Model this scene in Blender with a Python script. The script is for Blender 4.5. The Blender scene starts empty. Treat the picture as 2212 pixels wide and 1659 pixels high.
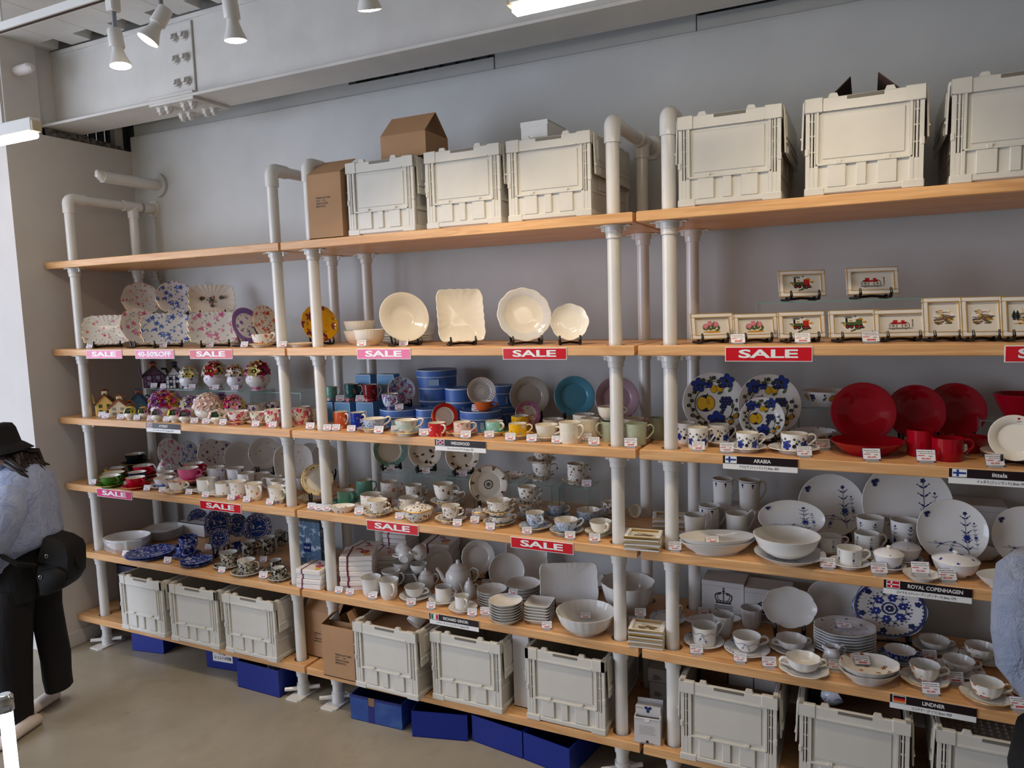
import bpy, bmesh, math, random
import numpy as np
from mathutils import Vector, Matrix, geometry
PI = math.pi
random.seed(7)
scene = bpy.context.scene
COL = scene.collection

# ------------------------------------------------------------------ camera
PW, PH, FPX = 2212.0, 1659.0, 1597.2281
CAM = Vector((2.6219, -2.8478, 2.0321))
YAW, PITCH, ROLL = 0.4487, -0.1025, -0.031
_f = Vector((-math.sin(YAW) * math.cos(PITCH), math.cos(YAW) * math.cos(PITCH), math.sin(PITCH)))
_r0 = Vector((math.cos(YAW), math.sin(YAW), 0)); _u0 = _r0.cross(_f)
CR = _r0 * math.cos(ROLL) + _u0 * math.sin(ROLL)
CU = -_r0 * math.sin(ROLL) + _u0 * math.cos(ROLL)
CF = _f
cd = bpy.data.cameras.new('camera'); cam = bpy.data.objects.new('camera', cd); COL.objects.link(cam)
M = Matrix((CR, CU, -CF)).transposed().to_4x4(); M.translation = CAM
cam.matrix_world = M
cd.sensor_width = 36.0; cd.lens = FPX / PW * 36.0; cd.clip_start = 0.05; cd.clip_end = 100
scene.camera = cam

def lin(c):
    return tuple(((v / 255.0) / 12.92 if v / 255.0 <= 0.04045 else (((v / 255.0) + 0.055) / 1.055) ** 2.4) for v in c[:3])

# ------------------------------------------------------------------ world, lights, exposure
w = bpy.data.worlds.new('world'); scene.world = w; w.use_nodes = True
bg = w.node_tree.nodes['Background']; bg.inputs[0].default_value = (*lin((216, 211, 206)), 1); bg.inputs[1].default_value = 0.235
scene.view_settings.view_transform = 'Standard'; scene.view_settings.look = 'None'
scene.view_settings.exposure = 0.0; scene.view_settings.gamma = 1.0
scene.view_settings.use_curve_mapping = False

def area(name, loc, target, sx, sy, power, col):
    l = bpy.data.lights.new(name, 'AREA'); l.shape = 'RECTANGLE'; l.size = sx; l.size_y = sy
    l.energy = power; l.color = lin(col)
    o = bpy.data.objects.new(name, l); COL.objects.link(o); o.location = loc
    o.rotation_euler = (Vector(target) - Vector(loc)).to_track_quat('-Z', 'Y').to_euler()
    return o
area('window_daylight', (-4.4, -4.4, 1.9), (-0.6, 0.3, 1.8), 5.5, 2.8, 310, (220, 230, 252))

# ------------------------------------------------------------------ geometry helpers
class MB:
    def __init__(s): s.v = []; s.f = []; s.m = []
    def add(s, vs, fs, mi=0, T=None):
        o = len(s.v)
        if T is not None: vs = [tuple(T @ Vector(p)) for p in vs]
        s.v += [tuple(p) for p in vs]
        s.f += [tuple(i + o for i in f) for f in fs]
        s.m += ([mi] * len(fs) if not isinstance(mi, (list, tuple)) else list(mi))
        return s
    def box(s, x0, x1, y0, y1, z0, z1, mi=0, T=None):
        v = [(x0, y0, z0), (x1, y0, z0), (x1, y1, z0), (x0, y1, z0), (x0, y0, z1), (x1, y0, z1), (x1, y1, z1), (x0, y1, z1)]
        return s.add(v, [(0, 3, 2, 1), (4, 5, 6, 7), (0, 1, 5, 4), (1, 2, 6, 5), (2, 3, 7, 6), (3, 0, 4, 7)], mi, T)
    def rbox(s, x0, x1, y0, y1, z0, z1, c=0.003, mi=0, T=None):
        # box with chamfered edges
        v = []; ids = {}
        for ix, X in enumerate((x0, x1)):
            for iy, Y in enumerate((y0, y1)):
                for iz, Z in enumerate((z0, z1)):
                    sx, sy, sz = (1 - 2 * ix) * c, (1 - 2 * iy) * c, (1 - 2 * iz) * c
                    for k, p in enumerate(((X, Y + sy, Z + sz), (X + sx, Y, Z + sz), (X + sx, Y + sy, Z))):
                        ids[(ix, iy, iz, k)] = len(v); v.append(p)
        g = lambda a, b, d, k: ids[(a, b, d, k)]
        fs = []
        for i in (0, 1):
            q = [g(i, 0, 0, 0), g(i, 1, 0, 0), g(i, 1, 1, 0), g(i, 0, 1, 0)]; fs.append(q if i else q[::-1])
            q = [g(0, i, 0, 1), g(1, i, 0, 1), g(1, i, 1, 1), g(0, i, 1, 1)]; fs.append(q[::-1] if i else q)
            q = [g(0, 0, i, 2), g(1, 0, i, 2), g(1, 1, i, 2), g(0, 1, i, 2)]; fs.append(q if i else q[::-1])
        for a in (0, 1):
            for b in (0, 1):
                q = [g(a, b, 0, 0), g(a, b, 0, 1), g(a, b, 1, 1), g(a, b, 1, 0)]; fs.append(q if a == b else q[::-1])
                q = [g(a, 0, b, 0), g(a, 1, b, 0), g(a, 1, b, 2), g(a, 0, b, 2)]; fs.append(q if a != b else q[::-1])
                q = [g(0, a, b, 1), g(1, a, b, 1), g(1, a, b, 2), g(0, a, b, 2)]; fs.append(q if a == b else q[::-1])
                for d in (0, 1):
                    t = [g(a, b, d, 0), g(a, b, d, 1), g(a, b, d, 2)]; fs.append(t if (a + b + d) % 2 else t[::-1])
        return s.add(v, fs, mi, T)
    def radial(s, prof, n=40, out=None, mi=0, T=None, mis=None, wfun=None):
        # prof: list of (t, z); t scaled by outline(theta); t==0 collapses to a centre vertex
        vs = []; rings = []
        for t, z in prof:
            if abs(t) < 1e-9:
                rings.append([len(vs)]); vs.append((0, 0, z))
            else:
                ring = []
                for i in range(n):
                    a = 2 * PI * i / n; k = out(a) if out else 1.0
                    if wfun: k = 1 + (k - 1) * wfun(t)
                    zz = z
                    ring.append(len(vs)); vs.append((t * k * math.cos(a), t * k * math.sin(a), zz))
                rings.append(ring)
        fs = []; ms = []
        for j in range(len(rings) - 1):
            A, B = rings[j], rings[j + 1]; m_ = mis[j] if mis else mi
            for i in range(n):
                i2 = (i + 1) % n
                if len(A) == 1 and len(B) == 1: break
                if len(A) == 1: fs.append((A[0], B[i2], B[i])); ms.append(m_)
                elif len(B) == 1: fs.append((A[i], A[i2], B[0])); ms.append(m_)
                else: fs.append((A[i], A[i2], B[i2], B[i])); ms.append(m_)
        return s.add(vs, fs, ms, T)
    def tube(s, path, r, n=10, caps=True, mi=0, T=None, flat=1.0):
        P = [Vector(p) for p in path]; R = r if isinstance(r, (list, tuple)) else [r] * len(P)
        tg = []
        for i in range(len(P)):
            a = P[max(i - 1, 0)]; b = P[min(i + 1, len(P) - 1)]; tg.append((b - a).normalized())
        ref = Vector((0, 0, 1)) if abs(tg[0].z) < 0.9 else Vector((0, 1, 0))
        u = tg[0].cross(ref).normalized(); vs = []; fs = []
        for i, p in enumerate(P):
            u = (u - tg[i] * u.dot(tg[i])).normalized(); v2 = tg[i].cross(u)
            for k in range(n):
                a = 2 * PI * k / n
                vs.append(tuple(p + (u * math.cos(a) * flat + v2 * math.sin(a)) * R[i]))
        for i in range(len(P) - 1):
            for k in range(n):
                k2 = (k + 1) % n
                fs.append((i * n + k, i * n + k2, (i + 1) * n + k2, (i + 1) * n + k))
        if caps:
            fs.append(tuple(range(n))[::-1]); fs.append(tuple(range((len(P) - 1) * n, len(P) * n)))
        return s.add(vs, fs, mi, T)
    def cyl(s, p0, p1, r, n=16, mi=0, T=None): return s.tube([p0, p1], r, n, True, mi, T)
    def prism(s, poly, z0, z1, mi=0, T=None):
        n = len(poly); vs = [(x, y, z0) for x, y in poly] + [(x, y, z1) for x, y in poly]
        tris = geometry.tessellate_polygon([[Vector((x, y, 0)) for x, y in poly]])
        fs = []
        for t in tris:
            a, b, c = t
            ar = (poly[b][0] - poly[a][0]) * (poly[c][1] - poly[a][1]) - (poly[b][1] - poly[a][1]) * (poly[c][0] - poly[a][0])
            if ar < 0: a, b, c = a, c, b
            fs.append((c, b, a)); fs.append((a + n, b + n, c + n))
        area2 = sum(poly[i][0] * poly[(i + 1) % n][1] - poly[(i + 1) % n][0] * poly[i][1] for i in range(n))
        for i in range(n):
            j = (i + 1) % n
            fs.append((i, j, j + n, i + n) if area2 > 0 else (j, i, i + n, j + n))
        return s.add(vs, fs, mi, T)
    def loft(s, rings, caps=True, mi=0, T=None):
        n = len(rings[0]); vs = [p for r in rings for p in r]; fs = []
        for j in range(len(rings) - 1):
            for i in range(n):
                i2 = (i + 1) % n
                fs.append((j * n + i, j * n + i2, (j + 1) * n + i2, (j + 1) * n + i))
        if caps: fs.append(tuple(range(n))[::-1]); fs.append(tuple(range((len(rings) - 1) * n, len(rings) * n)))
        return s.add(vs, fs, mi, T)
    def mesh(s, name, mats, smooth=35):
        me = bpy.data.meshes.new(name); me.from_pydata(s.v, [], s.f)
        for m_ in (mats if isinstance(mats, (list, tuple)) else [mats]): me.materials.append(m_)
        me.polygons.foreach_set('material_index', s.m)
        if smooth:
            me.polygons.foreach_set('use_smooth', [True] * len(s.f))
            me.set_sharp_from_angle(angle=math.radians(smooth))
        me.update()
        return me
    def build(s, name, mats, parent=None, smooth=35, loc=None):
        return obj(name, s.mesh(name, mats, smooth), parent, loc)

def obj(name, me, parent=None, loc=None, rot=None):
    o = bpy.data.objects.new(name, me); COL.objects.link(o)
    if parent: o.parent = parent
    if loc: o.location = loc
    if rot: o.rotation_euler = rot
    return o
def tag(o, label, cat, group=None):
    o['label'] = label; o['category'] = cat
    if group: o['group'] = group
    return o
def thing(name, label, cat, loc=(0, 0, 0), rz=0.0, group=None):
    o = bpy.data.objects.new(name, None); COL.objects.link(o); o.empty_display_size = 0.05
    o.location = loc; o.rotation_euler = (0, 0, rz)
    return tag(o, label, cat, group)
def struct(o): o['kind'] = 'structure'; return o
def copy_tree(o, parent=None):
    c = o.copy(); COL.objects.link(c); c.parent = parent
    for ch in o.children: copy_tree(ch, c)
    return c

# pixel of the photograph -> ray; real positions are then taken on a known plane of the room
def ray(px, py): return CF + CR * ((px - PW / 2) / FPX) + CU * ((PH / 2 - py) / FPX)
def onz(px, py, z): d = ray(px, py); return CAM + d * ((z - CAM.z) / d.z)
def ony(px, py, y): d = ray(px, py); return CAM + d * ((y - CAM.y) / d.y)
def onx(px, py, x): d = ray(px, py); return CAM + d * ((x - CAM.x) / d.x)
def dep(P): return (Vector(P) - CAM).dot(CF)

# ------------------------------------------------------------------ materials
class E:
    def __init__(s, b, k): s.b = b; s.k = k
    def _m(s, op, *o):
        nd = s.b.nt.nodes.new('ShaderNodeMath'); nd.operation = op
        for i, q in enumerate((s,) + o):
            q = q.k if isinstance(q, E) else q
            if isinstance(q, (int, float)): nd.inputs[i].default_value = q
            else: s.b.nt.links.new(q, nd.inputs[i])
        return E(s.b, nd.outputs[0])
    def __add__(s, o): return s._m('ADD', o)
    __radd__ = __add__
    def __sub__(s, o): return s._m('SUBTRACT', o)
    def __rsub__(s, o): return (s * -1) + o
    def __mul__(s, o): return s._m('MULTIPLY', o)
    __rmul__ = __mul__
    def __truediv__(s, o): return s._m('DIVIDE', o)
    def __lt__(s, o): return s._m('LESS_THAN', o)
    def __gt__(s, o): return s._m('GREATER_THAN', o)
    def sqrt(s): return s._m('SQRT')
    def abs(s): return s._m('ABSOLUTE')
    def sin(s): return s._m('SINE')
    def cos(s): return s._m('COSINE')
    def frac(s): return s._m('FRACT')
    def max(s, o): return s._m('MAXIMUM', o)
    def min(s, o): return s._m('MINIMUM', o)
    def atan2(s, o): return s._m('ARCTAN2', o)
    def ramp(s, a, b_): # 0..1 between a and b
        nd = s.b.nt.nodes.new('ShaderNodeMapRange'); s.b.nt.links.new(s.k, nd.inputs[0])
        nd.inputs[1].default_value = a; nd.inputs[2].default_value = b_
        return E(s.b, nd.outputs[0])
class B:
    def __init__(s, nt):
        s.nt = nt; tc = nt.nodes.new('ShaderNodeTexCoord'); s.P = tc.outputs['Object']; s.G = tc.outputs['Generated']
        sp = nt.nodes.new('ShaderNodeSeparateXYZ'); nt.links.new(s.P, sp.inputs[0])
        s.x, s.y, s.z = (E(s, sp.outputs[i]) for i in range(3))
        s.r = (s.x * s.x + s.y * s.y).sqrt(); s.th = s.y.atan2(s.x)
        s.rnd = None
    def scl(s, sx, sy, sz, off=None):
        mp = s.nt.nodes.new('ShaderNodeMapping'); s.nt.links.new(s.P, mp.inputs[0])
        mp.inputs['Scale'].default_value = (sx, sy, sz)
        if off: 
            oi = s.nt.nodes.new('ShaderNodeObjectInfo'); cm = s.nt.nodes.new('ShaderNodeCombineXYZ')
            e = E(s, oi.outputs['Random']) * off
            for i in range(3): s.nt.links.new(e.k, cm.inputs[i])
            s.nt.links.new(cm.outputs[0], mp.inputs['Location'])
        return mp.outputs[0]
    def noise(s, scale=5, detail=2, vec=None, rough=0.5, dist=0.0):
        nd = s.nt.nodes.new('ShaderNodeTexNoise'); nd.inputs['Scale'].default_value = scale
        nd.inputs['Detail'].default_value = detail; nd.inputs['Roughness'].default_value = rough; nd.inputs['Distortion'].default_value = dist
        s.nt.links.new(vec if vec is not None else s.P, nd.inputs['Vector'])
        return E(s, nd.outputs[0])
    def vor(s, scale=5, vec=None, feat='F1', rnd=1.0):
        nd = s.nt.nodes.new('ShaderNodeTexVoronoi'); nd.feature = feat; nd.inputs['Scale'].default_value = scale
        nd.inputs['Randomness'].default_value = rnd
        s.nt.links.new(vec if vec is not None else s.P, nd.inputs['Vector'])
        sp = s.nt.nodes.new('ShaderNodeSeparateColor'); s.nt.links.new(nd.outputs['Color'], sp.inputs[0])
        return E(s, nd.outputs['Distance']), E(s, sp.outputs[0]), E(s, sp.outputs[1])
    def petal(s, scale):
        # direction from the nearest blossom centre, for petal outlines
        nd = s.nt.nodes.new('ShaderNodeTexVoronoi'); nd.inputs['Scale'].default_value = scale; s.nt.links.new(s.P, nd.inputs['Vector'])
        sb = s.nt.nodes.new('ShaderNodeVectorMath'); sb.operation = 'SUBTRACT'; s.nt.links.new(s.P, sb.inputs[0]); s.nt.links.new(nd.outputs['Position'], sb.inputs[1])
        sp = s.nt.nodes.new('ShaderNodeSeparateXYZ'); s.nt.links.new(sb.outputs[0], sp.inputs[0])
        x, y, z = (E(s, sp.outputs[i]) for i in range(3)); return (y + z).atan2(x)
    def mix(s, fac, a, b_):
        nd = s.nt.nodes.new('ShaderNodeMix'); nd.data_type = 'RGBA'
        for i, q in ((0, fac), (6, a), (7, b_)):
            q = q.k if isinstance(q, E) else q
            if isinstance(q, tuple): nd.inputs[i].default_value = (*lin(q), 1)
            elif isinstance(q, (int, float)): nd.inputs[i].default_value = q
            else: s.nt.links.new(q, nd.inputs[i])
        return nd.outputs[2]
    def bump(s, h, strength=0.3, dist=0.01):
        nd = s.nt.nodes.new('ShaderNodeBump'); nd.inputs['Strength'].default_value = strength; nd.inputs['Distance'].default_value = dist
        s.nt.links.new(h.k, nd.inputs['Height']); return nd.outputs[0]
MATS = {}
def mat(name, col=(200, 200, 200), rough=0.5, metal=0.0, fn=None, coat=0.0, trans=0.0, alpha=1.0, emit=None, es=0.0, ior=1.45, spec=None, sheen=0.0):
    if name in MATS: return MATS[name]
    m_ = bpy.data.materials.new(name); m_.use_nodes = True; nt = m_.node_tree; p = nt.nodes['Principled BSDF']
    p.inputs['Base Color'].default_value = (*lin(col), 1); p.inputs['Roughness'].default_value = rough
    p.inputs['Metallic'].default_value = metal; p.inputs['Coat Weight'].default_value = coat; p.inputs['IOR'].default_value = ior
    p.inputs['Coat Roughness'].default_value = 0.05
    p.inputs['Transmission Weight'].default_value = trans; p.inputs['Alpha'].default_value = alpha
    if sheen: p.inputs['Sheen Weight'].default_value = sheen
    if spec is not None: p.inputs['Specular IOR Level'].default_value = spec
    if emit: p.inputs['Emission Color'].default_value = (*lin(emit), 1); p.inputs['Emission Strength'].default_value = es
    if fn:
        b = B(nt); out = fn(b)
        if isinstance(out, dict):
            for k, q in out.items():
                nt.links.new(q.k if isinstance(q, E) else q, p.inputs[k])
        else: nt.links.new(out, p.inputs['Base Color'])
    MATS[name] = m_
    return m_

def f_paint(c1, c2, sc=3.0):
    def f(b):
        n = b.noise(sc, 4)
        return {'Base Color': b.mix(n.ramp(0.3, 0.7), c1, c2), 'Normal': b.bump(b.noise(220, 2), 0.04, 0.002)}
    return f
def f_wood(b):
    v = b.scl(1.2, 26, 26, 40.0); g = b.noise(3.0, 5, v, 0.6, 0.6)
    v2 = b.scl(0.5, 5, 5, 17.0); big = b.noise(2.0, 3, v2, 0.5, 1.5)
    ring = (big * 26).sin().ramp(-0.2, 1.0)
    kd, kr, _ = b.vor(3.2, b.scl(0.55, 1, 1, 9.0)); kn = (kd < 0.05) * (kr > 0.55)
    c = b.mix(g.ramp(0.35, 0.7), (232, 184, 130), (212, 158, 102))
    c = b.mix(ring * 0.35, c, (194, 134, 80))
    c = b.mix(kn * 0.7, c, (120, 74, 44))
    return {'Base Color': c, 'Roughness': g.ramp(0.2, 0.8) * 0.15 + 0.32, 'Normal': b.bump(g, 0.06, 0.002)}
def f_floor(b):
    n1 = b.noise(0.9, 5, None, 0.6, 0.8); n2 = b.noise(5, 6, None, 0.65, 0.4); sp = b.noise(14, 3, b.scl(1, 0.45, 1)); 
    c = b.mix(n1.ramp(0.32, 0.68), (168, 158, 138), (144, 135, 118))
    c = b.mix(n2.ramp(0.5, 0.8) * 0.45, c, (128, 118, 102))
    c = b.mix((sp > 0.73) * 0.55, c, (88, 80, 70))
    return {'Base Color': c, 'Roughness': n2 * 0.18 + 0.26, 'Normal': b.bump(n2, 0.05, 0.004)}
M_WALL = mat('wall_paint', (206, 203, 204), 0.75, fn=f_paint((204, 206, 205), (195, 197, 196)))
M_WALL2 = mat('side_wall_paint', (214, 209, 203), 0.75, fn=f_paint((216, 211, 205), (208, 202, 196)))
M_STEEL = mat('white_steel_paint', (212, 210, 205), 0.42, fn=f_paint((214, 212, 207), (204, 202, 197), 6))
M_FLOOR = mat('polished_concrete', fn=f_floor)
M_WOOD = mat('beech_board', fn=f_wood)
M_POLE = mat('white_gloss_pipe', (226, 224, 218), 0.16, fn=f_paint((228, 226, 220), (222, 219, 213), 8))
M_DARK = mat('dark_void', (26, 27, 28), 0.9)
M_BLACK = mat('black_plastic', (14, 14, 15), 0.32)
M_CONC = mat('rough_concrete', (110, 104, 98), 0.95, fn=lambda b: {'Base Color': b.mix(b.noise(40, 6).ramp(0.3, 0.7), (150, 142, 134), (70, 66, 62)), 'Normal': b.bump(b.noise(60, 6), 0.9, 0.02)})

# ------------------------------------------------------------------ the setting
ZL = {0: 0.0, 1: 2.3894, 2: 1.8681, 3: 1.4518, 4: 1.0382, 5: 0.6177, 6: 0.1962}
BT = 0.040; BD = 0.585; WALLY = 0.66; LWX = -1.845; CEIL = 3.68
fl = MB().box(-7, 7, -6, 1.2, -0.08, 0.0).build('floor', M_FLOOR, smooth=0); struct(fl)
wb = MB().box(LWX, 7, WALLY, WALLY + 0.1, 0, 3.24).build('wall_back', M_WALL, smooth=0); struct(wb)
# band of panelling above the wall, set a touch back, with joints
tb = MB().box(-1.84, -.05, WALLY + 0.03, WALLY + 0.1, 3.245, 3.46); tb.box(-.05, .87, WALLY + 0.03, WALLY + 0.1, 3.245, 3.316)
tb.box(.88, 1.90, WALLY + 0.028, WALLY + 0.1, 3.245, 3.46); tb.box(1.905, 7, WALLY + 0.03, WALLY + 0.1, 3.245, 3.32)
struct(tb.build('wall_upper_band', M_WALL, smooth=0))
struct(MB().rbox(-1.84, 7, WALLY - 0.004, WALLY + 0.05, 3.232, 3.244, 0.002).build('trim_1', M_WALL, smooth=0))
wl = MB().box(-5.2, LWX, -0.155, WALLY + 0.1, 0, 3.149).build('wall_left', M_WALL2, smooth=0); struct(wl)
bl = MB().rbox(LWX + .0005, LWX + 0.012, -0.167, WALLY, 0, 0.095, 0.003); bl.rbox(-5.2, LWX + 0.012, -0.167, -0.1555, 0, 0.095, 0.003)
struct(bl.build('baseboard_left', mat('baseboard_paint', (212, 208, 203), 0.45), smooth=0))
struct(MB().rbox(LWX + 0.013, 7, WALLY - 0.012, WALLY, 0, 0.095, 0.003).build('baseboard_back', MATS['baseboard_paint'], smooth=0))
# column and broken plaster above the left wall
wc = MB().box(-5.2, -1.90, -0.13, 0.10, 3.149, CEIL); wc.box(-5.2, -1.921, 0.10, 0.24, 3.225, CEIL); struct(wc.build('wall_column', M_WALL2, smooth=0))
rub = MB(); random.seed(3); n = 40; pr_ = []
for i in range(n + 1):
    y = 0.10 + (WALLY - 0.10) * i / n; pr_.append((y, 3.147 + (0.055 + 0.05 * random.random()) * (1 - 0.75 * i / n)))
for k, xx in enumerate((-1.86, -1.97)):
    pass
vs = [(-1.862, y, 3.14) for y, z in pr_] + [(-1.866 - 0.03 * random.random(), y, z) for y, z in pr_] + [(-2.05, y + 0.01, z - 0.01) for y, z in pr_]
fs = [(i, i + 1, n + 2 + i, n + 1 + i) for i in range(n)] + [(n + 1 + i, n + 2 + i, 2 * n + 3 + i, 2 * n + 2 + i) for i in range(n)]
struct(MB().add(vs, fs).build('wall_broken_plaster', M_CONC, smooth=0))
cor = MB()
for i in range(16):
    y = 0.05 + i * 0.065; cor.box(-2.32, -2.30, y, y + 0.032, 3.149, CEIL); cor.box(-2.34, -2.33, y + 0.032, y + 0.065, 3.149, CEIL)
struct(cor.build('wall_corrugated', mat('grey_sheet', (92, 98, 104), 0.6), smooth=0))
cb = MB()
for i in range(90):
    x = -2.3 + i * 0.1; cb.box(x, x + 0.05, WALLY + 0.20, WALLY + 0.22, 3.2, CEIL); cb.box(x + 0.05, x + 0.1, WALLY + 0.22, WALLY + 0.24, 3.2, CEIL)
struct(cb.build('wall_corrugated_back', MATS['grey_sheet'], smooth=0))
struct(MB().box(-2.0, -1.955, WALLY - 0.03, WALLY + 0.03, 3.149, 3.5).build('trim_2', M_WALL2, smooth=0))
# ceiling: ribbed deck running towards the wall, open rib ends above the beam
ce = MB(); ce.box(-7, 7, -6, 1.2, CEIL + 0.075, CEIL + 0.1)
struct(ce.build('ceiling', M_STEEL, smooth=0))
deck = MB()
for i in range(24):
    x = -3.2 + i * 0.30
    poly = [(x, CEIL), (x + 0.17, CEIL), (x + 0.20, CEIL + 0.075), (x + 0.30, CEIL + 0.075), (x + 0.30, CEIL + 0.08), (x + 0.195, CEIL + 0.08), (x + 0.165, CEIL + 0.004), (x, CEIL + 0.004)]
    T = Matrix(((1, 0, 0, 0), (0, 0, 1, 0), (0, 1, 0, 0), (0, 0, 0, 1)))
    deck.prism(poly, -6, 0.20, 0, T)
     
    deck.add([(x + 0.17, 0.02, CEIL), (x + 0.30, 0.02, CEIL), (x + 0.30, -0.25, CEIL), (x + 0.17, -0.25, CEIL)][0:0], [])
    deck.box(x + 0.17, x + 0.30, -6, 0.085, CEIL - 0.001, CEIL + 0.001)
struct(deck.build('ceiling_deck', M_STEEL, smooth=0))
# steel I-beam with its bolted splice
ZB = 3.205; YB0, YB1, YW = 0.10, 0.35, 0.215
bm_ = MB(); bm_.rbox(-1.92, 7, YB0, YB1, ZB, ZB + 0.016, 0.002); bm_.box(-1.92, 7, YW, YW + 0.012, ZB + 0.016, CEIL - 0.03); bm_.rbox(-1.92, 7, YW - .01, YB1, CEIL - 0.03, CEIL - 0.005, 0.002)
struct(bm_.build('ceiling_beam', M_STEEL, smooth=0))
beam = bpy.data.objects['ceiling_beam']
MB().rbox(-0.98, -0.715, YW - 0.012, YW, 3.265, 3.640, 0.002).build('splice_plate', M_STEEL, beam, 0)
MB().rbox(-0.96, -0.62, YB0 - 0.002, YB1 + 0.002, ZB - 0.016, ZB, 0.002).build('splice_plate', M_STEEL, beam, 0)
MB().rbox(-0.96, -0.62, YB0 - 0.004, YB0 + 0.09, ZB + 0.016, ZB + 0.03, 0.002).build('splice_plate', M_STEEL, beam, 0)
hexm = MB(); hexm.cyl((0, 0, 0), (0, 0, 0.006), 0.026, 18); hexm.cyl((0, 0, 0.006), (0, 0, 0.024), 0.022, 6); hexm.cyl((0, 0, 0.024), (0, 0, 0.038), 0.013, 12)
hex_me = hexm.mesh('bolt', M_STEEL, 30)
for bx in (-0.925, -0.855, -0.79, -0.735):
    pass
for bz in (3.565, 3.45, 3.325):
    for bx in (-0.84, -0.765):
        obj('bolt', hex_me, beam, (bx, YW - 0.012, bz), (PI / 2, 0, 0))
for bx in (-0.92, -0.86, -0.735, -0.675):
    for by in (0.145, 0.29):
        obj('bolt', hex_me, beam, (bx, by, ZB - 0.016), (PI, 0, 0))
# capped pipe ends and a wall outlet
t = thing('cut_pipe', 'white painted cut-off pipe sticking out of the wall above the left bay', 'pipe', (-1.60, WALLY, 2.905))
MB().tube([(0, 0, 0), (0, -0.41, 0.0)], 0.036, 20).build('pipe', M_POLE, t)
MB().cyl((0, 0, 0), (0, -0.02, 0), 0.075, 24).build('wall_collar', M_WALL, t)
MB().tube([(0, -0.405, 0.0), (0.004, -0.435, 0.012), (0.01, -0.45, 0.03)], [0.034, 0.026, 0.008], 9).build('torn_wrap', M_POLE, t)
MB().cyl((0, -0.22, 0), (0, -0.226, 0), 0.0375, 20).build('tape_band', M_POLE, t)
t = thing('power_outlet', 'white double wall socket under the top board in the left corner', 'outlet', (-1.70, WALLY, 2.325))
MB().rbox(-0.06, 0.06, -0.009, 0, -0.036, 0.036, 0.003).build('plate', mat('outlet_plastic', (205, 200, 196), 0.4), t, 0)
for dx in (-0.03, 0.03):
    for dz in (-0.012, 0.012): MB().box(dx - 0.006, dx - 0.003, -0.0095, -0.008, dz - 0.005, dz + 0.005).box(dx + 0.003, dx + 0.006, -0.0095, -0.008, dz - 0.005, dz + 0.005).build('slot', M_BLACK, t, 0)
t = thing('ceiling_conduit', 'short rounded pipe stub high on the column beside the beam', 'pipe', (-1.93, -0.02, 3.50))
MB().tube([(-0.02, 0, 0), (0.16, 0, 0.0), (0.185, 0, -0.004)], [0.03, 0.03, 0.012], 14).build('pipe', M_WALL2, t)

# ------------------------------------------------------------------ shelving
BAYS = {'A': (LWX + 0.006, -0.008), 'B': (0.008, 1.792), 'C': (1.808, 3.60)}
POLES = {'A': (-1.6705, -0.085), 'B': (0.1495, 1.6947), 'C': (1.9194, 3.46)}
YF, YK = 0.068, 0.50; PR = 0.0275; HR = 0.0395
def board_mesh(x0, x1, holes, name):
    ox = (x0 + x1) / 2; L = (x1 - x0) / 2; c = 0.003
    def loop(z, ins): return [(-L + ins, ins, z), (L - ins, ins, z), (L - ins, BD - ins, z), (-L + ins, BD - ins, z)]
    nh = 28; hs = [[(hx - ox + HR * math.cos(2 * PI * k / nh), hy + HR * math.sin(2 * PI * k / nh)) for k in range(nh)] for hx, hy in holes]
    m_ = MB()
    for z, up in ((0.0, True), (-BT, False)):
        lo = loop(z, c); polys = [[Vector(p) for p in lo]] + [[Vector((x, y, z)) for x, y in h] for h in hs]
        vs = [tuple(p) for pl in polys for p in pl]; tr = geometry.tessellate_polygon(polys); fs = []
        for a, b_, d in tr:
            ar = (vs[b_][0] - vs[a][0]) * (vs[d][1] - vs[a][1]) - (vs[b_][1] - vs[a][1]) * (vs[d][0] - vs[a][0])
            fs.append((a, b_, d) if (ar > 0) == up else (a, d, b_))
        m_.add(vs, fs)
    rings = [loop(0, c), loop(-c, 0), loop(-BT + c, 0), loop(-BT, c)]
    vs = [p for r in rings for p in r]; fs = []
    for j in range(3):
        for i in range(4): i2 = (i + 1) % 4; fs.append((j * 4 + i, (j + 1) * 4 + i, (j + 1) * 4 + i2, j * 4 + i2))
    m_.add(vs, fs)
    for h in hs:
        vs = [(x, y, 0) for x, y in h] + [(x, y, -BT) for x, y in h]
        m_.add(vs, [(i, (i + 1) % nh, nh + (i + 1) % nh, nh + i) for i in range(nh)])
    return m_.mesh(name, M_WOOD, 0), ox
LEVW = {1: 'top', 2: 'second from top', 3: 'third from top', 4: 'fourth from top', 5: 'fifth from top', 6: 'lowest'}
BAYW = {'A': 'left bay by the side wall', 'B': 'middle bay', 'C': 'right bay'}
for bay, (x0, x1) in BAYS.items():
    me, ox = board_mesh(x0, x1, [(px, y) for px in POLES[bay] for y in (YF, YK)], 'shelf_board')
    for lv in range(1, 7):
        o = obj('shelf_board', me, None, (ox, 0, ZL[lv]))
        tag(o, '%s beech shelf board of the %s' % (LEVW[lv], BAYW[bay]), 'shelf', 'beech shelf boards')
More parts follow.
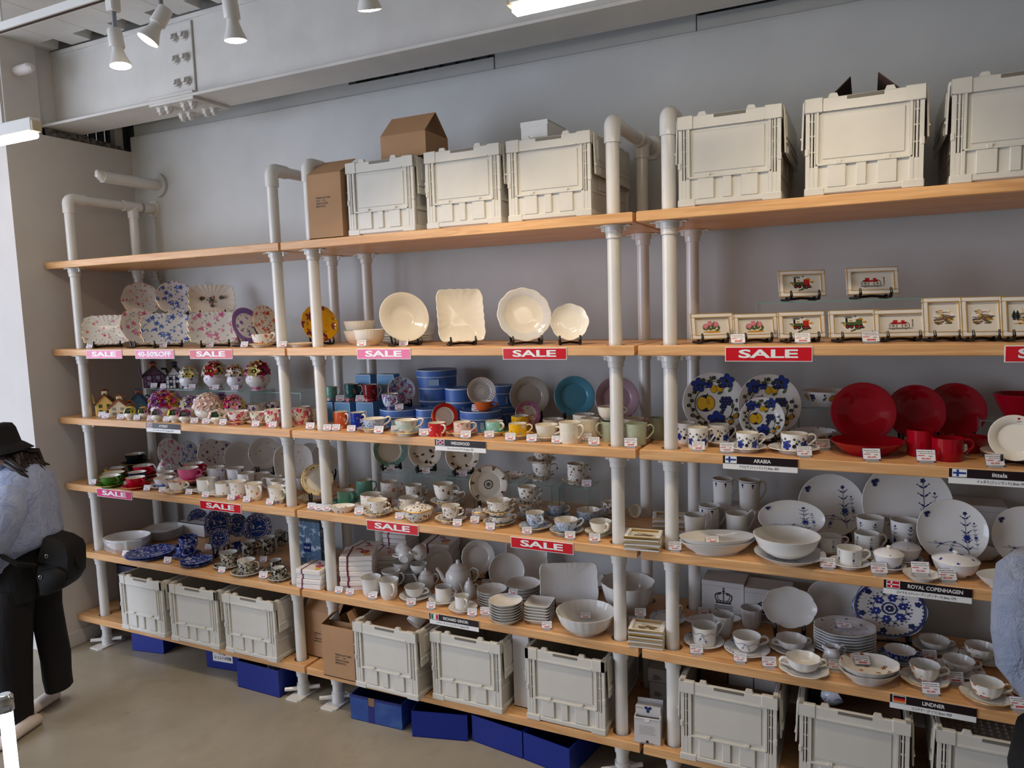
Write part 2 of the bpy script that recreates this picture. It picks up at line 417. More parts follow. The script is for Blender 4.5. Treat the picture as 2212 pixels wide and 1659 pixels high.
def collar_mesh():
    m_ = MB()
    m_.radial([(PR + 0.0005, 0), (0.055, 0), (0.055, -0.004), (0.036, -0.005), (0.036, -0.026), (0.0335, -0.028), (0.0325, -0.05), (PR + 0.0005, -0.052)], 24)
    for sx in (-1, 1):
        m_.rbox(sx * 0.035 - 0.035 if sx < 0 else 0.035, sx * 0.07 if sx > 0 else -0.035, -0.018, 0.018, -0.004, 0, 0.001) if False else m_.rbox(min(sx * 0.03, sx * 0.072), max(sx * 0.03, sx * 0.072), -0.02, 0.02, -0.0045, -0.0005, 0.001)
        m_.rbox(sx * 0.045 - 0.007, sx * 0.045 + 0.007, -0.004, 0.004, -0.022, -0.003, 0.001)
    return m_.mesh('collar', M_POLE)
COLLAR = collar_mesh(); TOPZ = 2.758
LABF = {'A0': 'white pipe frame nearest the side wall at the left end', 'A1': 'white pipe frame at the right end of the left bay', 'B0': 'white pipe frame at the left end of the middle bay',
        'B1': 'white pipe frame at the right end of the middle bay', 'C0': 'white pipe frame at the left end of the right bay', 'C1': 'white pipe frame at the far right end of the right bay'}
for bay, ps in POLES.items():
    for k, px in enumerate(ps):
        t = thing('pipe_frame', LABF[bay + str(k)], 'pipe frame', (px, 0, 0), 0, 'white pipe shelf frames')
        for y in (YF, YK):
            MB().tube([(0, y, 0.02), (0, y, TOPZ - 0.055)], PR, 24).build('pole', M_POLE, t)
            for lv in range(1, 7): obj('collar', COLLAR, t, (0, y, ZL[lv] - BT - .0008))
            ft = MB(); ft.prism([(-0.045, -0.09), (0.03, -0.09), (0.045, -0.075), (0.045, 0.09), (-0.03, 0.09), (-0.045, 0.075)], 0, 0.008)
            ft.cyl((0, 0, 0.008), (0, 0, 0.06), PR + 0.006, 20); fo = ft.build('foot_plate', M_POLE, t, loc=(0, y, 0))
            MB().tube([(-0.075, -0.06, 0.035), (0.075, 0.045, 0.035)], 0.011, 10).build('clamp_bar', M_POLE, fo)
        el = [(0, YF, TOPZ - 0.085), (0, YF, TOPZ - 0.012)] + [(0, YF + 0.03 - 0.03 * math.cos(a), TOPZ - 0.03 + 0.03 * math.sin(a)) for a in (PI / 8 * i for i in range(1, 5))] + [(0, YF + 0.10, TOPZ)]
        el[1] = (0, YF, TOPZ - 0.03)
        MB().tube(el, 0.0335, 24).build('elbow', M_POLE, t)
        MB().tube([(0, YF + 0.08, TOPZ), (0, YK - 0.06, TOPZ)], PR, 24).build('top_pipe', M_POLE, t)
        te = MB().tube([(0, YK - 0.07, TOPZ), (0, YK + 0.07, TOPZ)], 0.0335, 24); te.tube([(0, YK, TOPZ), (0, YK, TOPZ - 0.075)], 0.0335, 24); te.build('tee', M_POLE, t)
        fg = MB().tube([(0, YK + 0.05, TOPZ), (0, WALLY - 0.005, TOPZ)], 0.0335, 24)
        fg.prism([(0.058 * math.cos(a) , 0.058 * math.sin(a)) for a in (PI / 4 * i + PI / 8 for i in range(8))], 0, 0.006, 0, Matrix.Translation((0, WALLY, TOPZ)) @ Matrix.Rotation(PI / 2, 4, 'X'))
        fg.build('wall_flange', M_POLE, t)

# ------------------------------------------------------------------ track lights and tube lights
M_LAMPW = mat('lamp_white', (232, 230, 224), 0.35)
M_LAMPG = mat('lamp_glow', (255, 244, 225), 0.5, emit=(255, 240, 214), es=14)
M_TUBEG = mat('tube_glow', (255, 244, 225), 0.5, emit=(255, 238, 210), es=17)
RY, RZ = -0.69, 3.335
t = thing('lighting_track', 'white ceiling track carrying the row of spotlights', 'track', (0, RY, RZ), 0)
MB().rbox(-3.2, 3.5, -0.018, 0.018, 0, 0.035, 0.002).build('rail', M_LAMPW, t, 0)
MB().box(-3.2, 3.5, -0.008, 0.008, -0.0006, 0.0005).build('slot', mat('track_slot', (70, 58, 52), 0.6), t, 0)
for x in (-2.4, -0.9, 0.6, 2.1): MB().cyl((x, 0, 0.035), (x, 0, CEIL - RZ), 0.005, 8).build('hanger', M_LAMPW, t)
def spot(px, py, tilt, label, power=16):
    # px,py: pixel of the middle of the glowing lens
    P = ony(px, py, RY); x = P.x; drop = RZ - P.z
    t = thing('spotlight', label, 'spotlight', (x, RY, RZ), 0, 'track spotlights')
    MB().rbox(-0.022, 0.022, -0.022, 0.022, -0.055, 0, 0.005).build('adapter', M_LAMPW, t)
    MB().cyl((0, 0, -0.055), (0, 0, -drop + 0.145), 0.0095, 10).build('stem', mat('lamp_metal', (150, 150, 155), 0.3, 0.8), t)
    hd = obj('head', MB().radial([(0, 0.145), (0.026, 0.145), (0.028, 0.14), (0.030, 0.075), (0.0285, 0.072), (0.0, 0.072)], 28).mesh('head', M_LAMPW), t, (0, 0, -drop))
    bu = MB().radial([(0, 0.08), (0.0215, 0.08), (0.023, 0.055), (0.031, 0.03), (0.040, 0.008), (0.042, 0.0), (0.040, -0.003)], 28).build('bulb', M_LAMPW, t, loc=(0, 0, -drop))
    ln = MB().radial([(0.040, -0.003), (0.03, -0.007), (0, -0.010)][::-1], 28).build('lens', M_LAMPG, bu)
    R = Matrix.Rotation(tilt[0], 4, 'X') @ Matrix.Rotation(tilt[1], 4, 'Y')
    for o in (hd, bu):
        o.matrix_local = Matrix.Translation((0, 0, -drop)) @ Matrix.Translation((0, 0, 0.11)) @ R @ Matrix.Translation((0, 0, -0.11))
    l = bpy.data.lights.new('spot_glow', 'SPOT'); l.energy = power; l.color = lin((255, 232, 200)); l.spot_size = math.radians(95); l.spot_blend = 0.7; l.shadow_soft_size = 0.04
    lo = bpy.data.objects.new('spot_glow', l); COL.objects.link(lo); lo.parent = t
    lo.matrix_local = Matrix.Translation((0, 0, -drop)) @ Matrix.Translation((0, 0, 0.11)) @ R @ Matrix.Translation((0, 0, -0.11 - 0.02))
    return t
SPW = 23
spot(255, 143, (0.0, -0.14), 'white track spotlight at the left end, pointing straight down', SPW)
spot(354, 98, (-0.42, 0.32), 'white track spotlight tilted so its glowing lens faces the camera', SPW)
spot(503, 84, (0.12, 0.0), 'third white track spotlight from the left, in front of the bolted splice', SPW)
spot(790, 14, (0.35, 0.1), 'white track spotlight cut by the top edge, tilted to the shelves', SPW)
for x, lab in ((1.55, 'added white track spotlight above the middle of the shelves, out of view'), (2.55, 'added white track spotlight above the right bay, out of view')):  # two unseen spotlights added to the track for warm light on the right
    P = Vector((x, RY, RZ - .26)); d_ = P - CAM; spot(PW / 2 + FPX * d_.dot(CR) / d_.dot(CF), PH / 2 - FPX * d_.dot(CU) / d_.dot(CF), (.35, 0), lab, SPW)
def tubelamp(x0, x1, y, z, label, power):
    t = thing('tube_light', label, 'tube light', (0, y, z), 0, 'glowing tube lights')
    MB().rbox(x0, x1, -0.022, 0.022, 0.0, 0.055, 0.003).build('housing', M_LAMPW, t, 0)
    tb_ = MB().rbox(x0 + 0.004, x1 - 0.004, -0.018, 0.018, -0.028, 0.0, 0.008); tb_.build('diffuser', M_TUBEG, t)
    for e in (x0, x1): MB().rbox(e - 0.012, e + 0.012, -0.02, 0.02, -0.002, 0.042, 0.003).build('end_cap', mat('lamp_cap', (205, 190, 160), 0.4), t, 0)
    for x in (x0 + 0.2, x1 - 0.2): MB().cyl((x, 0, 0.055), (x, 0, CEIL - z), 0.003, 8).build('hanger', M_LAMPW, t)
P = ony(78, 283, -0.80); tubelamp(P.x - 1.2, P.x, -0.80, P.z, 'glowing tube light entering from the left edge beside the column', 16)
P = ony(1106, 14, -0.80); tubelamp(P.x, P.x + 1.2, -0.80, P.z, 'glowing tube light at the top edge in front of the beam', 16)

# ------------------------------------------------------------------ lettering
TXT = {}
def text_mesh(s, m_, size=1.0, bold=0.0, align='CENTER', sp=1.0):
    key = (s, m_.name, bold, align, sp)
    if key not in TXT:
        c = bpy.data.curves.new('lettering', 'FONT'); c.body = s; c.size = 1.0; c.align_x = align; c.align_y = 'CENTER'
        c.offset = bold; c.space_character = sp; c.resolution_u = 3; c.fill_mode = 'FRONT'
        o = bpy.data.objects.new('tmp', c); me = bpy.data.meshes.new_from_object(o); bpy.data.objects.remove(o); bpy.data.curves.remove(c)
        me.name = 'lettering'; me.materials.clear(); me.materials.append(m_); TXT[key] = me
    return TXT[key]
def lettering(s, m_, parent, loc, rot, width=None, height=None, bold=0.0, align='CENTER', sp=1.0, name='lettering'):
    me = text_mesh(s, m_, 1, bold, align, sp)
    xs = [v.co.x for v in me.vertices]; ys = [v.co.y for v in me.vertices]
    if not xs: return None
    w_, h_ = max(xs) - min(xs), max(ys) - min(ys)
    sx = width / w_ if width else None; sy = height / h_ if height else None
    sx = sx or sy; sy = sy or sx
    o = obj(name, me, parent, loc, rot); o.scale = (sx, sy, 1)
    return o
FRONT = (PI / 2, 0, 0)
M_RED = mat('sign_red', (205, 24, 38), 0.22)
M_PINK = mat('sign_pink', (214, 62, 118), 0.12)
M_SIGNW = mat('sign_white', (240, 240, 238), 0.3)
M_SIGND = mat('sign_dark', (34, 22, 26), 0.3)
M_INK = mat('ink_black', (30, 26, 26), 0.5)
SEC = {'a': (80, 540, .28933), 'b': (680, 560, .32550), 'c': (1380, 560, .37613), 'd': (130, 930, .27125), 'e': (640, 930, .34358), 'f': (1340, 960, .39421), 'g': (1340, 1200, .39421), 'p': (0, 0, 1.0)}
def q(s, x, y): a = SEC[s]; return a[0] + a[2] * x, a[1] + a[2] * y
def sale(s, x0, x1, lv, txt, label, m_, drop=0.006):
    X0 = ony(*q(s, x0, 0), 0).x; 
    zt = ZL[lv] - drop; y = -0.003
    # horizontal ends measured on the board front
    def xat(px):
        lo, hi = -2.0, 4.2
        for _ in range(40):
            mid = (lo + hi) / 2; d = Vector((mid, y, zt - 0.02)) - CAM; u = PW / 2 + FPX * d.dot(CR) / d.dot(CF)
            if u < px: lo = mid
            else: hi = mid
        return lo
    a, b_ = xat(q(s, x0, 0)[0]), xat(q(s, x1, 0)[0])
    return a, b_, zt, y
def sale_sign(s, x0, x1, lv, txt, label, m_, h=0.05):
    a, b_, zt, y = sale(s, x0, x1, lv, txt, label, m_); w_ = b_ - a
    t = thing('sale_sign', label, 'sign', ((a + b_) / 2, 0, zt), 0, 'sale signs on the shelf edges')
    MB().rbox(-w_ / 2, w_ / 2, -0.0035, -0.0005, -h, 0, 0.0008, 0).build('plate', M_SIGNW, t, 0)
    MB().box(-w_ / 2 + 0.003, w_ / 2 - 0.003, -0.0042, -0.0034, -h + 0.003, -0.003).build('printed_panel', m_, t, 0)
    lettering(txt, M_SIGNW, t, (0, -0.0047, -h / 2), FRONT, w_ * (0.68 if len(txt) < 6 else 0.86), h * 0.58, 0.03)
sale_sign('a', 368, 633, 2, 'SALE', 'pink SALE sign at the left end of the second board', M_PINK)
sale_sign('a', 732, 1023, 2, '40-50%OFF', 'pink discount sign reading 40-50%OFF on the second board', M_PINK)
sale_sign('a', 1140, 1457, 2, 'SALE', 'SALE sign right of the 40-50%OFF sign on the second board', M_RED)
sale_sign('b', 280, 635, 2, 'SALE', 'pinkish SALE sign under the white bowls of the middle bay', M_PINK)
sale_sign('b', 1247, 1672, 2, 'SALE', 'red SALE sign under the scalloped white plates of the middle bay', M_RED)
sale_sign('c', 495, 998, 2, 'SALE', 'red SALE sign under the framed pictures of the right bay', M_RED, 0.055)
sale_sign('c', 2100, 2600, 2, 'SALE', 'red SALE sign cut off by the right edge of the photo', M_RED, 0.055)
sale_sign('d', 292, 570, 4, 'SALE', 'pink SALE sign under the coloured teacups of the left bay', M_PINK)
sale_sign('d', 1112, 1440, 4, 'SALE', 'red SALE sign above the blue patterned plates of the left bay', M_RED)
sale_sign('e', 442, 768, 4, 'SALE', 'red SALE sign above the stacked napkins of the middle bay', M_RED)
sale_sign('e', 1348, 1742, 4, 'SALE', 'red SALE sign above the square white dish of the middle bay', M_RED)
FL = {k: mat('flag_' + k, c, 0.3) for k, c in dict(red=(200, 30, 45), blue=(28, 60, 140), green=(24, 110, 60), black=(20, 18, 20), gold=(225, 120, 40), white=(240, 240, 240), navy=(30, 34, 96)).items()}
def flag(kind, parent, x, z, w_, h_):
    f = MB(); ms = [FL['white'], FL['red'], FL['blue'], FL['green'], FL['black'], FL['gold'], FL['navy']]; y = -0.0048
    def r(x0, x1, z0, z1, mi, dy=0.0): f.box(x + x0 * w_, x + x1 * w_, y - 0.0002 - dy, y + 0.0003, z + z0 * h_, z + z1 * h_, mi)
    r(-.06, 1.06, -.08, 1.08, 0, -0.0001)
    if kind == 'finland': r(0, 1, .36, .64, 2, .0002); r(.27, .45, 0, 1, 2, .0003)
    if kind == 'denmark': r(0, 1, 0, 1, 1, .0001); r(0, 1, .42, .58, 0, .0003); r(.3, .42, 0, 1, 0, .0003)
    if kind == 'italy': r(0, .33, 0, 1, 3, .0001); r(.67, 1, 0, 1, 1, .0001)
    if kind == 'germany': r(0, 1, .66, 1, 4, .0001); r(0, 1, .33, .66, 1, .0001); r(0, 1, 0, .33, 5, .0001)
    if kind == 'uk':
        r(0, 1, 0, 1, 6, .0001)
        for sg in (1, -1):
            for wd, mi, dd in ((.10, 0, .0003), (.04, 1, .0004)):
                pts = [(0, .5 - .5 * sg - wd), (0, .5 - .5 * sg + wd), (1, .5 + .5 * sg + wd), (1, .5 + .5 * sg - wd)]
                pts = [(px, min(max(pz, 0), 1)) for px, pz in pts]
                f.add([(x + px * w_, y - dd, z + pz * h_) for px, pz in pts], [(0, 3, 2, 1)], mi)
        r(.38, .62, 0, 1, 0, .0005); r(0, 1, .33, .67, 0, .0005); r(.44, .56, 0, 1, 1, .0006); r(0, 1, .41, .59, 1, .0006)
    f.build('flag', ms, parent, 0)
def brand_sign(s, x0, x1, lv, txt, jp, fk, label, tx=0.5, tw=0.5, jx=0.5, jw=0.5):
    a, b_, zt, y = sale(s, x0, x1, lv, txt, label, None); zt = ZL[lv] - 0.003; w_ = b_ - a; h = 0.052
    t = thing('brand_sign', label, 'sign', (a, 0, zt), 0, 'brand name signs on the shelf edges')
    MB().rbox(0, w_, -0.0035, -0.0005, -h, 0, 0.0008).build('white_strip', M_SIGNW, t, 0)
    MB().box(0, w_, -0.0042, -0.0034, -h * 0.58, 0).build('dark_strip', M_SIGND, t, 0)
    flag(fk, t, 0.04 * w_, -h * 0.50, 0.038, 0.023)
    lettering(txt, M_SIGNW, t, (w_ * tx, -0.0048, -h * 0.30), FRONT, w_ * tw, h * 0.27, 0.022)
    lettering(jp, M_INK, t, (w_ * jx, -0.0041, -h * 0.79), FRONT, w_ * jw, h * 0.24, 0.008)
brand_sign('a', 815, 1070, 3, 'AYNSLEY', 'エインズレイ(イギリス) Since 1775', 'uk', 'brand sign below the porcelain flower pots of the left bay', .52, .26, .5, .6)
brand_sign('b', 798, 1135, 3, 'WEDGWOOD', 'ウェッジウッド(イギリス) Since 1759', 'uk', 'brand sign with a British flag below the can mugs of the middle bay', .51, .37, .5, .51)
brand_sign('c', 483, 913, 3, 'ARABIA', 'アラビア (フィンランド) Since 1873', 'finland', 'brand sign with a Finnish flag below the fruit patterned cups', .535, .23, .49, .53)
brand_sign('c', 1780, 2390, 3, 'iittala', 'イッタラ (フィンランド) Since 1932', 'finland', 'brand sign with a Finnish flag below the red mugs at the right edge', .49, .145, .51, .47)
brand_sign('e', 838, 1147, 5, 'RICHARD GINORI', 'リチャード ジノリ(イタリア) Since1735', 'italy', 'brand sign with an Italian flag below the plain white cups', .54, .50, .47, .66)
brand_sign('f', 1443, 1928, 4, 'ROYAL COPENHAGEN', 'ロイヤルコペンハーゲン (デンマーク) Since 1775', 'denmark', 'brand sign with a Danish flag below the blue sprigged bowls', .59, .62, .49, .67)
brand_sign('f', 1477, 1952, 5, 'LINDNER', 'リンドナー (ドイツ) Since 1929', 'germany', 'brand sign with a German flag below the gilded floral cups', .51, .26, .49, .46)

# ------------------------------------------------------------------ folding crates
M_CRATE = mat('crate_plastic', (216, 213, 203), 0.22, fn=f_paint((218, 215, 205), (209, 205, 195), 5))
CW, CD, CH = 0.37, 0.53, 0.335
def crate_proto():
    t = thing('folding_crate', '', 'crate'); W2 = CW / 2
    b = MB(); b.rbox(-W2, W2, 0, CD, 0.006, 0.026, 0.003); b.box(-W2 + .015, W2 - .015, 0.012, CD - .012, 0, 0.007)
    for x in (-W2 - .001, W2 - .065):
        for y in (-.002, CD - .05): b.rbox(x, x + .066, y, y + .052, 0.001, 0.029, 0.003)
    b.build('base_tray', M_CRATE, t)
    r = MB(); z0, z1 = 0.286, CH
    r.rbox(-W2, W2, 0, .016, z0, z1 - .004, .0025); r.rbox(-W2, W2, CD - .016, CD, z0, z1 - .004, .0025); r.rbox(-W2, -W2 + .016, 0, CD, z0, z1 - .004, .0025); r.rbox(W2 - .016, W2, 0, CD, z0, z1 - .004, .0025)
    for x in (-W2 - .002, W2 - .058):
        for y in (-.003, CD - .042): r.rbox(x, x + .06, y, y + .045, z0 - .002, z1 + .001, .003) if False else None
    for sx in (-1, 1):
        for y0, y1 in ((-.003, .018), (CD - .018, CD + .003)): r.rbox(min(sx * (W2 + .002), sx * (W2 - .058)), max(sx * (W2 + .002), sx * (W2 - .058)), y0, y1, z0 - .002, z1, .0025)
        for y0, y1 in ((-.003, .045), (CD - .045, CD + .003)): r.rbox(min(sx * (W2 + .002), sx * (W2 - .018)), max(sx * (W2 + .002), sx * (W2 - .018)), y0, y1, z0 - .002, z1, .0025)
    r.box(-W2 + .06, W2 - .06, -.0035, 0.001, z0 - .001, z0 + .004)
    r.build('top_rim', M_CRATE, t)
    MB().rbox(-.052, .062, -.0012, .004, z1 - .018, z1 - .006, .001).build('handle_slot', mat('crate_slot_shade', (120, 114, 102), 0.5), t, 0)  # recess shade painted as a darker bar on the rim; no opening cut
    tab = MB(); tab.prism([(-.017, 0), (.017, 0), (.011, .014), (-.011, .014)], 0, .014, 0, Matrix.Rotation(PI / 2, 4, 'X')); tm = tab.mesh('stacking_tab', M_CRATE, 0)
    for x in (-.095, .08): obj('stacking_tab', tm, t, (x, .015, z1 - .005))
    # front: recessed panel, ledge, raised pads
    MB().rbox(-W2 + .045, W2 - .045, .010, .016, .108, z0, .001).build('front_panel', M_CRATE, t, 0)
    MB().rbox(-W2 + .058, W2 - .058, .0065, .011, .125, z0 - .012, .002).build('front_inset', M_CRATE, t, 0)
    fr = MB()
    for sx in (-1, 1): fr.rbox(min(sx * (W2 - .045), sx * (W2 - .036)), max(sx * (W2 - .045), sx * (W2 - .036)), .001, .016, .108, z0, .001)
    fr.rbox(-W2 + .04, W2 - .04, .0005, .016, .103, .110, .001); fr.build('panel_frame', M_CRATE, t, 0)
    MB().rbox(-W2 + .03, W2 - .03, .010, .016, .026, .105, .001).build('lower_panel', M_CRATE, t, 0)
    for x0, x1 in ((-.155, -.14), (-.112, -.052), (-.02, .012), (.045, .105), (.14, .155)): MB().rbox(x0, x1, .0025, .012, .027, .104, .0025).build('rib', M_CRATE, t, 0)
    cm = MB().rbox(-.009, .009, -.003, .008, -.008, .007, .002).mesh('latch_clip', M_CRATE, 0)
    for x in (-.075, .075): obj('latch_clip', cm, t, (x, .002, .111))
    po = MB()
    po.rbox(-.006, .008, 0.003, .018, .026, z0, .001); po.rbox(.012, .018, 0.002, .018, .10, z0, .001); po.rbox(.022, .027, 0.005, .018, .10, z0, .001)
    for z in (.15, .205, .255): po.rbox(.008, .036, .006, .016, z, z + .004, .0008)
    po.rbox(-.008, .004, .0, .014, .14, .165, .002); po.rbox(.008, .022, .003, .014, .026, .10, .001)
    pm = po.mesh('corner_post', M_CRATE, 0)
    for sx in (-1, 1):
        o = obj('corner_post', pm, t, (sx * (W2 - .008), 0, 0)); o.scale = (-sx, 1, 1)
        o = obj('corner_post', pm, t, (sx * (W2 - .008), CD, 0)); o.scale = (-sx, -1, 1)
    MB().rbox(-W2 + .02, W2 - .02, CD - .014, CD - .008, .026, z0, .001).build('back_panel', M_CRATE, t, 0)
    sp = MB(); sp.rbox(-.006, 0, .02, CD - .02, .026, z0, .001); sp.rbox(-.003, .004, .03, CD - .03, .10, .112, .001); sp.rbox(-.002, .003, .05, CD - .05, .19, .20, .001); sp.rbox(-.002, .004, .13, .21, .115, .17, .002); sp.rbox(-.002, .004, CD - .21, CD - .13, .115, .17, .002)
    sm = sp.mesh('side_panel', M_CRATE, 0)
    for sx in (-1, 1): o = obj('side_panel', sm, t, (sx * (W2 - .012), 0, 0)); o.scale = (sx, 1, 1)
    lf = MB(); lf.rbox(0, .006, .02, CD - .02, -.16, 0, .001); lf.rbox(.004, .009, .05, CD - .05, -.10, -.02, .002); lf.rbox(.003, .010, .02, CD - .02, -.125, -.118, .001); lf.rbox(.004, .009, .07, .15, -.155, -.125, .002)
    for y in (.02, .14, .26, .38): lf.rbox(-.002, .004, y, y + .05, -.006, .006, .001)
    lm = lf.mesh('lid_flap', M_CRATE, 0)
    for sx in (-1, 1):
        o = obj('lid_flap', lm, t, (sx * (W2 + .003), 0, z1 - .01)); o.scale = (sx, 1, 1); o.rotation_euler = (0, -sx * 0.03, 0)
    return t
CR_P = crate_proto(); crates = []
def place_crate(x, y, z, label, rz=0.0, first=[True]):
    t = CR_P if first[0] else copy_tree(CR_P); first[0] = False
    t.location = (x, y, z); t.rotation_euler = (0, 0, rz); t['label'] = label; t['group'] = 'white folding crates'; crates.append(t)
for x0, lab in ((0.418, 'white folding crate on the top board under the opened carton'), (0.849, 'white folding crate on the top board, middle of the three in the middle bay'), (1.252, 'white folding crate on the top board with the small white box on it'),
                (1.968, 'white folding crate on the top board, leftmost of the right bay'), (2.415, 'white folding crate on the top board with dark carton flaps sticking out'), (2.858, 'white folding crate on the top board cut by the right edge')):
    place_crate(x0 + CW / 2, 0.012, ZL[1], lab)
for (x0, x1, y), lab, rz in (((-1.372, -.995, -.04), 'leftmost open white crate on the lowest board', 0), ((-.957, -.57, -.036), 'second open white crate on the lowest board of the left bay', 0.02), ((-.537, -.166, -.028), 'third open white crate on the lowest board, beside the pipe frame', 0),
                         ((.366, .749, -.064), 'open white crate on the lowest board with a white cup inside', -0.02), ((.786, 1.162, -.016), 'open white crate on the lowest board beside the upright white panel box', 0), ((1.275, 1.643, .0), 'open white crate on the lowest board at the right end of the middle bay', 0),
                         ((1.965, 2.345, -.03), 'open white crate on the lowest board packed with small cartons', 0), ((2.412, 2.79, -.03), 'open white crate on the lowest board holding a blue patterned cup', 0), ((2.862, 3.24, -.03), 'open white crate on the lowest board covered with bubble wrap', 0)):
    place_crate((x0 + x1) / 2, y, ZL[6], lab, rz)

# ------------------------------------------------------------------ cartons and boxes
M_CARD = mat('corrugated_card', (176, 136, 98), 0.8, fn=lambda b: b.mix((b.x * 700).sin().ramp(-1, 1) * 0.12 + b.noise(6, 3).ramp(.3, .7) * 0.5, (182, 142, 104), (164, 124, 88)))
M_CARDIN = mat('card_inside', (130, 92, 62), 0.85)
def open_box(name, label, cat, w_, d_, h_, loc, rz, m_, mi, th=0.004, flaps=None, group=None, parent=None, closed=False):
    t = thing(name, label, cat, loc, rz, group)
    b = MB(); b.box(-w_ / 2, w_ / 2, 0, th, 0, h_); b.box(-w_ / 2, w_ / 2, d_ - th, d_, 0, h_); b.box(-w_ / 2, -w_ / 2 + th, th, d_ - th, 0, h_); b.box(w_ / 2 - th, w_ / 2, th, d_ - th, 0, h_); b.box(-w_ / 2, w_ / 2, 0, d_, 0, th)
    if closed: b.box(-w_ / 2, w_ / 2, 0, d_, h_ - th, h_)
    b.build('body', m_, t, 0)
    for side, ang, ln in (flaps or []):
        f = MB(); W_ = w_ if side in 'fb' else d_
        f.box(-W_ / 2 + .002, W_ / 2 - .002, 0, ln, 0, 0.003)
        o = f.build('flap', [m_], t, 0)
        base = {'f': ((0, 0, h_), 0), 'b': ((0, d_, h_), PI), 'l': ((-w_ / 2, d_ / 2, h_), -PI / 2), 'r': ((w_ / 2, d_ / 2, h_), PI / 2)}[side]
        o.matrix_local = Matrix.Translation(base[0]) @ Matrix.Rotation(base[1], 4, 'Z') @ Matrix.Rotation(ang, 4, 'X')
    return t
CARTXT = ['ITEM NO.:H.PC110202', 'QTY  1  PC', 'ORIGIN OF GOODS:', 'MADE IN P.R.C.']
def cartext(t, x, z, w_, h_):
    for i, s in enumerate(CARTXT): lettering(s, M_INK, t, (x, -0.0008, z - i * h_ * 1.45), FRONT, w_ * (1, .68, .85, .68)[i], h_, 0.01, 'LEFT')
# top board carton, carton on crate
t = open_box('carton', 'tall brown printed carton on the top board left of the crates', 'carton', 0.20, 0.33, 0.30, (0.292, 0.004, ZL[1]), 0, M_CARD, M_CARDIN, flaps=[('f', 0.55, .15), ('b', 0.5, .15)])
cartext(t, -0.05, 0.19, 0.085, 0.009)
t = open_box('carton', 'brown carton with raised flaps resting on the crates of the top board', 'carton', 0.245, 0.20, 0.11, (0.69, 0.09, ZL[1] + CH + 0.0055), 0, M_CARD, M_CARDIN, flaps=[('f', 0.78, .14), ('b', 0.78, .14)])
t = open_box('small_box', 'small white cardboard box lying on the crate of the top board', 'box', 0.12, 0.20, 0.072, (1.36, 0.06, ZL[1] + CH + 0.0055), -0.02, mat('white_card', (222, 221, 220), 0.55), M_CARDIN, closed=True)
MB().box(-0.062, 0.062, -0.0012, 0.001, 0.05, 0.072).build('lid_edge', MATS['white_card'], t, 0)
t = open_box('carton', 'dark brown carton inside the top crate with two flaps pointing up', 'carton', 0.26, 0.36, 0.29, (2.60, 0.06, ZL[1] + 0.03), 0, mat('dark_card', (92, 66, 52), 0.85), M_CARDIN, flaps=[('l', 0.75, .12), ('r', 0.75, .12)])
# lowest board cartons at the A/B joint
t = open_box('carton', 'brown printed carton on the lowest board between the two pipe frames', 'carton', 0.24, 0.30, 0.255, (0.008, 0.13, ZL[6]), 0.0, M_CARD, M_CARDIN, flaps=[('f', 0.85, .13), ('b', 0.3, .13)])
t.location = (0.03, 0.112, ZL[6]); cartext(t, -0.06, 0.135, 0.10, 0.010)
t = open_box('carton', 'brown printed carton with open flaps beside the crate holding a cup', 'carton', 0.20, 0.066, 0.27, (0.285, 0.02, ZL[6]), 0.0, M_CARD, M_CARDIN, flaps=[('l', 0.75, .10), ('r', 1.2, .09)])
t.location = (0.247, -.030, ZL[6]); cartext(t, -0.02, 0.125, 0.10, 0.010)
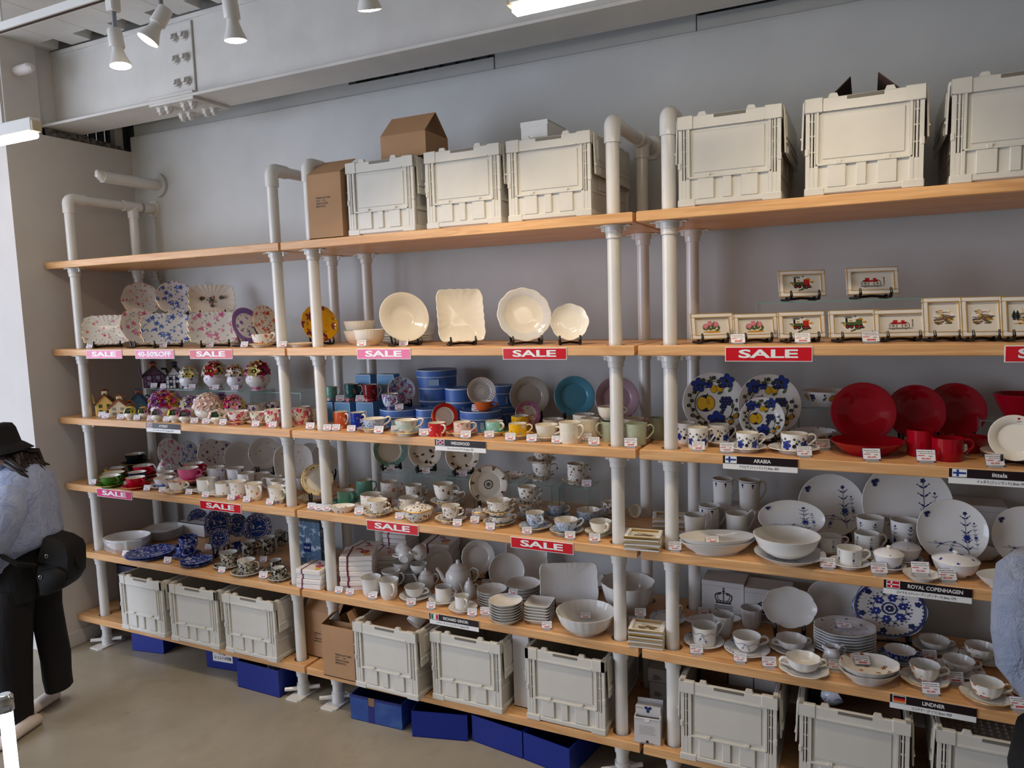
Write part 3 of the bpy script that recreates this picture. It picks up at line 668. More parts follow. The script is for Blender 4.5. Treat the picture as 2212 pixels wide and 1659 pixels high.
# blue bins on the floor
M_BLUE = mat('blue_plastic', (12, 38, 128), 0.38); M_BLUED = mat('worn_blue', (44, 76, 140), 0.5, fn=lambda b: b.mix(b.noise(9, 5).ramp(.45, .7), (40, 72, 140), (70, 104, 160)))
for p0, p1, h_, d_, lab, m_ in (((286, 1405), (355, 1413), .12, .35, 'blue box on the floor under the leftmost crate', M_BLUE), ((447, 1440), (520, 1452), .13, .35, 'blue box on the floor with an upside-down white label', M_BLUE), ((514, 1483), (605, 1508), .15, .38, 'open blue box on the floor holding clear plastic bags', M_BLUE),
                             ((758, 1552), (870, 1578), .13, .34, 'worn light blue taped box on the floor under the crate with a cup', M_BLUED), ((890, 1591), (1012, 1602), .13, .33, 'blue box on the floor turned at an angle in the middle of the row', M_BLUE), ((1020, 1600), (1130, 1640), .13, .34, 'blue box on the floor second from the right end of the row', M_BLUE), ((1131, 1640), (1232, 1680), .13, .36, 'blue open box on the floor at the right end of the row', M_BLUE)):
    A_, B_ = onz(*p0, 0), onz(*p1, 0); ang = math.atan2(B_.y - A_.y, B_.x - A_.x); L_ = (B_ - A_).length
    ang = max(-0.3, min(0.3, ang)) ; mid = (A_ + B_) / 2
    t = open_box('blue_box', lab, 'box', L_ - .004, d_, h_, (mid.x, max(mid.y, -0.06), 0), ang, m_, m_, group='blue boxes on the floor')
    if 'upside' in lab:
        MB().box(-.07, .07, -.0012, .001, .045, .118).build('paper_label', M_SIGNW, t, 0)
        lettering('備品ボックス ④', M_INK, t, (0, -.0022, .070), (PI / 2, PI, 0), .12, .02, 0.01); lettering('備番②', M_INK, t, (0.0, -.0022, .098), (PI / 2, PI, 0), .05, .02, 0.01)
        for o in t.children:
            if o.name.startswith('lettering'): o.rotation_euler = (PI / 2, PI, 0); o.location.y = -0.0022; o.rotation_euler = (-PI / 2, 0, PI)
    if 'taped' in lab:
        MB().box(-.045, -.01, -.0015, .001, .0, .132).build('tape', mat('blue_tape', (30, 40, 110), .3), t, 0); MB().box(-.04, -.005, -.0022, .001, .09, .132).build('tape', mat('brown_tape', (140, 104, 78), .35), t, 0)
        MB().box(-L_ / 2, L_ / 2, -.0012, .001, .118, .131).build('tape', MATS['blue_tape'], t, 0)
    if 'clear plastic' in lab:
        random.seed(5)
        for k in range(3):
            g = MB(); g.radial([(0, -.03), (.05, -.03), (.065, 0), (.05, .03), (.02, .045), (0, .046)], 18, lambda a, k=k: 1 + .18 * math.sin(3 * a + k) + .1 * math.sin(7 * a))
            o = g.build('plastic_bag', mat('clear_film', (225, 235, 240), 0.08, alpha=0.35, trans=0.0), None, 0, (mid.x + .02 + .07 * k, .09 + .05 * (k % 2), .04 + .055)); tag(o, ('crumpled clear plastic bag in the blue box, leftmost', 'crumpled clear plastic bag in the blue box, middle', 'crumpled clear plastic bag in the blue box by the pipe foot')[k], 'bag', 'plastic bags in the blue box')
            o.scale = (.6, .6, .8); o.location = (mid.x + .0 + .055 * k, .10 + .055 * (k % 2), .09)
# dark cabinet carton in the left corner and other background boxes on the lowest board
t = open_box('storage_box', 'dark navy box in the corner behind the leftmost crate', 'box', 0.26, 0.30, 0.30, (-1.62, 0.20, ZL[6]), 0, mat('navy_card', (36, 40, 66), .5), M_CARDIN, closed=True); t.location = (-1.50, 0.545 - 0.30, ZL[6])
t.location = (-1.5, 0.13 + .0, ZL[6]); t.scale = (.9, 1, 1); t.location = (-1.525, 0.15, ZL[6])
M_WBOX = mat('white_carton', (214, 211, 210), 0.6, fn=f_paint((216, 213, 212), (206, 203, 202)))
t = open_box('panel_box', 'tall narrow white box standing between two crates on the lowest board', 'box', 0.10, 0.40, 0.372, (1.217, 0.06, ZL[6]), 0, M_WBOX, M_WBOX, closed=True)
t.scale = (.8, 1, 1); t.location = (1.2165, .075, ZL[6])

# ------------------------------------------------------------------ crockery kit
def cer(name, col, rough=0.10, fn=None): return mat(name, col, rough, fn=fn, spec=0.38)
WHT = cer('porcelain_white', (236, 235, 231)); CRM = cer('bone_china_cream', (242, 236, 222)); GRY = cer('embossed_white', (226, 226, 226), 0.16, fn=lambda b: {'Base Color': b.mix(b.noise(4, 2), (230, 230, 229), (222, 222, 222)), 'Normal': b.bump(b.noise(70, 3), 0.25, 0.004)})
GOLD = mat('gilt_rim', (212, 172, 98), 0.35, 0.45)
def solid(n_, c, r=0.1): return cer('glaze_' + n_, c, r)
def floral(name, base, c1, c2, leaf, scale=42, size=0.34, dens=0.6, mid=None, rough=0.1):
    def f(b):
        n = b.noise(scale * 3.2, 2); d, r1, r2 = b.vor(scale); d2, s1, s2 = b.vor(scale * 1.7, b.scl(1, 1, 1.3)); ang = b.petal(scale)
        fl_ = ((d + n * 0.2 - 0.1) < (ang * 5).cos() * (size * .32) + size) * (r1 < dens); lf = ((d2 + n * 0.3 - 0.15) < size * 0.8) * (s1 < dens * 0.75)
        c = b.mix(lf * 0.85, base, leaf); c = b.mix(fl_, c, b.mix(r2, c1, c2))
        if mid: c = b.mix(((d < size * 0.3) * (r1 < dens)), c, mid)
        return {'Base Color': c}
    return cer(name, base, rough, fn=f)
def transfer(name, base, ink, scale=60, thr=0.5, rough=0.1):
    def f(b):
        n = b.noise(scale, 5, None, 0.65, 1.2); d, r1, r2 = b.vor(scale * 0.7)
        k = (n.ramp(thr - 0.05, thr + 0.05) * 0.85).max((d < 0.16) * 0.8)
        return {'Base Color': b.mix(k, ink, base)}
    return cer(name, ink, rough, fn=f)
PT = dict(
    cherry=floral('painted_cherry_sprigs', (240, 236, 226), (226, 150, 176), (206, 50, 50), (120, 150, 80), 36, .27, .55, (250, 240, 200)),
    blue=floral('painted_blue_roses', (238, 238, 240), (70, 104, 190), (110, 140, 210), (120, 150, 200), 30, .38, .62, (50, 80, 160)),
    violet=floral('painted_violets', (240, 238, 238), (110, 84, 150), (140, 110, 180), (110, 130, 100), 30, .32, .4, (80, 50, 120)),
    pink=floral('painted_pink_roses', (240, 235, 228), (214, 100, 150), (226, 150, 180), (170, 170, 160), 27, .36, .55, (190, 60, 110)),
    fruit=floral('painted_red_fruit', (242, 236, 224), (206, 40, 36), (226, 120, 50), (90, 120, 50), 34, .36, .55, (230, 170, 60)),
    rose=floral('painted_dense_roses', (236, 226, 210), (196, 50, 80), (226, 120, 140), (90, 120, 70), 34, .46, .75, (160, 30, 60)),
    wild=floral('painted_wild_strawberry', (240, 236, 228), (150, 90, 60), (90, 90, 60), (60, 80, 54), 38, .26, .5, (190, 140, 60)),
    viodark=floral('painted_dark_violets', (236, 230, 228), (70, 50, 110), (100, 60, 130), (80, 100, 70), 38, .36, .6),
    multi=floral('painted_mixed_flowers', (242, 238, 228), (226, 150, 60), (190, 70, 90), (90, 140, 90), 44, .28, .5, (240, 210, 90)),
    small=floral('painted_scattered_buds', (240, 238, 234), (190, 170, 80), (120, 140, 170), (150, 160, 130), 34, .17, .4),
    purple=floral('painted_purple_sprays', (238, 236, 238), (90, 70, 140), (120, 70, 110), (90, 100, 110), 30, .26, .42),
    bluewhite=transfer('blue_transfer', (222, 228, 240), (26, 50, 140), 52, .56), black=transfer('black_transfer', (222, 216, 200), (34, 32, 30), 60, .50), ltblue=transfer('light_blue_transfer', (220, 226, 232), (96, 124, 160), 70, .45),
    butterfly=floral('painted_blue_pink_bloom', (210, 220, 236), (60, 90, 170), (206, 90, 120), (90, 140, 130), 44, .46, .8, (240, 240, 240)),
    redbloom=floral('painted_red_bloom', (150, 28, 36), (226, 90, 100), (240, 150, 150), (20, 60, 56), 34, .42, .6, (250, 220, 200)),
    tealbloom=floral('painted_teal_bloom', (30, 84, 84), (206, 60, 80), (236, 150, 150), (60, 130, 110), 34, .42, .6, (250, 220, 200)),
    mint=floral('painted_mint', (108, 168, 148), (206, 80, 100), (236, 230, 220), (60, 120, 100), 40, .36, .5),
    orange=floral('painted_orange', (206, 92, 50), (236, 226, 210), (200, 140, 90), (150, 50, 30), 40, .34, .5),
    cobalt=floral('painted_cobalt', (26, 44, 140), (200, 60, 60), (230, 230, 240), (40, 110, 130), 40, .34, .5),
    lemon=floral('painted_lemon', (232, 180, 30), (40, 90, 120), (245, 240, 220), (60, 110, 80), 40, .36, .55),
    sage=floral('painted_crane', (214, 224, 206), (240, 240, 236), (206, 120, 130), (90, 130, 100), 36, .36, .6),
    coral=floral('painted_coral', (232, 214, 200), (220, 110, 90), (90, 130, 170), (120, 150, 120), 46, .34, .6),
    teal=floral('painted_teal_lace', (150, 206, 190), (230, 240, 236), (226, 160, 160), (90, 160, 140), 60, .36, .7),
    redlace=floral('painted_red_lace', (200, 40, 44), (240, 226, 214), (230, 150, 140), (160, 20, 30), 70, .36, .7),
    sprig=floral('painted_blue_sprigs', (232, 233, 236), (60, 80, 150), (40, 56, 120), (90, 106, 150), 30, .2, .4), flutes=transfer('blue_fluted', (230, 232, 236), (70, 92, 150), 46, .40), onion=transfer('dense_blue_onion', (206, 212, 226), (30, 44, 110), 60, .52),
    meissen=floral('painted_bouquet', (236, 232, 224), (190, 70, 70), (180, 130, 60), (120, 130, 90), 34, .27, .5, (120, 60, 80)),
    brownband=floral('painted_brown_band', (240, 236, 228), (90, 66, 54), (120, 80, 60), (110, 100, 70), 60, .34, .7),
    bird=floral('painted_bluebirds', (242, 238, 228), (80, 120, 190), (150, 170, 90), (120, 150, 90), 30, .3, .45), strawb=floral('painted_gold_border', (238, 226, 196), (170, 130, 70), (120, 110, 70), (190, 160, 90), 60, .36, .7),
    yellowfruit=floral('painted_yellow_orchard', (226, 168, 30), (110, 40, 60), (150, 70, 60), (170, 120, 30), 16, .34, .55, (60, 30, 60)),
)
CUPP = {
    'tea': ([(0, .03), (.40, .03), (.42, 0), (.46, 0), (.46, .05), (.64, .14), (.83, .38), (.93, .68), (1, 1)], [(.975, 1.0), (.90, .68), (.79, .40), (.55, .17), (0, .11)]),
    'mug': ([(0, .012), (.80, .012), (.82, 0), (.86, 0), (.90, .05), (.93, .5), (1, 1)], [(.955, 1.0), (.885, .5), (.85, .09), (.7, .05), (0, .05)]),
    'can': ([(0, .012), (.88, .012), (.90, 0), (.94, 0), (.97, .04), (.98, .5), (1, 1)], [(.955, 1.0), (.935, .5), (.92, .08), (.8, .05), (0, .05)]),
    'bell': ([(0, .02), (.58, .02), (.60, 0), (.66, 0), (.68, .04), (.80, .12), (.85, .34), (.86, .62), (.92, .86), (1, 1)], [(.97, 1.0), (.885, .86), (.82, .6), (.80, .34), (.7, .12), (0, .07)]),
    'tumbler': ([(0, .01), (.66, .01), (.68, 0), (.72, .02), (.84, .3), (.95, .75), (1, 1)], [(.96, 1.0), (.91, .75), (.8, .3), (.66, .06), (0, .05)]),
    'foot': ([(0, .06), (.34, .06), (.40, 0), (.44, 0), (.40, .09), (.62, .20), (.86, .46), (.95, .78), (1, 1)], [(.97, 1.0), (.92, .78), (.82, .48), (.55, .24), (0, .16)]),
    'wide': ([(0, .04), (.36, .04), (.38, 0), (.42, 0), (.42, .06), (.62, .14), (.82, .36), (.90, .62), (1, 1)], [(.975, 1.0), (.87, .62), (.78, .38), (.55, .18), (0, .11)]),
    'bowl': ([(0, .03), (.44, .03), (.46, 0), (.50, 0), (.50, .05), (.68, .16), (.86, .45), (.95, .78), (1, 1)], [(.97, 1.0), (.92, .78), (.82, .47), (.6, .2), (0, .10)]),
    'dish': ([(0, .08), (.52, .08), (.54, 0), (.58, 0), (.60, .1), (.80, .45), (1, 1)], [(.975, 1.0), (.78, .52), (.58, .22), (0, .2)]),
}
def sc_out(k, a): return (lambda th: 1 + a * (abs(math.cos(k * th / 2)) * 1.6 - 1)) if k else None
def cup_mb(R, H, kind, n=36, out=None):
    if out: n = max(n, 96)
    o_, i_ = CUPP[kind]; pr = [(r * R, z * H) for r, z in o_] + [(r * R, z * H) for r, z in i_]
    mis = [0] * (len(o_) - 1) + [2] + [1] * (len(i_) - 1)
    return MB().radial(pr, n, out, mis=mis, wfun=(lambda t: (t / R) ** 2) if out else None)
def r_at(kind, v):
    p = CUPP[kind][0][3:]
    for (r0, z0), (r1, z1) in zip(p, p[1:]):
        if z0 <= v <= z1 and z1 > z0: return r0 + (r1 - r0) * (v - z0) / (z1 - z0)
    return p[-1][0]
def handle_mb(R, H, kind, style='ear', th=None):
    th = th or max(0.0035, R * 0.085); hi, lo = (.86, .28) if kind not in ('tea', 'wide', 'foot', 'bowl') else (.84, .34)
    a = r_at(kind, hi) * R - th * .3; c = r_at(kind, lo) * R - th * .3; w_ = min(R * 0.62, H * .5)
    if style == 'ear': pts = [(a, hi), (a + w_ * .55, hi + .06), (a + w_ * .95, hi - .06), (a + w_ * .98, hi - .24), (a + w_ * .7, (hi + lo) / 2 - .08), (c + w_ * .35, lo + .04), (c, lo)]
    elif style == 'high': pts = [(a, .90), (a + w_ * .5, 1.08), (a + w_ * .95, 1.03), (a + w_ * .95, .82), (a + w_ * .6, .6), (c + w_ * .3, lo + .1), (c, lo)]
    else: pts = [(a, hi), (a + w_ * .6, hi), (a + w_ * .85, hi - .12), (a + w_ * .85, lo + .14), (a + w_ * .6, lo), (c, lo)]
    P = [Vector((x, 0, z * H)) for x, z in pts]; sm = []
    for i in range(len(P) - 1):
        p0, p1, p2, p3 = P[max(i - 1, 0)], P[i], P[i + 1], P[min(i + 2, len(P) - 1)]
        for k in range(3):
            t = k / 3; sm.append(0.5 * ((2 * p1) + (p2 - p0) * t + (2 * p0 - 5 * p1 + 4 * p2 - p3) * t * t + (3 * p1 - p0 - 3 * p2 + p3) * t ** 3))
    sm.append(P[-1])
    return MB().tube(sm, th, 8, flat=1.5)
SN = [0]
RHZ = Vector((CR.x, CR.y, 0)).normalized()
def bayof(x): return 'left' if x < 0 else ('middle' if x < 1.8 else 'right')
def fit(s, bb, z, rb=0.5, y=None, k=1.0, tr=1.0, lim=None, ml=.12):
    """centre, radius and height of a round thing standing on height z, from its outline; tr = radius of its top edge"""
    x0, y0, x1, y1 = bb; a = q(s, x0, y0); b_ = q(s, x1, y1); cx = (a[0] + b_[0]) / 2; w_ = b_[0] - a[0]
    if y is None:
        P = onz(cx, b_[1], z); yy = min(max(P.y, 0.0), 0.60)
        if yy != P.y: P = ony(cx, b_[1], yy); P.z = z
    else: P = ony(cx, b_[1], y); P.z = z
    dh = Vector((P.x - CAM.x, P.y - CAM.y, 0)); dh.normalize(); C = P.copy(); R = 0.05
    for _ in range(3):
        d = dep(C); R = w_ * d / FPX / 2 * k
        C = P + dh * R * rb if y is None else P.copy()
    ym = WALLY - 0.012 - R
    if C.y > ym: C.x += dh.x / dh.y * (ym - C.y); C.y = ym
    H = ony(cx, a[1], C.y + R * tr * dh.y).z - z
    if y is not None and lim:
        for _ in range(40):
            st = .008 if H > lim[1] * R else (-.008 if H < lim[0] * R else 0)
            if not st or not .03 < C.y + st < ym or abs(C.y + st - y) > ml: break
            C = ony(cx, b_[1], C.y + st); C.z = z; R = w_ * dep(C) / FPX / 2 * k; H = ony(cx, a[1], C.y + R * tr * dh.y).z - z
    return C, R, max(H, 0.12 * R)
LIM = {'tea': (.75, 1.25), 'wide': (.65, 1.05), 'foot': (.9, 1.6), 'can': (1.2, 2.1), 'mug': (1.4, 2.4), 'bell': (1.4, 2.4), 'tumbler': (1.6, 2.6), 'bowl': (.5, .95), 'dish': (.3, .6)}
# ---- what stands where: goods are nudged apart along the line of sight so that nothing interpenetrates
REG = []
def reg(objs, circ, fixed=False): REG.append(dict(o=list(objs), c=[list(c) for c in circ], f=fixed, d=[0.0, 0.0]))
def relax():
    for ps in POLES.values():
        for px in ps:
            for yy in (YF, YK): reg([], [(px, yy, PR + .004, 0.0, 2.7)], True)
    B_ = REG; par = list(range(len(B_)))
    def find(i):
        while par[i] != i: i = par[i]
        return i
    for i, A in enumerate(B_):      # a thing standing on another moves with it
        for j, Bq in enumerate(B_):
            if i == j or A['f'] or Bq['f']: continue
            ca, cb = A['c'][0], Bq['c'][0]; za = min(c[3] for c in A['c']); zb = max(c[4] for c in Bq['c'])
            base = min(abs(za - v) for v in ZL.values())
            if base > .012 and za > min(c[3] for c in Bq['c']) + .004 and za < zb + .03 and min(math.hypot(c1[0] - c2[0], c1[1] - c2[1]) - max(c2[2], .02) for c1 in A['c'][:1] for c2 in Bq['c']) < -.005: par[find(i)] = find(j)
    cl = {}
    for i in range(len(B_)): cl.setdefault(find(i), []).append(i)
    G = []
    for k, m_ in cl.items(): G.append(dict(m=m_, c=[c for i in m_ for c in B_[i]['c']], f=any(B_[i]['f'] for i in m_), d=[0.0, 0.0]))
    def bb(g): return (min(c[0] - c[2] for c in g['c']), max(c[0] + c[2] for c in g['c']), min(c[3] for c in g['c']), max(c[4] for c in g['c']))
    BBs = [bb(g) for g in G]; pairs = [(i, j) for i in range(len(G)) for j in range(i + 1, len(G)) if not (G[i]['f'] and G[j]['f']) and BBs[i][0] - .06 < BBs[j][1] and BBs[j][0] - .06 < BBs[i][1] and BBs[i][2] < BBs[j][3] and BBs[j][2] < BBs[i][3]]
    for it in range(120):
        mv = 0
        for i, j in pairs:
            A, Bq = G[i], G[j]; best = (0, 0, 0)
            for c1 in A['c']:
                for c2 in Bq['c']:
                    if c1[3] >= c2[4] - .0005 or c2[3] >= c1[4] - .0005: continue
                    dx = c2[0] + Bq['d'][0] - c1[0] - A['d'][0]; dy = c2[1] + Bq['d'][1] - c1[1] - A['d'][1]; d = math.hypot(dx, dy); p = c1[2] + c2[2] + .001 - d
                    if p > best[0]: best = (p, dx, dy)
            p, dx, dy = best
            if p <= 0: continue
            nx, ny = dx * .7, dy * 1.6 + (.004 if dy >= 0 else -.004); n_ = math.hypot(nx, ny); nx /= n_; ny /= n_; mv = max(mv, p)
            wa, wb = (0 if A['f'] else 1), (0 if Bq['f'] else 1); s_ = min(p, .012) / (wa + wb) * .9
            A['d'][0] -= nx * s_ * wa; A['d'][1] -= ny * s_ * wa; Bq['d'][0] += nx * s_ * wb; Bq['d'][1] += ny * s_ * wb
        for g in G:
            if g['f']: continue
            lo = min(c[1] - min(c[2], .035) for c in g['c']) + g['d'][1]; hi = max(c[1] + c[2] for c in g['c']) + g['d'][1]
            if lo < .004 and g['d'][1] < 0: g['d'][1] += min(.004 - lo, -g['d'][1])
            if hi > WALLY - .004: g['d'][1] -= hi - WALLY + .004
        if mv < .001: break
    for g in G:
        for i in g['m']:
            for o in B_[i]['o']: o.location.x += g['d'][0]; o.location.y += g['d'][1]
def gname(n_, C): return '%ss in the %s bay' % (n_.replace('_', ' '), bayof(C.x))
def setmesh(name, mb, mats): return mb.mesh(name, mats, 40)
def mk(name, label, cat, loc, rz, parts, mw=None, group=None):
    if len(parts) == 1:
        o = obj(name, parts[0][1]); tag(o, label, cat, group)
        if mw is not None: o.matrix_world = mw
        else: o.location = loc; o.rotation_euler = (0, 0, rz)
        return o
    t = thing(name, label, cat, loc or (0, 0, 0), rz, group)
    if mw is not None: t.matrix_world = mw
    for p in parts:
        o = obj(p[0], p[1], t, *(p[2:] if len(p) > 2 else ()))
        if p[0] == 'painted_pattern': o['kind'] = 'stuff'
    return t
class Dec:
    """painted decoration laid on a surface: mp maps flat (x, y) to the surface"""
    def __init__(s, mp): s.mp = mp; s.mb = MB(); s.k = 0
    def _p(s, pts, fs, mi):
        s.k += 1; e = 0.0004 + 1.5e-5 * s.k; s.mb.add([s.mp(x, y, e) for x, y in pts], fs, mi)
    def ell(s, x, y, rx, ry=None, rot=0, mi=0, n=14):
        ry = ry or rx; c, sn = math.cos(rot), math.sin(rot)
        pts = [(x, y)] + [(x + rx * math.cos(t) * c - ry * math.sin(t) * sn, y + rx * math.cos(t) * sn + ry * math.sin(t) * c) for t in (2 * PI * i / n for i in range(n))]
        s._p(pts, [(0, 1 + i, 1 + (i + 1) % n) for i in range(n)], mi)
    def leaf(s, x, y, l, w_, rot, mi):
        c, sn = math.cos(rot), math.sin(rot); P = [(0, 0), (.3, .5), (.6, .45), (1, 0), (.6, -.45), (.3, -.5)]
        s._p([(x + a * l * c - b_ * w_ * sn, y + a * l * sn + b_ * w_ * c) for a, b_ in P], [(0, 5, 1), (1, 5, 4), (1, 4, 2), (2, 4, 3)], mi)
    def flower(s, x, y, r, mi, mc=None, k=5, rot=0):
        for i in range(k): a = rot + 2 * PI * i / k; s.ell(x + r * .55 * math.cos(a), y + r * .55 * math.sin(a), r * .5, r * .42, a, mi, 9)
        if mc is not None: s.ell(x, y, r * .25, None, 0, mc, 8)
    def line(s, pts, w_, mi):
        L, fs = [], []
        for i, (x, y) in enumerate(pts):
            x0, y0 = pts[max(i - 1, 0)]; x1, y1 = pts[min(i + 1, len(pts) - 1)]; d = math.hypot(x1 - x0, y1 - y0) or 1
            nx, ny = -(y1 - y0) / d * w_ / 2, (x1 - x0) / d * w_ / 2; L += [(x + nx, y + ny), (x - nx, y - ny)]
        for i in range(len(pts) - 1): fs.append((2 * i, 2 * i + 1, 2 * i + 3, 2 * i + 2))
        s._p(L, fs, mi)
    def arc(s, x, y, r, a0, a1, w_, mi, n=14): s.line([(x + r * math.cos(a0 + (a1 - a0) * i / n), y + r * math.sin(a0 + (a1 - a0) * i / n)) for i in range(n + 1)], w_, mi)
    def rect(s, x0, y0, x1, y1, mi): s._p([(x0, y0), (x1, y0), (x1, y1), (x0, y1)], [(0, 1, 2, 3)], mi)
    def mesh(s, mats): return s.mb.mesh('painted_pattern', mats, 60)
PAINT = [mat('paint_' + k, c, .12) for k, c in (('cobalt', (34, 56, 150)), ('yellow', (232, 184, 40)), ('ink', (34, 38, 54)), ('green', (84, 98, 56)), ('ochre', (206, 150, 40)), ('navy', (30, 44, 100)), ('red', (190, 44, 44)), ('brown', (120, 84, 54)), ('white', (236, 234, 228)), ('grey', (130, 128, 120)), ('pink', (206, 120, 150)), ('black', (22, 22, 24)))]
COB, YEL, INK, GRN, OCH, NAV, REDP, BRN, WHP, GYP, PNK, BLK = range(12)
def pat_fruit(D, R):
    D.arc(0, -.03 * R, .62 * R, 1.9, 4.2, .035 * R, GRN); D.arc(.08 * R, -.12 * R, .52 * R, 4.3, 6.9, .035 * R, GRN); D.arc(.02 * R, .42 * R, .3 * R, .2, 2.6, .03 * R, GRN)
    D.ell(-.27 * R, .0, .31 * R, .29 * R, .2, INK, 20); D.ell(-.27 * R, .0, .29 * R, .27 * R, .2, YEL, 20); D.line([(-.24 * R, .2 * R), (-.2 * R, .34 * R)], .03 * R, INK); D.ell(-.2 * R, .06 * R, .07 * R, .12 * R, .3, OCH)
    for i, (dx, dy) in enumerate([(a * .105 - (b_ % 2) * .05, -b_ * .095) for b_ in range(6) for a in range(max(1, 4 - abs(b_ - 1)))]): D.ell((.28 + dx) * R, (.16 + dy) * R, .066 * R, None, 0, INK, 9); D.ell((.28 + dx) * R, (.16 + dy) * R, .055 * R, None, 0, NAV, 9); D.ell((.27 + dx) * R, (.18 + dy) * R, .018 * R, None, 0, GYP, 6)
    for x, y in ((.0, .47), (.2, .5)): D.ell(x * R, y * R, .115 * R, .14 * R, .1, INK, 14); D.ell(x * R, y * R, .105 * R, .13 * R, .1, YEL, 14); D.arc(x * R, y * R, .09 * R, -1.2, 1.2, .02 * R, OCH, 6)
    for x, y, r in ((-.5, .6, .17), (.42, .72, .17), (.05, -.55, .2), (-.16, .62, .09)):
        D.flower(x * R, y * R, r * R * 1.45, NAV, BLK, 5, .3); D.flower(x * R, y * R, r * R * 1.25, COB, BLK, 5, .3); D.ell(x * R, y * R, r * .3 * R, None, 0, BLK)
    for a in range(30):
        t = 2 * PI * a / 30 + .1; rr = .84 if a % 2 else .72
        if 0.25 < t < 0.9 or 2.0 < t < 2.5 or 4.5 < t < 5.0: continue
        D.ell(rr * R * math.cos(t), rr * R * math.sin(t), .06 * R, None, 0, BLK, 9); D.ell(rr * R * math.cos(t), rr * R * math.sin(t), .014 * R, None, 0, WHP, 6); D.line([(rr * R * math.cos(t), rr * R * math.sin(t)), (.78 * R * math.cos(t + .08), .78 * R * math.sin(t + .08))], .014 * R, GRN)
    D.arc(0, 0, .78 * R, 2.5, 4.4, .016 * R, GRN); D.arc(0, 0, .78 * R, .9, 2.0, .016 * R, GRN); D.arc(0, 0, .78 * R, -.9, .25, .016 * R, GRN)
    for x, y, a in ((.55, -.2, 1.2), (.6, -.45, .6), (-.6, -.5, 2.2), (-.35, -.75, 2.8), (.1, .3, .4), (.46, .35, 1.0), (-.05, .72, 2.0)): D.leaf(x * R, y * R, .2 * R, .09 * R, a, GRN)
    for x, y in ((.5, -.62), (.66, -.44), (-.4, -.8), (-.2, -.86)): D.ell(x * R, y * R, .1 * R, .08 * R, .6, INK); D.ell(x * R, y * R, .09 * R, .07 * R, .6, OCH)
def sprig(D, x, y, L, rot=PI / 2, s_=1.0):
    c, sn = math.cos(rot), math.sin(rot); at = lambda t, o=0: (x + t * L * c - o * sn, y + t * L * sn + o * c)
    D.line([at(0), at(.5, .02 * L), at(1)], .009 * L * s_, NAV)
    for t in (.14, .3, .52, .7, .86):
        for sd in (1, -1): p = at(t); D.leaf(p[0], p[1], .11 * L * s_, .03 * L * s_, rot + sd * .9, NAV); D.ell(p[0] + .12 * L * s_ * math.cos(rot + sd * .9), p[1] + .12 * L * s_ * math.sin(rot + sd * .9), .014 * L * s_, None, 0, NAV, 6)
    p = at(.42); D.flower(p[0], p[1], .075 * L * s_, COB, NAV, 6)
    for k_ in range(5): D.line([p, (p[0] + .12 * L * s_ * math.cos(rot + (k_ - 2) * .45), p[1] + .12 * L * s_ * math.sin(rot + (k_ - 2) * .45))], .007 * L * s_, NAV)
    p = at(1); D.flower(p[0], p[1], .045 * L * s_, NAV, None, 5)
def pat_sprig(D, R):
    sprig(D, .48 * R, -.75 * R, 1.35 * R, PI / 2 + .08); sprig(D, .72 * R, -.5 * R, .8 * R, PI / 2 + .12, .8)
    D.arc(.0, -.9 * R, .55 * R, .5, 2.5, .014 * R, NAV); D.line([(-.7 * R, -.42 * R), (.7 * R, -.5 * R)], .01 * R, NAV); sprig(D, -.1 * R, -.8 * R, .5 * R, 1.2, 1.2); sprig(D, -.2 * R, -.45 * R, .3 * R, 2.9, 1.2)
    for dx, dy in ((0, 0), (.07, .03), (.03, -.07)): D.ell((-.75 + dx) * R, (.52 + dy) * R, .055 * R, None, 0, NAV, 8)
def pat_center(D, R):
    D.arc(0, 0, .22 * R, 0, 2 * PI, .04 * R, INK, 24)
    for i in range(10): a = 2 * PI * i / 10; D.ell(.22 * R * math.cos(a), .22 * R * math.sin(a), .035 * R, None, 0, BLK, 7)
    D.flower(0, 0, .13 * R, GYP, BLK, 6)
    for i in range(7):
        a = 2 * PI * i / 7 + .3
        for dd in (-.07, 0, .07): D.leaf(.98 * R * math.cos(a + dd), .98 * R * math.sin(a + dd), .13 * R, .06 * R, a + PI, BRN)
        D.flower(.82 * R * math.cos(a), .82 * R * math.sin(a), .06 * R, INK, None)
    D.arc(0, 0, .97 * R, 0, 2 * PI, .02 * R, BRN, 40)
def pat_polka(D, R):
    for k, (rr, n_, r0) in enumerate(((.9, 34, .035), (.78, 30, .035), (.66, 26, .032), (.55, 22, .03), (.44, 18, .026))):
        for i in range(n_): a = 2 * PI * (i + .5 * (k % 2)) / n_; D.ell(rr * R * math.cos(a), rr * R * math.sin(a), r0 * R, None, 0, REDP if k == 0 else NAV, 7)
    D.arc(0, 0, .3 * R, 0, 2 * PI, .02 * R, GYP, 24)
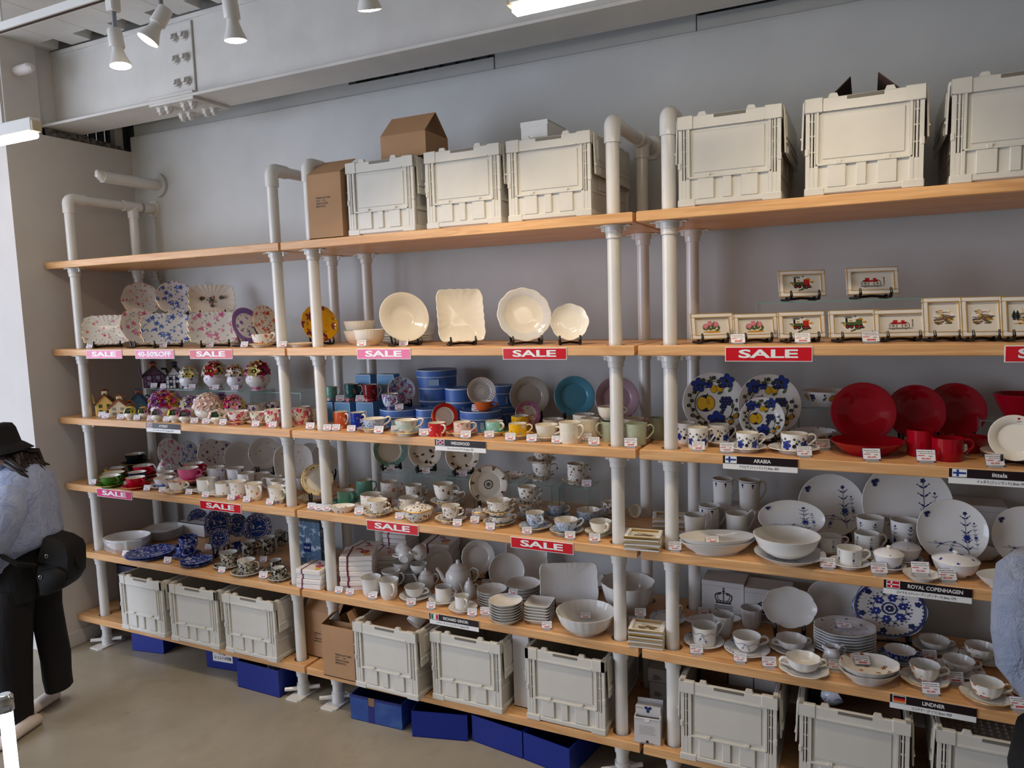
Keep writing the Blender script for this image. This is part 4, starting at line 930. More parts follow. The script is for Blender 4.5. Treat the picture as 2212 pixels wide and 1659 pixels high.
def pat_onion(D, R):
    for i in range(6):
        a = 2 * PI * i / 6 + .3; D.flower(.38 * R * math.cos(a), .38 * R * math.sin(a), .13 * R, COB, WHP, 6); D.arc(.3 * R * math.cos(a + .5), .3 * R * math.sin(a + .5), .16 * R, a - 1.5, a + 2.6, .022 * R, NAV); D.flower(.8 * R * math.cos(a), .8 * R * math.sin(a), .1 * R, NAV, COB)
        for j in range(5): t = a + j * .2; D.leaf(.5 * R * math.cos(t), .5 * R * math.sin(t), .12 * R, .06 * R, t + 1.2 * (-1) ** j, NAV); D.ell(.6 * R * math.cos(t), .6 * R * math.sin(t), .025 * R, None, 0, COB, 7); D.ell(.2 * R * math.cos(t), .2 * R * math.sin(t), .03 * R, None, 0, NAV, 7)
    D.flower(0, 0, .12 * R, NAV, WHP, 7)
    for r_ in (.93, .97): D.arc(0, 0, r_ * R, 0, 2 * PI, .03 * R, NAV, 40)
    for i in range(40): a = 2 * PI * i / 40; D.ell(.9 * R * math.cos(a), .9 * R * math.sin(a), .03 * R, None, 0, COB, 7)
def pat_gold(D, R):
    for r_, w_ in ((.97, .03), (.66, .02)): D.arc(0, 0, r_ * R, 0, 2 * PI, w_ * R, OCH, 40)
    for i in range(44): a = 2 * PI * i / 44; D.leaf(.70 * R * math.cos(a), .70 * R * math.sin(a), .16 * R, .03 * R, a, OCH)
def pat_rimlace(D, R):
    for i in range(36): a = 2 * PI * i / 36; D.ell(.80 * R * math.cos(a), .80 * R * math.sin(a), .035 * R, .02 * R, a, (PNK, GRN, WHP)[i % 3], 7)
def pat_strawb(D, R):
    random.seed(int(R * 9999))
    for i in range(15):
        a = random.random() * 6.28; r_ = math.sqrt(random.random()) * .85 * R; x, y = r_ * math.cos(a), r_ * math.sin(a); t = random.random() * 6
        for k in range(3): D.leaf(x, y, .15 * R, .08 * R, t + k * .9, (BLK, GRN, INK)[i % 3])
        D.ell(x + .09 * R, y - .05 * R, .035 * R, None, 0, (REDP, OCH, BRN, PNK)[i % 4], 7); D.line([(x, y), (x - .12 * R, y - .1 * R)], .01 * R, GRN)
def pat_border(D, R):
    for i in range(9):
        a = 2 * PI * i / 9
        for k in range(4): D.leaf(.78 * R * math.cos(a + k * .07), .78 * R * math.sin(a + k * .07), .14 * R, .07 * R, a + k * 1.3, (NAV, INK, PNK, GRN)[k])
    for i in range(4): a = 1.2 + i * .1; D.flower((.1 - .1 * i) * R, (.3 - .2 * i) * R, .09 * R, (NAV, PNK, NAV, GYP)[i], None)
def pat_scene(D, R):
    random.seed(int(R * 7919)); D.arc(0, 0, .66 * R, 0, 6.29, .03 * R, WHP, 30); D.arc(0, 0, .96 * R, 0, 6.29, .025 * R, WHP, 30)
    for i in range(22): a = 2 * PI * i / 22; D.flower(.82 * R * math.cos(a), .82 * R * math.sin(a), (.05 + .03 * (i % 2)) * R, WHP, COB, 5); D.leaf(.74 * R * math.cos(a + .14), .74 * R * math.sin(a + .14), .15 * R, .04 * R, a + 1.2, WHP)
    for i in range(46): a = random.uniform(0, 6.28); r_ = math.sqrt(random.random()) * .55; D.leaf(r_ * R * math.cos(a), r_ * R * math.sin(a), random.uniform(.08, .2) * R, random.uniform(.02, .05) * R, random.choice((0, 3.1, .3, 1.4, 1.7)), WHP if i % 3 else PNK - 10)
    D.rect(-.3 * R, -.05 * R, -.2 * R, .25 * R, WHP); D.rect(.12 * R, -.02 * R, .34 * R, .1 * R, WHP); D.line([(-.5 * R, -.25 * R), (0, -.2 * R), (.5 * R, -.3 * R)], .03 * R, WHP)
    return
    random.seed(4); D.arc(0, 0, .68 * R, 0, 6.29, .035 * R, WHP, 30); D.arc(0, 0, .95 * R, 0, 6.29, .03 * R, WHP, 30)
    for i in range(24): a = 2 * PI * i / 24; D.flower(.82 * R * math.cos(a), .82 * R * math.sin(a), .08 * R, WHP, COB, 5)
    for x, y, a_, b_ in ((-.3, .25, .16, .22), (.35, .2, .14, .25), (0, .1, .1, .18), (-.2, -.2, .3, .08), (.2, -.3, .35, .07), (0, -.42, .25, .06)): D.ell(x * R, y * R, a_ * R, b_ * R, 0, WHP, 10); D.ell(x * R + .03 * R, y * R, a_ * .6 * R, b_ * .6 * R, 0, COB, 9)
def pat_violet(D, R):
    for x, y, s_ in ((0, 0, .3), (-.62, .1, .16), (.62, .15, .16), (0, -.42, .1)):
        random.seed(int(x * 100) + 50)
        for i in range(14): a = random.random() * 6.28; r_ = random.random() * s_ * R; D.flower(x * R + r_ * math.cos(a), y * R + r_ * math.sin(a), .06 * R, (NAV, COB, GYP, PNK)[i % 4], YEL)
        for i in range(8): a = i * .8; D.leaf(x * R, y * R, s_ * 1.15 * R, .05 * R, a, GRN)
PATS = dict(fruit=pat_fruit, sprig=pat_sprig, center=pat_center, polka=pat_polka, onion=pat_onion, gold=pat_gold, rimlace=pat_rimlace, strawb=pat_strawb, border=pat_border, scene=pat_scene, violet=pat_violet)

def plate_prof(R, kind):
    if kind == 'deep': return [(0, .004), (.42 * R, .004), (.44 * R, 0), (.48 * R, 0), (.50 * R, .004), (.78 * R, .028), (R, .034)], [(R * .985, .036), (.76 * R, .032), (.55 * R, .012), (.3 * R, .008), (0, .008)]
    if kind == 'coupe': return [(0, .003), (.50 * R, .003), (.52 * R, 0), (.56 * R, 0), (.58 * R, .003), (.85 * R, .014), (R, .025)], [(R * .985, .027), (.84 * R, .017), (.6 * R, .008), (.3 * R, .006), (0, .006)]
    return [(0, .003), (.52 * R, .003), (.54 * R, 0), (.58 * R, 0), (.60 * R, .003), (.70 * R, .011), (R, .019)], [(R * .98, .021), (.70 * R, .0145), (.62 * R, .007), (.3 * R, .006), (0, .006)]
def zs_of(top):
    pts = sorted((r, z) for r, z in top)
    def f(r):
        for (r0, z0), (r1, z1) in zip(pts, pts[1:]):
            if r <= r1: return z0 + (z1 - z0) * (r - r0) / max(r1 - r0, 1e-9)
        return pts[-1][1]
    return f
def plate_parts(R, mats, kind='flat', pat=None, out=None, n=56, sx=1.0, sy=1.0):
    if out: n = 112
    bot, top = plate_prof(R, kind); mis = [0] * (len(bot) - 1) + [2] + [1] + [0] * (len(top) - 2)
    mb = MB().radial(bot + top, n, out, mis=mis, wfun=(lambda t: min(1.0, (t / R) ** 2)) if out and not getattr(out, 'full', False) else None)
    if sx != 1 or sy != 1: mb.v = [(x * sx, y * sy, z) for x, y, z in mb.v]
    parts = [('dish', mb.mesh('dish', mats, 40))]
    if pat:
        zf = zs_of(top); D = Dec(lambda x, y, e: (x * sx, y * sy, zf(math.hypot(x, y)) + e)); PATS[pat](D, R * .97); parts.append(('painted_pattern', D.mesh(PAINT)))
    return parts
def frame_at(px, py, z, y, face, lean):
    """upright thing: bottom point on the shelf and its axes; face = turn away from the camera in degrees"""
    P = ony(px, py, y) if y is not None else onz(px, py, z)
    if y is None: yy = min(max(P.y, 0.02), 0.56); P = ony(px, py, yy)
    P.z = z; v = Vector((CAM.x - P.x, CAM.y - P.y, 0)).normalized(); nrm = Matrix.Rotation(math.radians(face), 3, 'Z') @ v
    l = math.radians(lean); Zd = nrm * math.cos(l) + Vector((0, 0, 1)) * math.sin(l); Yd = -nrm * math.sin(l) + Vector((0, 0, 1)) * math.cos(l); Xd = Yd.cross(Zd)
    return P, nrm, Xd, Yd, Zd
def mw(Xd, Yd, Zd, o): m_ = Matrix((Xd, Yd, Zd)).transposed().to_4x4(); m_.translation = o; return m_
STAND = {}
def stand_parts(w_, lift=.013):
    k = (round(w_, 3), round(lift * 250)); L = k[1] / 250 - .007
    if k not in STAND:
        def sup(x): return MB().tube([(x, .075, .006), (x, .03, .006), (x, .0, .006), (x, -.014, .006 + L * .5), (x, -.030, L + .004), (x, -.038, L + .020), (x, -.030, L + .036)], [.005, .006, .006, .006, .0065, .0055, .004], 8).tube([(x, .012, .008), (x, .03, L + .05), (x, .058, L + .10)], [.006, .005, .004], 8).mesh('support', M_BLACK)
        STAND[k] = [('support', sup(-w_ / 2)), ('support', sup(w_ / 2)), ('crossbar', MB().tube([(-w_ / 2, .006, .008), (0, .006, .012), (w_ / 2, .006, .008)], .005, 8).mesh('crossbar', M_BLACK))]
    return STAND[k]
def easel(P, nrm, w_, desc, lift=.013):
    C = P; a = math.atan2(nrm.y, nrm.x) + PI / 2
    return mk('plate_stand', 'black plate stand holding the ' + desc, 'stand', (C.x, C.y, C.z), a, stand_parts(w_, lift), group='black plate stands')
def upright(s, bb, z, desc, mats, kind='flat', pat=None, out=None, face=0, lean=17, y=None, stand=True, sx=1.0, lift=0.013, name='plate', cat='plate', dz=0.0, tagc=None):
    x0, y0, x1, y1 = bb; a = q(s, x0, y0); b_ = q(s, x1, y1); cx = (a[0] + b_[0]) / 2; l = math.radians(lean); z0 = z; z = z + dz
    if not stand: lift = 0.002
    asp = sx * ((out(0) / out(PI / 2)) if out is not None and getattr(out, 'full', False) else 1.0)
    def dims(yy):
        D = .2
        for _ in range(4): D = max(.04, (ony(cx, a[1], yy + D * math.sin(l) * .9).z - z - lift) / math.cos(l))
        Dw = (b_[0] - a[0]) * dep(ony(cx, b_[1], yy)) / FPX / asp / max(.45, math.cos(math.radians(face)))
        return D, Dw
    yy = y if y is not None else .12; D, Dw = dims(yy)
    if not (z0 > 1.7 or dz > 0 or face > 35 or not stand):
        for _ in range(60):
            D, Dw = dims(yy); lift_ = lift + (D - Dw) * math.cos(l)
            if lift_ < .010 and yy > .05: yy -= .006
            elif lift_ > .05 and yy + Dw * math.sin(l) + .02 < WALLY: yy += .006
            else: break
        lift_ = min(max(lift_, .01), .05); D -= (lift_ - lift) / math.cos(l); lift = lift_
    elif not stand:
        for _ in range(60):
            D, Dw = dims(yy)
            if D > Dw * 1.03 and yy + D * math.sin(l) + .02 < WALLY: yy += .006
            elif D < Dw * .97 and yy > .06: yy -= .006
            else: break
    D0 = D
    while yy + D * math.sin(l) + .014 > WALLY: yy -= .004
    R = D / 2
    P, nrm, Xd, Yd, Zd = frame_at(cx, (a[1] + b_[1]) / 2, z, yy, face, lean)
    o = P + Yd * R + Vector((0, 0, lift)); t = mk(name, desc, cat, None, 0, plate_parts(R, mats, kind, pat, out, sx=sx), mw(Xd, Yd, Zd, o), 'display plates in the %s bay' % bayof(P.x)); ob = [t]
    wst = min(.14, R * 1.05 * (asp if asp > .6 else 1))
    if stand: ob.append(easel(P - nrm * 0.0, nrm, wst, desc, lift))
    hw = R * asp; ci = []
    for u, zl, zh in ((-.95, .35, .65), (-.6, .1, .9), (-.25, 0, 1), (.25, 0, 1), (.6, .1, .9), (.95, .35, .65)):
        for k_, (f0, f1) in enumerate(((0, .33), (.33, .66), (.66, 1))):
            lo, hi = max(zl, f0), min(zh, f1)
            if lo < hi: m_ = (lo + hi) / 2; p_ = P + Xd * (u * hw) - nrm * (m_ * D * math.sin(l)); ci.append((p_.x, p_.y, .022, z + lo * D * math.cos(l), z + hi * D * math.cos(l) + .01))
    if stand:
        for sd in (-.5, .5):
            for bk in (.03, -.045): p_ = P + Xd * (sd * wst) + nrm * bk; ci.append((p_.x, p_.y, .012, z, z + .04))
    reg(ob, ci)
    return P
def flatplate(s, bb, z, desc, mats, kind='flat', pat=None, out=None, n=1, pitch=0.008, y=None, name='plate', sx=1.0, rz=None, rb=.58, words=None):
    C, R, H = fit(s, bb, z, rb, y); parts = plate_parts(R, mats, kind, pat, out, sx=1.0, sy=sx); r = []
    for i in range(n):
        dd = desc if n == 1 else '%s, %s of its stack' % (desc, 'top one' if i == n - 1 else ('bottom one' if i == 0 else '%s from the bottom' % ['', 'second', 'third', 'fourth', 'fifth', 'sixth', 'seventh', 'eighth'][i]))
        r.append(mk(name, dd, 'saucer' if name == 'saucer' else 'plate', (C.x, C.y, z + i * pitch), YAW if rz is None else rz, parts, None, gname(name, C)))
    r_ = R * (1 if not getattr(out, 'full', False) else 1.25); kk = [(C.x, C.y, r_ * min(1, sx + .1), z, z + (n - 1) * pitch + .02)]
    if sx < .8: kk += [(C.x + s_ * R * .4 * math.cos(YAW), C.y + s_ * R * .4 * math.sin(YAW), R * .55, z, kk[0][4]) for s_ in (-1, 1)]
    reg(r, kk)
    return C, R
def cup(s, bb, z, desc, mo, mi=None, mr=None, kind='tea', ha=-25, sauc=None, sm=None, style='ear', y=None, name='teacup', cat='cup', handles=1, out=None, spat=None, dz=0.0, pat=None, hm=None, sdesc=None, skind='flat', hk=1.0):
    mi = mi or CRM; mr = mr or mi; z = z + dz; ob = []; ci = []
    if sauc:
        x0, x1, yb = sauc; SC, SR, _ = fit(s, (x0, yb - 30, x1, yb), z, .56, y); lm = LIM[kind]
        if y is not None:
            for _ in range(40):
                d = dep(SC); R = (q(s, bb[2], 0)[0] - q(s, bb[0], 0)[0]) * d / FPX / 2; H = ony((q(s, bb[0], 0)[0] + q(s, bb[2], 0)[0]) / 2, q(s, 0, bb[1])[1], SC.y + R * .9).z - z - .0085
                st = .008 if H > lm[1] * R else (-.008 if H < lm[0] * R else 0)
                if not st or not .04 < SC.y + st < WALLY - .01 - SR or abs(SC.y + st - y) > (.03 if min(abs(z - v) for v in ZL.values()) > .02 else .12): break
                yy = SC.y + st; SC = ony(.5 * (q(s, x0, 0)[0] + q(s, x1, 0)[0]), q(s, 0, yb)[1], yy); SC.z = z; SR = (q(s, x1, 0)[0] - q(s, x0, 0)[0]) * dep(SC) / FPX / 2
        sm = sm or (mo, mo, mr); sm = sm if isinstance(sm, tuple) else (sm, sm, mr)
        ob.append(mk('saucer', sdesc or 'saucer under the ' + desc, 'saucer', (SC.x, SC.y, z), YAW, plate_parts(SR, list(sm), skind, spat, out, 44), None, gname('saucer', SC))); ci.append((SC.x, SC.y, SR, z, z + .021)); ci.append((SC.x, SC.y, SR * .6, z, z + .03))
        x0, y0, x1, y1 = bb; w_ = (q(s, x1, 0)[0] - q(s, x0, 0)[0]); tgt = (q(s, x0, 0)[0] + q(s, x1, 0)[0]) / 2
        d = dep(SC); R = min(w_ * d / FPX / 2, SR * .86); rb = CUPP[kind][0][3][0]; zc = z + max(.0085, zs_of(plate_prof(SR, skind)[1])(CUPP[kind][0][4][0] * R + .002) + .0012); C = SC.copy(); C.z = zc
        u = PW / 2 + FPX * (C - CAM).dot(CR) / d; mx = max(0.0, SR * .56 - R * rb) if R * rb < SR * .5 else .1 * SR
        sh = max(-mx, min(mx, (tgt - u) * d / FPX)); C += RHZ * sh
        dh = Vector((C.x - CAM.x, C.y - CAM.y, 0)).normalized(); H = ony(tgt, q(s, 0, y0)[1], C.y + R * dh.y).z - zc; z = zc
    else:
        C, R, H = fit(s, bb, z, CUPP[kind][0][3][0] if kind != 'mug' else .86, y, lim=LIM[kind], ml=.02 if dz or min(abs(z - v) for v in ZL.values()) > .02 else .12)
    H = min(max(H * hk, LIM[kind][0] * R * .9), LIM[kind][1] * R * 1.15)
    parts = [('cup_body', cup_mb(R, H, kind, 36, out).mesh('cup_body', [mo, mi, mr], 40))]
    if handles: parts.append(('handle', handle_mb(R, H, kind, style).mesh('handle', hm or mo, 60), None, (0, 0, math.radians(ha))))
    if handles == 2: parts.append(('handle', parts[1][1], None, (0, 0, math.radians(ha + 180))))
    if pat:
        rr = lambda v: r_at(kind, min(max(v, .06), .99)) * R
        D = Dec(lambda x, y_, e: ((rr(y_ / H) + e) * math.cos(-PI / 2 + x / R), (rr(y_ / H) + e) * math.sin(-PI / 2 + x / R), y_)); pat(D, R, H); parts.append(('painted_pattern', D.mesh(PAINT)))
    ob.append(mk(name, desc, cat, (C.x, C.y, z), YAW, parts, None, gname(name, C)))
    rm = CUPP[kind][0][5][0]; ci += [(C.x, C.y, R, z + H * .5, z + H), (C.x, C.y, R * max(.8, rm), z, z + H * .5)]
    for k_ in range(handles): a_ = YAW + math.radians(ha + 180 * k_); ci.append((C.x + R * 1.3 * math.cos(a_), C.y + R * 1.3 * math.sin(a_), R * .28, z + H * .3, z + H * .95))
    reg(ob, ci)
    return C, R, H
def bowl(s, bb, z, desc, mo, mi=None, mr=None, kind='bowl', y=None, n=1, pitch=None, name='bowl', out=None, sx=1.0, rz=None, pat=None, nn=48, dz=0, hk=1.0):
    z = z + dz; C, R, H = fit(s, bb, z, .5, y, lim=LIM[kind], tr=sx, ml=.02 if dz or z > 1.7 else .12); mi = mi or mo; mr = mr or mi
    if n > 1: pitch = pitch or max(.007, H * .09); H = max(H - pitch * (n - 1), R * .35)
    H *= hk
    m_ = cup_mb(R, H, kind, nn, out)
    if sx != 1: m_.v = [(x, y_ * sx, zz) for x, y_, zz in m_.v]
    me = m_.mesh('bowl', [mo, mi, mr], 40); parts = [('bowl_body', me)]
    if pat:
        D = Dec(lambda x, y_, e: ((r_at(kind, y_ / H) * R + e) * math.cos(-PI / 2 + x / R), sx * (r_at(kind, y_ / H) * R + e) * math.sin(-PI / 2 + x / R), y_)); pat(D, R, H); parts.append(('painted_pattern', D.mesh(PAINT)))
    ob = []
    for i in range(n):
        dd = desc if n == 1 else '%s, %s of its stack' % (desc, 'top one' if i == n - 1 else ('bottom one' if i == 0 else '%s from the bottom' % ['', 'second', 'third', 'fourth', 'fifth', 'sixth', 'seventh', 'eighth'][i]))
        ob.append(mk(name, dd, 'bowl', (C.x, C.y, z + i * (pitch or 0)), YAW if rz is None else rz, parts, None, gname(name, C)))
    zh = z + H + (n - 1) * (pitch or 0); ci = [(C.x, C.y, R * min(1, sx + .08), z + H * .4, zh), (C.x, C.y, R * .75 * min(1, sx + .08), z, z + H * .4)]
    if sx < .85: ci += [(C.x + s_ * R * .42 * math.cos(YAW), C.y + s_ * R * .42 * math.sin(YAW), R * .55, z + H * .3, zh) for s_ in (-1, 1)]
    reg(ob, ci)
    return C, R, H
def lidded(s, bb, z, desc, m_, mr=None, sauc=None, name='sugar_bowl', y=None, handles=0, knob=None, sm=None):
    mr = mr or m_
    if sauc:
        x0, x1, yb = sauc; SC, SR, _ = fit(s, (x0, yb - 30, x1, yb), z, .56, y); sob = mk('saucer', 'saucer under the ' + desc, 'saucer', (SC.x, SC.y, z), YAW, plate_parts(SR, [sm or m_, sm or m_, mr]), None, gname('saucer', SC))
    C, R, H = fit(s, bb, z, .5, y, tr=0.0)
    if sauc: C = Vector((SC.x, SC.y, z + .0085)); R = min(R, SR * .86); H = ony((q(s, bb[0], 0)[0] + q(s, bb[2], 0)[0]) / 2, q(s, 0, bb[1])[1], C.y).z - C.z
    hb = H * .60; hl = H * .26
    parts = [('bowl_body', cup_mb(R, hb, 'bowl', 40).mesh('bowl_body', [m_, m_, mr], 40)),
             ('lid', MB().radial([(R * .99, hb), (R * 1.01, hb + .002), (R * .96, hb + .006), (R * .7, hb + hl * .62), (R * .35, hb + hl * .95), (R * .12, hb + hl), (0, hb + hl)], 40, mis=[2, 2, 0, 0, 0, 0]).mesh('lid', [m_, m_, mr], 40)),
             ('knob', MB().radial([(0, hb + hl - .002), (R * .08, hb + hl - .002), (R * .09, hb + hl + .003), (R * .16, hb + hl + H * .07), (R * .13, H * .98), (0, H)], 16).mesh('knob', knob or m_, 60))]
    zz = C.z if sauc else z; o = mk(name, desc, 'bowl', (C.x, C.y, zz), YAW, parts, None, gname(name, C))
    reg([o] + ([sob] if sauc else []), [(C.x, C.y, R * 1.02, zz, zz + H * .65), (C.x, C.y, R * .6, zz, zz + H)] + ([(SC.x, SC.y, SR, z, z + .021)] if sauc else []))
def teapot(s, bb, z, desc, m_, ha=0, y=None, body=.62, name='teapot'):
    C, R, H = fit(s, bb, z, .4, y, tr=0.0); R *= body; hb = H * .72
    prof = [(0, .02), (.5, .02), (.54, 0), (.6, 0), (.6, .04), (.82, .16), (1, .45), (.95, .75), (.74, .93), (.62, 1.0)]
    p = [(r * R, v * hb) for r, v in prof] + [(.55 * R, hb), (.6 * R, hb * .8), (0, hb * .78)]
    parts = [('body', MB().radial(p, 36).mesh('body', m_, 50)),
             ('lid', MB().radial([(R * .64, hb), (R * .66, hb + .002), (R * .5, hb + H * .09), (R * .2, hb + H * .15), (0, hb + H * .16)], 30).mesh('lid', m_, 50)),
             ('knob', MB().radial([(0, hb + H * .15), (R * .1, hb + H * .15), (R * .16, hb + H * .21), (R * .12, H * .985), (0, H)], 14).mesh('knob', m_, 60)),
             ('spout', MB().tube([(-R * .8, 0, hb * .35), (-R * 1.15, 0, hb * .5), (-R * 1.35, 0, hb * .8), (-R * 1.6, 0, hb * 1.02)], [R * .22, R * .17, R * .12, R * .10], 12).mesh('spout', m_, 60)),
             ('handle', MB().tube([(R * .75, 0, hb * .85), (R * 1.1, 0, hb * .98), (R * 1.45, 0, hb * .9), (R * 1.5, 0, hb * .62), (R * 1.25, 0, hb * .4), (R * .9, 0, hb * .32)], R * .075, 10).mesh('handle', m_, 60))]
    o = mk(name, desc, 'teapot', (C.x, C.y, z), YAW + math.radians(ha), parts, None, 'teapots')
    a_ = YAW + math.radians(ha); reg([o], [(C.x, C.y, R, z, z + hb), (C.x, C.y, R * .6, z, z + H), (C.x + R * 1.25 * math.cos(a_), C.y + R * 1.25 * math.sin(a_), R * .3, z + hb * .3, z + hb), (C.x - R * 1.3 * math.cos(a_), C.y - R * 1.3 * math.sin(a_), R * .25, z + hb * .4, z + hb)])
# price cards
M_TAGW = mat('card_white', (238, 238, 240), 0.35); M_TAGB = mat('card_border', (96, 104, 150), 0.4); M_TAGR = mat('print_red', (208, 40, 50), 0.5); M_TAGK = mat('print_grey', (120, 112, 116), 0.5)
M_ACR = mat('clear_acrylic', (232, 238, 242), 0.06, alpha=0.28)
def card_meshes():
    w_, h_ = .056, .038; c = MB(); T = Matrix.Rotation(-.42, 4, 'X')
    c.box(-w_ / 2, w_ / 2, -.0006, .0006, .006, .006 + h_, 1, T); c.box(-w_ / 2 + .0012, w_ / 2 - .0012, -.0009, 0, .0072, .0048 + h_, 0, T)
    random.seed(2); x = -.024
    while x < .018: l = random.uniform(.003, .008); c.box(x, x + l, -.0011, -.0008, .0355, .0378, 3, T); x += l + .0015
    x = -.018
    while x < .022: l = random.uniform(.003, .009); c.box(x, x + l, -.0011, -.0008, .0295, .0315, 3, T); x += l + .0015
    c.box(-.024, -.004, -.0011, -.0008, .0225, .0250, 2, T); c.box(.008, .019, -.0011, -.0008, .0205, .023, 3, T)
    cw = c.mesh('card', [M_TAGW, M_TAGB, M_TAGR, M_TAGK], 0)
    pr = MB(); x = -.012
    for l in (.004, .004, .0015, .004, .004, .004): pr.box(x, x + l, -.0012, -.0008, .0105, .0165, 0, T); x += l + .001
    pb = pr.mesh('price_print', M_TAGR, 0)
    st = MB(); st.box(-.02, .02, -.022, .012, 0, .0025); st.box(-.018, .018, .0008, .0026, .002, .034, 0, T); st.box(-.02, .02, -.004, .006, .002, .007)
    return cw, pb, st.mesh('card_stand', M_ACR, 0)
CARD, PRICE, CSTAND = card_meshes()
def tagc(s, bb, z, where, price=None, y=None, flat=False, dz=0.0, rz=0.0):
    x0, y0, x1, y1 = bb; a = q(s, x0, y0); b_ = q(s, x1, y1); z = z + dz
    P = onz((a[0] + b_[0]) / 2, b_[1] + 1, z) if y is None else ony((a[0] + b_[0]) / 2, b_[1], y)
    if y is None and (P.y < 0.02 or P.y > .55): P = ony((a[0] + b_[0]) / 2, b_[1], min(max(P.y, .026), .55))
    P.z = z; sc = min(1.15, max(.8, (b_[0] - a[0]) * dep(P) / FPX / .056))
    t = thing('price_card', 'white price card ' + where, 'price card', P, YAW * .6 + rz + random.uniform(-.12, .12), 'small white price cards'); t.scale = (sc, sc, sc)
    if flat: t.rotation_euler = (-.55, 0, YAW * .6)
    obj('card', CARD, t)
    if price: o = lettering(price, M_TAGR, t, Matrix.Rotation(-.42, 4, 'X') @ Vector((0, -.0014, .0135)), (PI / 2 - .42, 0, 0), .026, .0068, .02)
    else: obj('price_print', PRICE, t)
    if not flat: obj('card_stand', CSTAND, t); reg([t], [(P.x, P.y - .006, .022, z, z + .036)])
# clear glass risers
M_GLASS = mat('clear_glass', (214, 236, 230), 0.03, alpha=0.10); M_GEDGE = mat('glass_edge', (110, 160, 150), 0.1, alpha=0.55)
def glass_cube(x0, x1, y0, y1, z0, z1, desc, name='glass_riser'):
    t = thing(name, desc, 'riser', ((x0 + x1) / 2, (y0 + y1) / 2, z0), 0, 'clear glass risers'); w_, d_, h_ = (x1 - x0) / 2, (y1 - y0) / 2, z1 - z0; th = .004
    p = MB().box(-w_, w_, -d_, d_, h_ - th, h_).mesh('top_pane', M_GLASS, 0); obj('pane', p, t)
    for sx in (-1, 1): obj('pane', MB().box(min(sx * w_, sx * (w_ - th)), max(sx * w_, sx * (w_ - th)), -d_, d_, 0, h_ - th).mesh('pane', M_GLASS, 0), t)
    obj('pane', MB().box(-w_ + th, w_ - th, d_ - th, d_, 0, h_ - th).mesh('pane', M_GLASS, 0), t)
    e = MB()
    e.box(-w_, w_, -d_ - .0004, -d_, h_ - th, h_)
    for sx in (-1, 1): e.box(min(sx * w_, sx * (w_ - th)), max(sx * w_, sx * (w_ - th)), -d_ - .0004, -d_, 0, h_ - th); e.box(min(sx * w_, sx * (w_ - .0015)), max(sx * w_, sx * (w_ - .0015)), -d_, d_, h_, h_ + .0004)
    obj('ground_edge', e.mesh('ground_edge', M_GEDGE, 0), t)
    return t

# ================================================================== goods on the shelves
Z2, Z3, Z4, Z5, Z6 = (ZL[i] for i in (2, 3, 4, 5, 6))
def rect_out(A, Bb, n_=5.0, k=0, a=0.0):
    def f(t):
        r = 1.0 / ((abs(math.cos(t)) / A) ** n_ + (abs(math.sin(t)) / Bb) ** n_) ** (1 / n_)
        return r * (1 + a * math.cos(k * t))
    f.full = True
    return f
WAVY = rect_out(1.42, 1.0, 4.5, 22, .026); SQ = rect_out(1.0, 1.0, 9.0, 16, .01); SQD = rect_out(1.0, 1.0, 7.0, 28, .012)
SC12 = sc_out(12, .02); SC8 = sc_out(8, .03); SC6 = sc_out(6, .04); SC16 = sc_out(16, .018); SC24 = sc_out(24, .012)
P_ = PT
# ---------------- left bay, second board: display plates
glass_cube(-1.36, -0.42, .36, .52, Z2, Z2 + .165, 'low clear glass riser behind the floral plates of the left bay')
upright('a', (338, 498, 655, 705), Z2, 'wavy oblong dish with cherry sprigs at the left end', [P_['cherry'], P_['cherry'], GOLD], 'coupe', None, WAVY, -8, 20, .10)
upright('a', (652, 250, 910, 525), Z2, 'round scalloped plate with cherry sprigs in the upper row', [P_['cherry'], P_['cherry'], GOLD], 'flat', None, SC8, 8, 18, .42, dz=.165)
upright('a', (910, 238, 1162, 500), Z2, 'round scalloped plate with blue roses in the upper row', [P_['blue'], P_['blue'], GOLD], 'flat', None, SC8, 8, 18, .42, dz=.165)
upright('a', (1152, 272, 1460, 485), Z2, 'wavy oblong dish with violet bouquets in the upper row', [CRM, CRM, GOLD], 'coupe', 'violet', WAVY, 0, 20, .42, dz=.165)
upright('a', (668, 440, 890, 730), Z2, 'round plate with pink roses leaning half behind a blue dish', [P_['pink'], P_['pink'], GOLD], 'flat', None, SC8, 25, 18, .11)
upright('a', (828, 480, 1145, 700), Z2, 'wavy oblong dish with blue roses above the discount sign', [P_['blue'], P_['blue'], GOLD], 'coupe', None, WAVY, 5, 20, .08)
upright('a', (1150, 472, 1483, 705), Z2, 'wavy oblong dish with pink roses above a sale sign', [P_['pink'], P_['pink'], GOLD], 'coupe', None, WAVY, 0, 20, .09)
upright('a', (1475, 437, 1658, 680), Z2, 'plate with a purple border turned sideways', [P_['violet'], solid('purple', (132, 98, 170)), GOLD], 'flat', None, None, 40, 17, .16)
upright('a', (1640, 420, 1790, 660), Z2, 'plate with red fruit half hidden by a pipe', [P_['fruit'], P_['fruit'], GOLD], 'flat', None, None, 48, 17, .17)
upright('a', (1923, 420, 2165, 692), Z2, 'yellow plate painted with dark fruit behind a pipe', [P_['yellowfruit'], P_['yellowfruit'], GOLD], 'flat', None, SC12, 22, 17, .16)
cup('a', (1447, 615, 1565, 700), Z2, 'fruit painted teacup in front of the purple plate', P_['fruit'], CRM, GOLD, 'tea', -20, (1400, 1612, 724), CRM, 'high', y=.09)
cup('a', (1628, 625, 1780, 698), Z2, 'fruit painted teacup left of the pipe frame', P_['fruit'], CRM, GOLD, 'tea', -20, (1600, 1800, 724), CRM, 'high', y=.09)
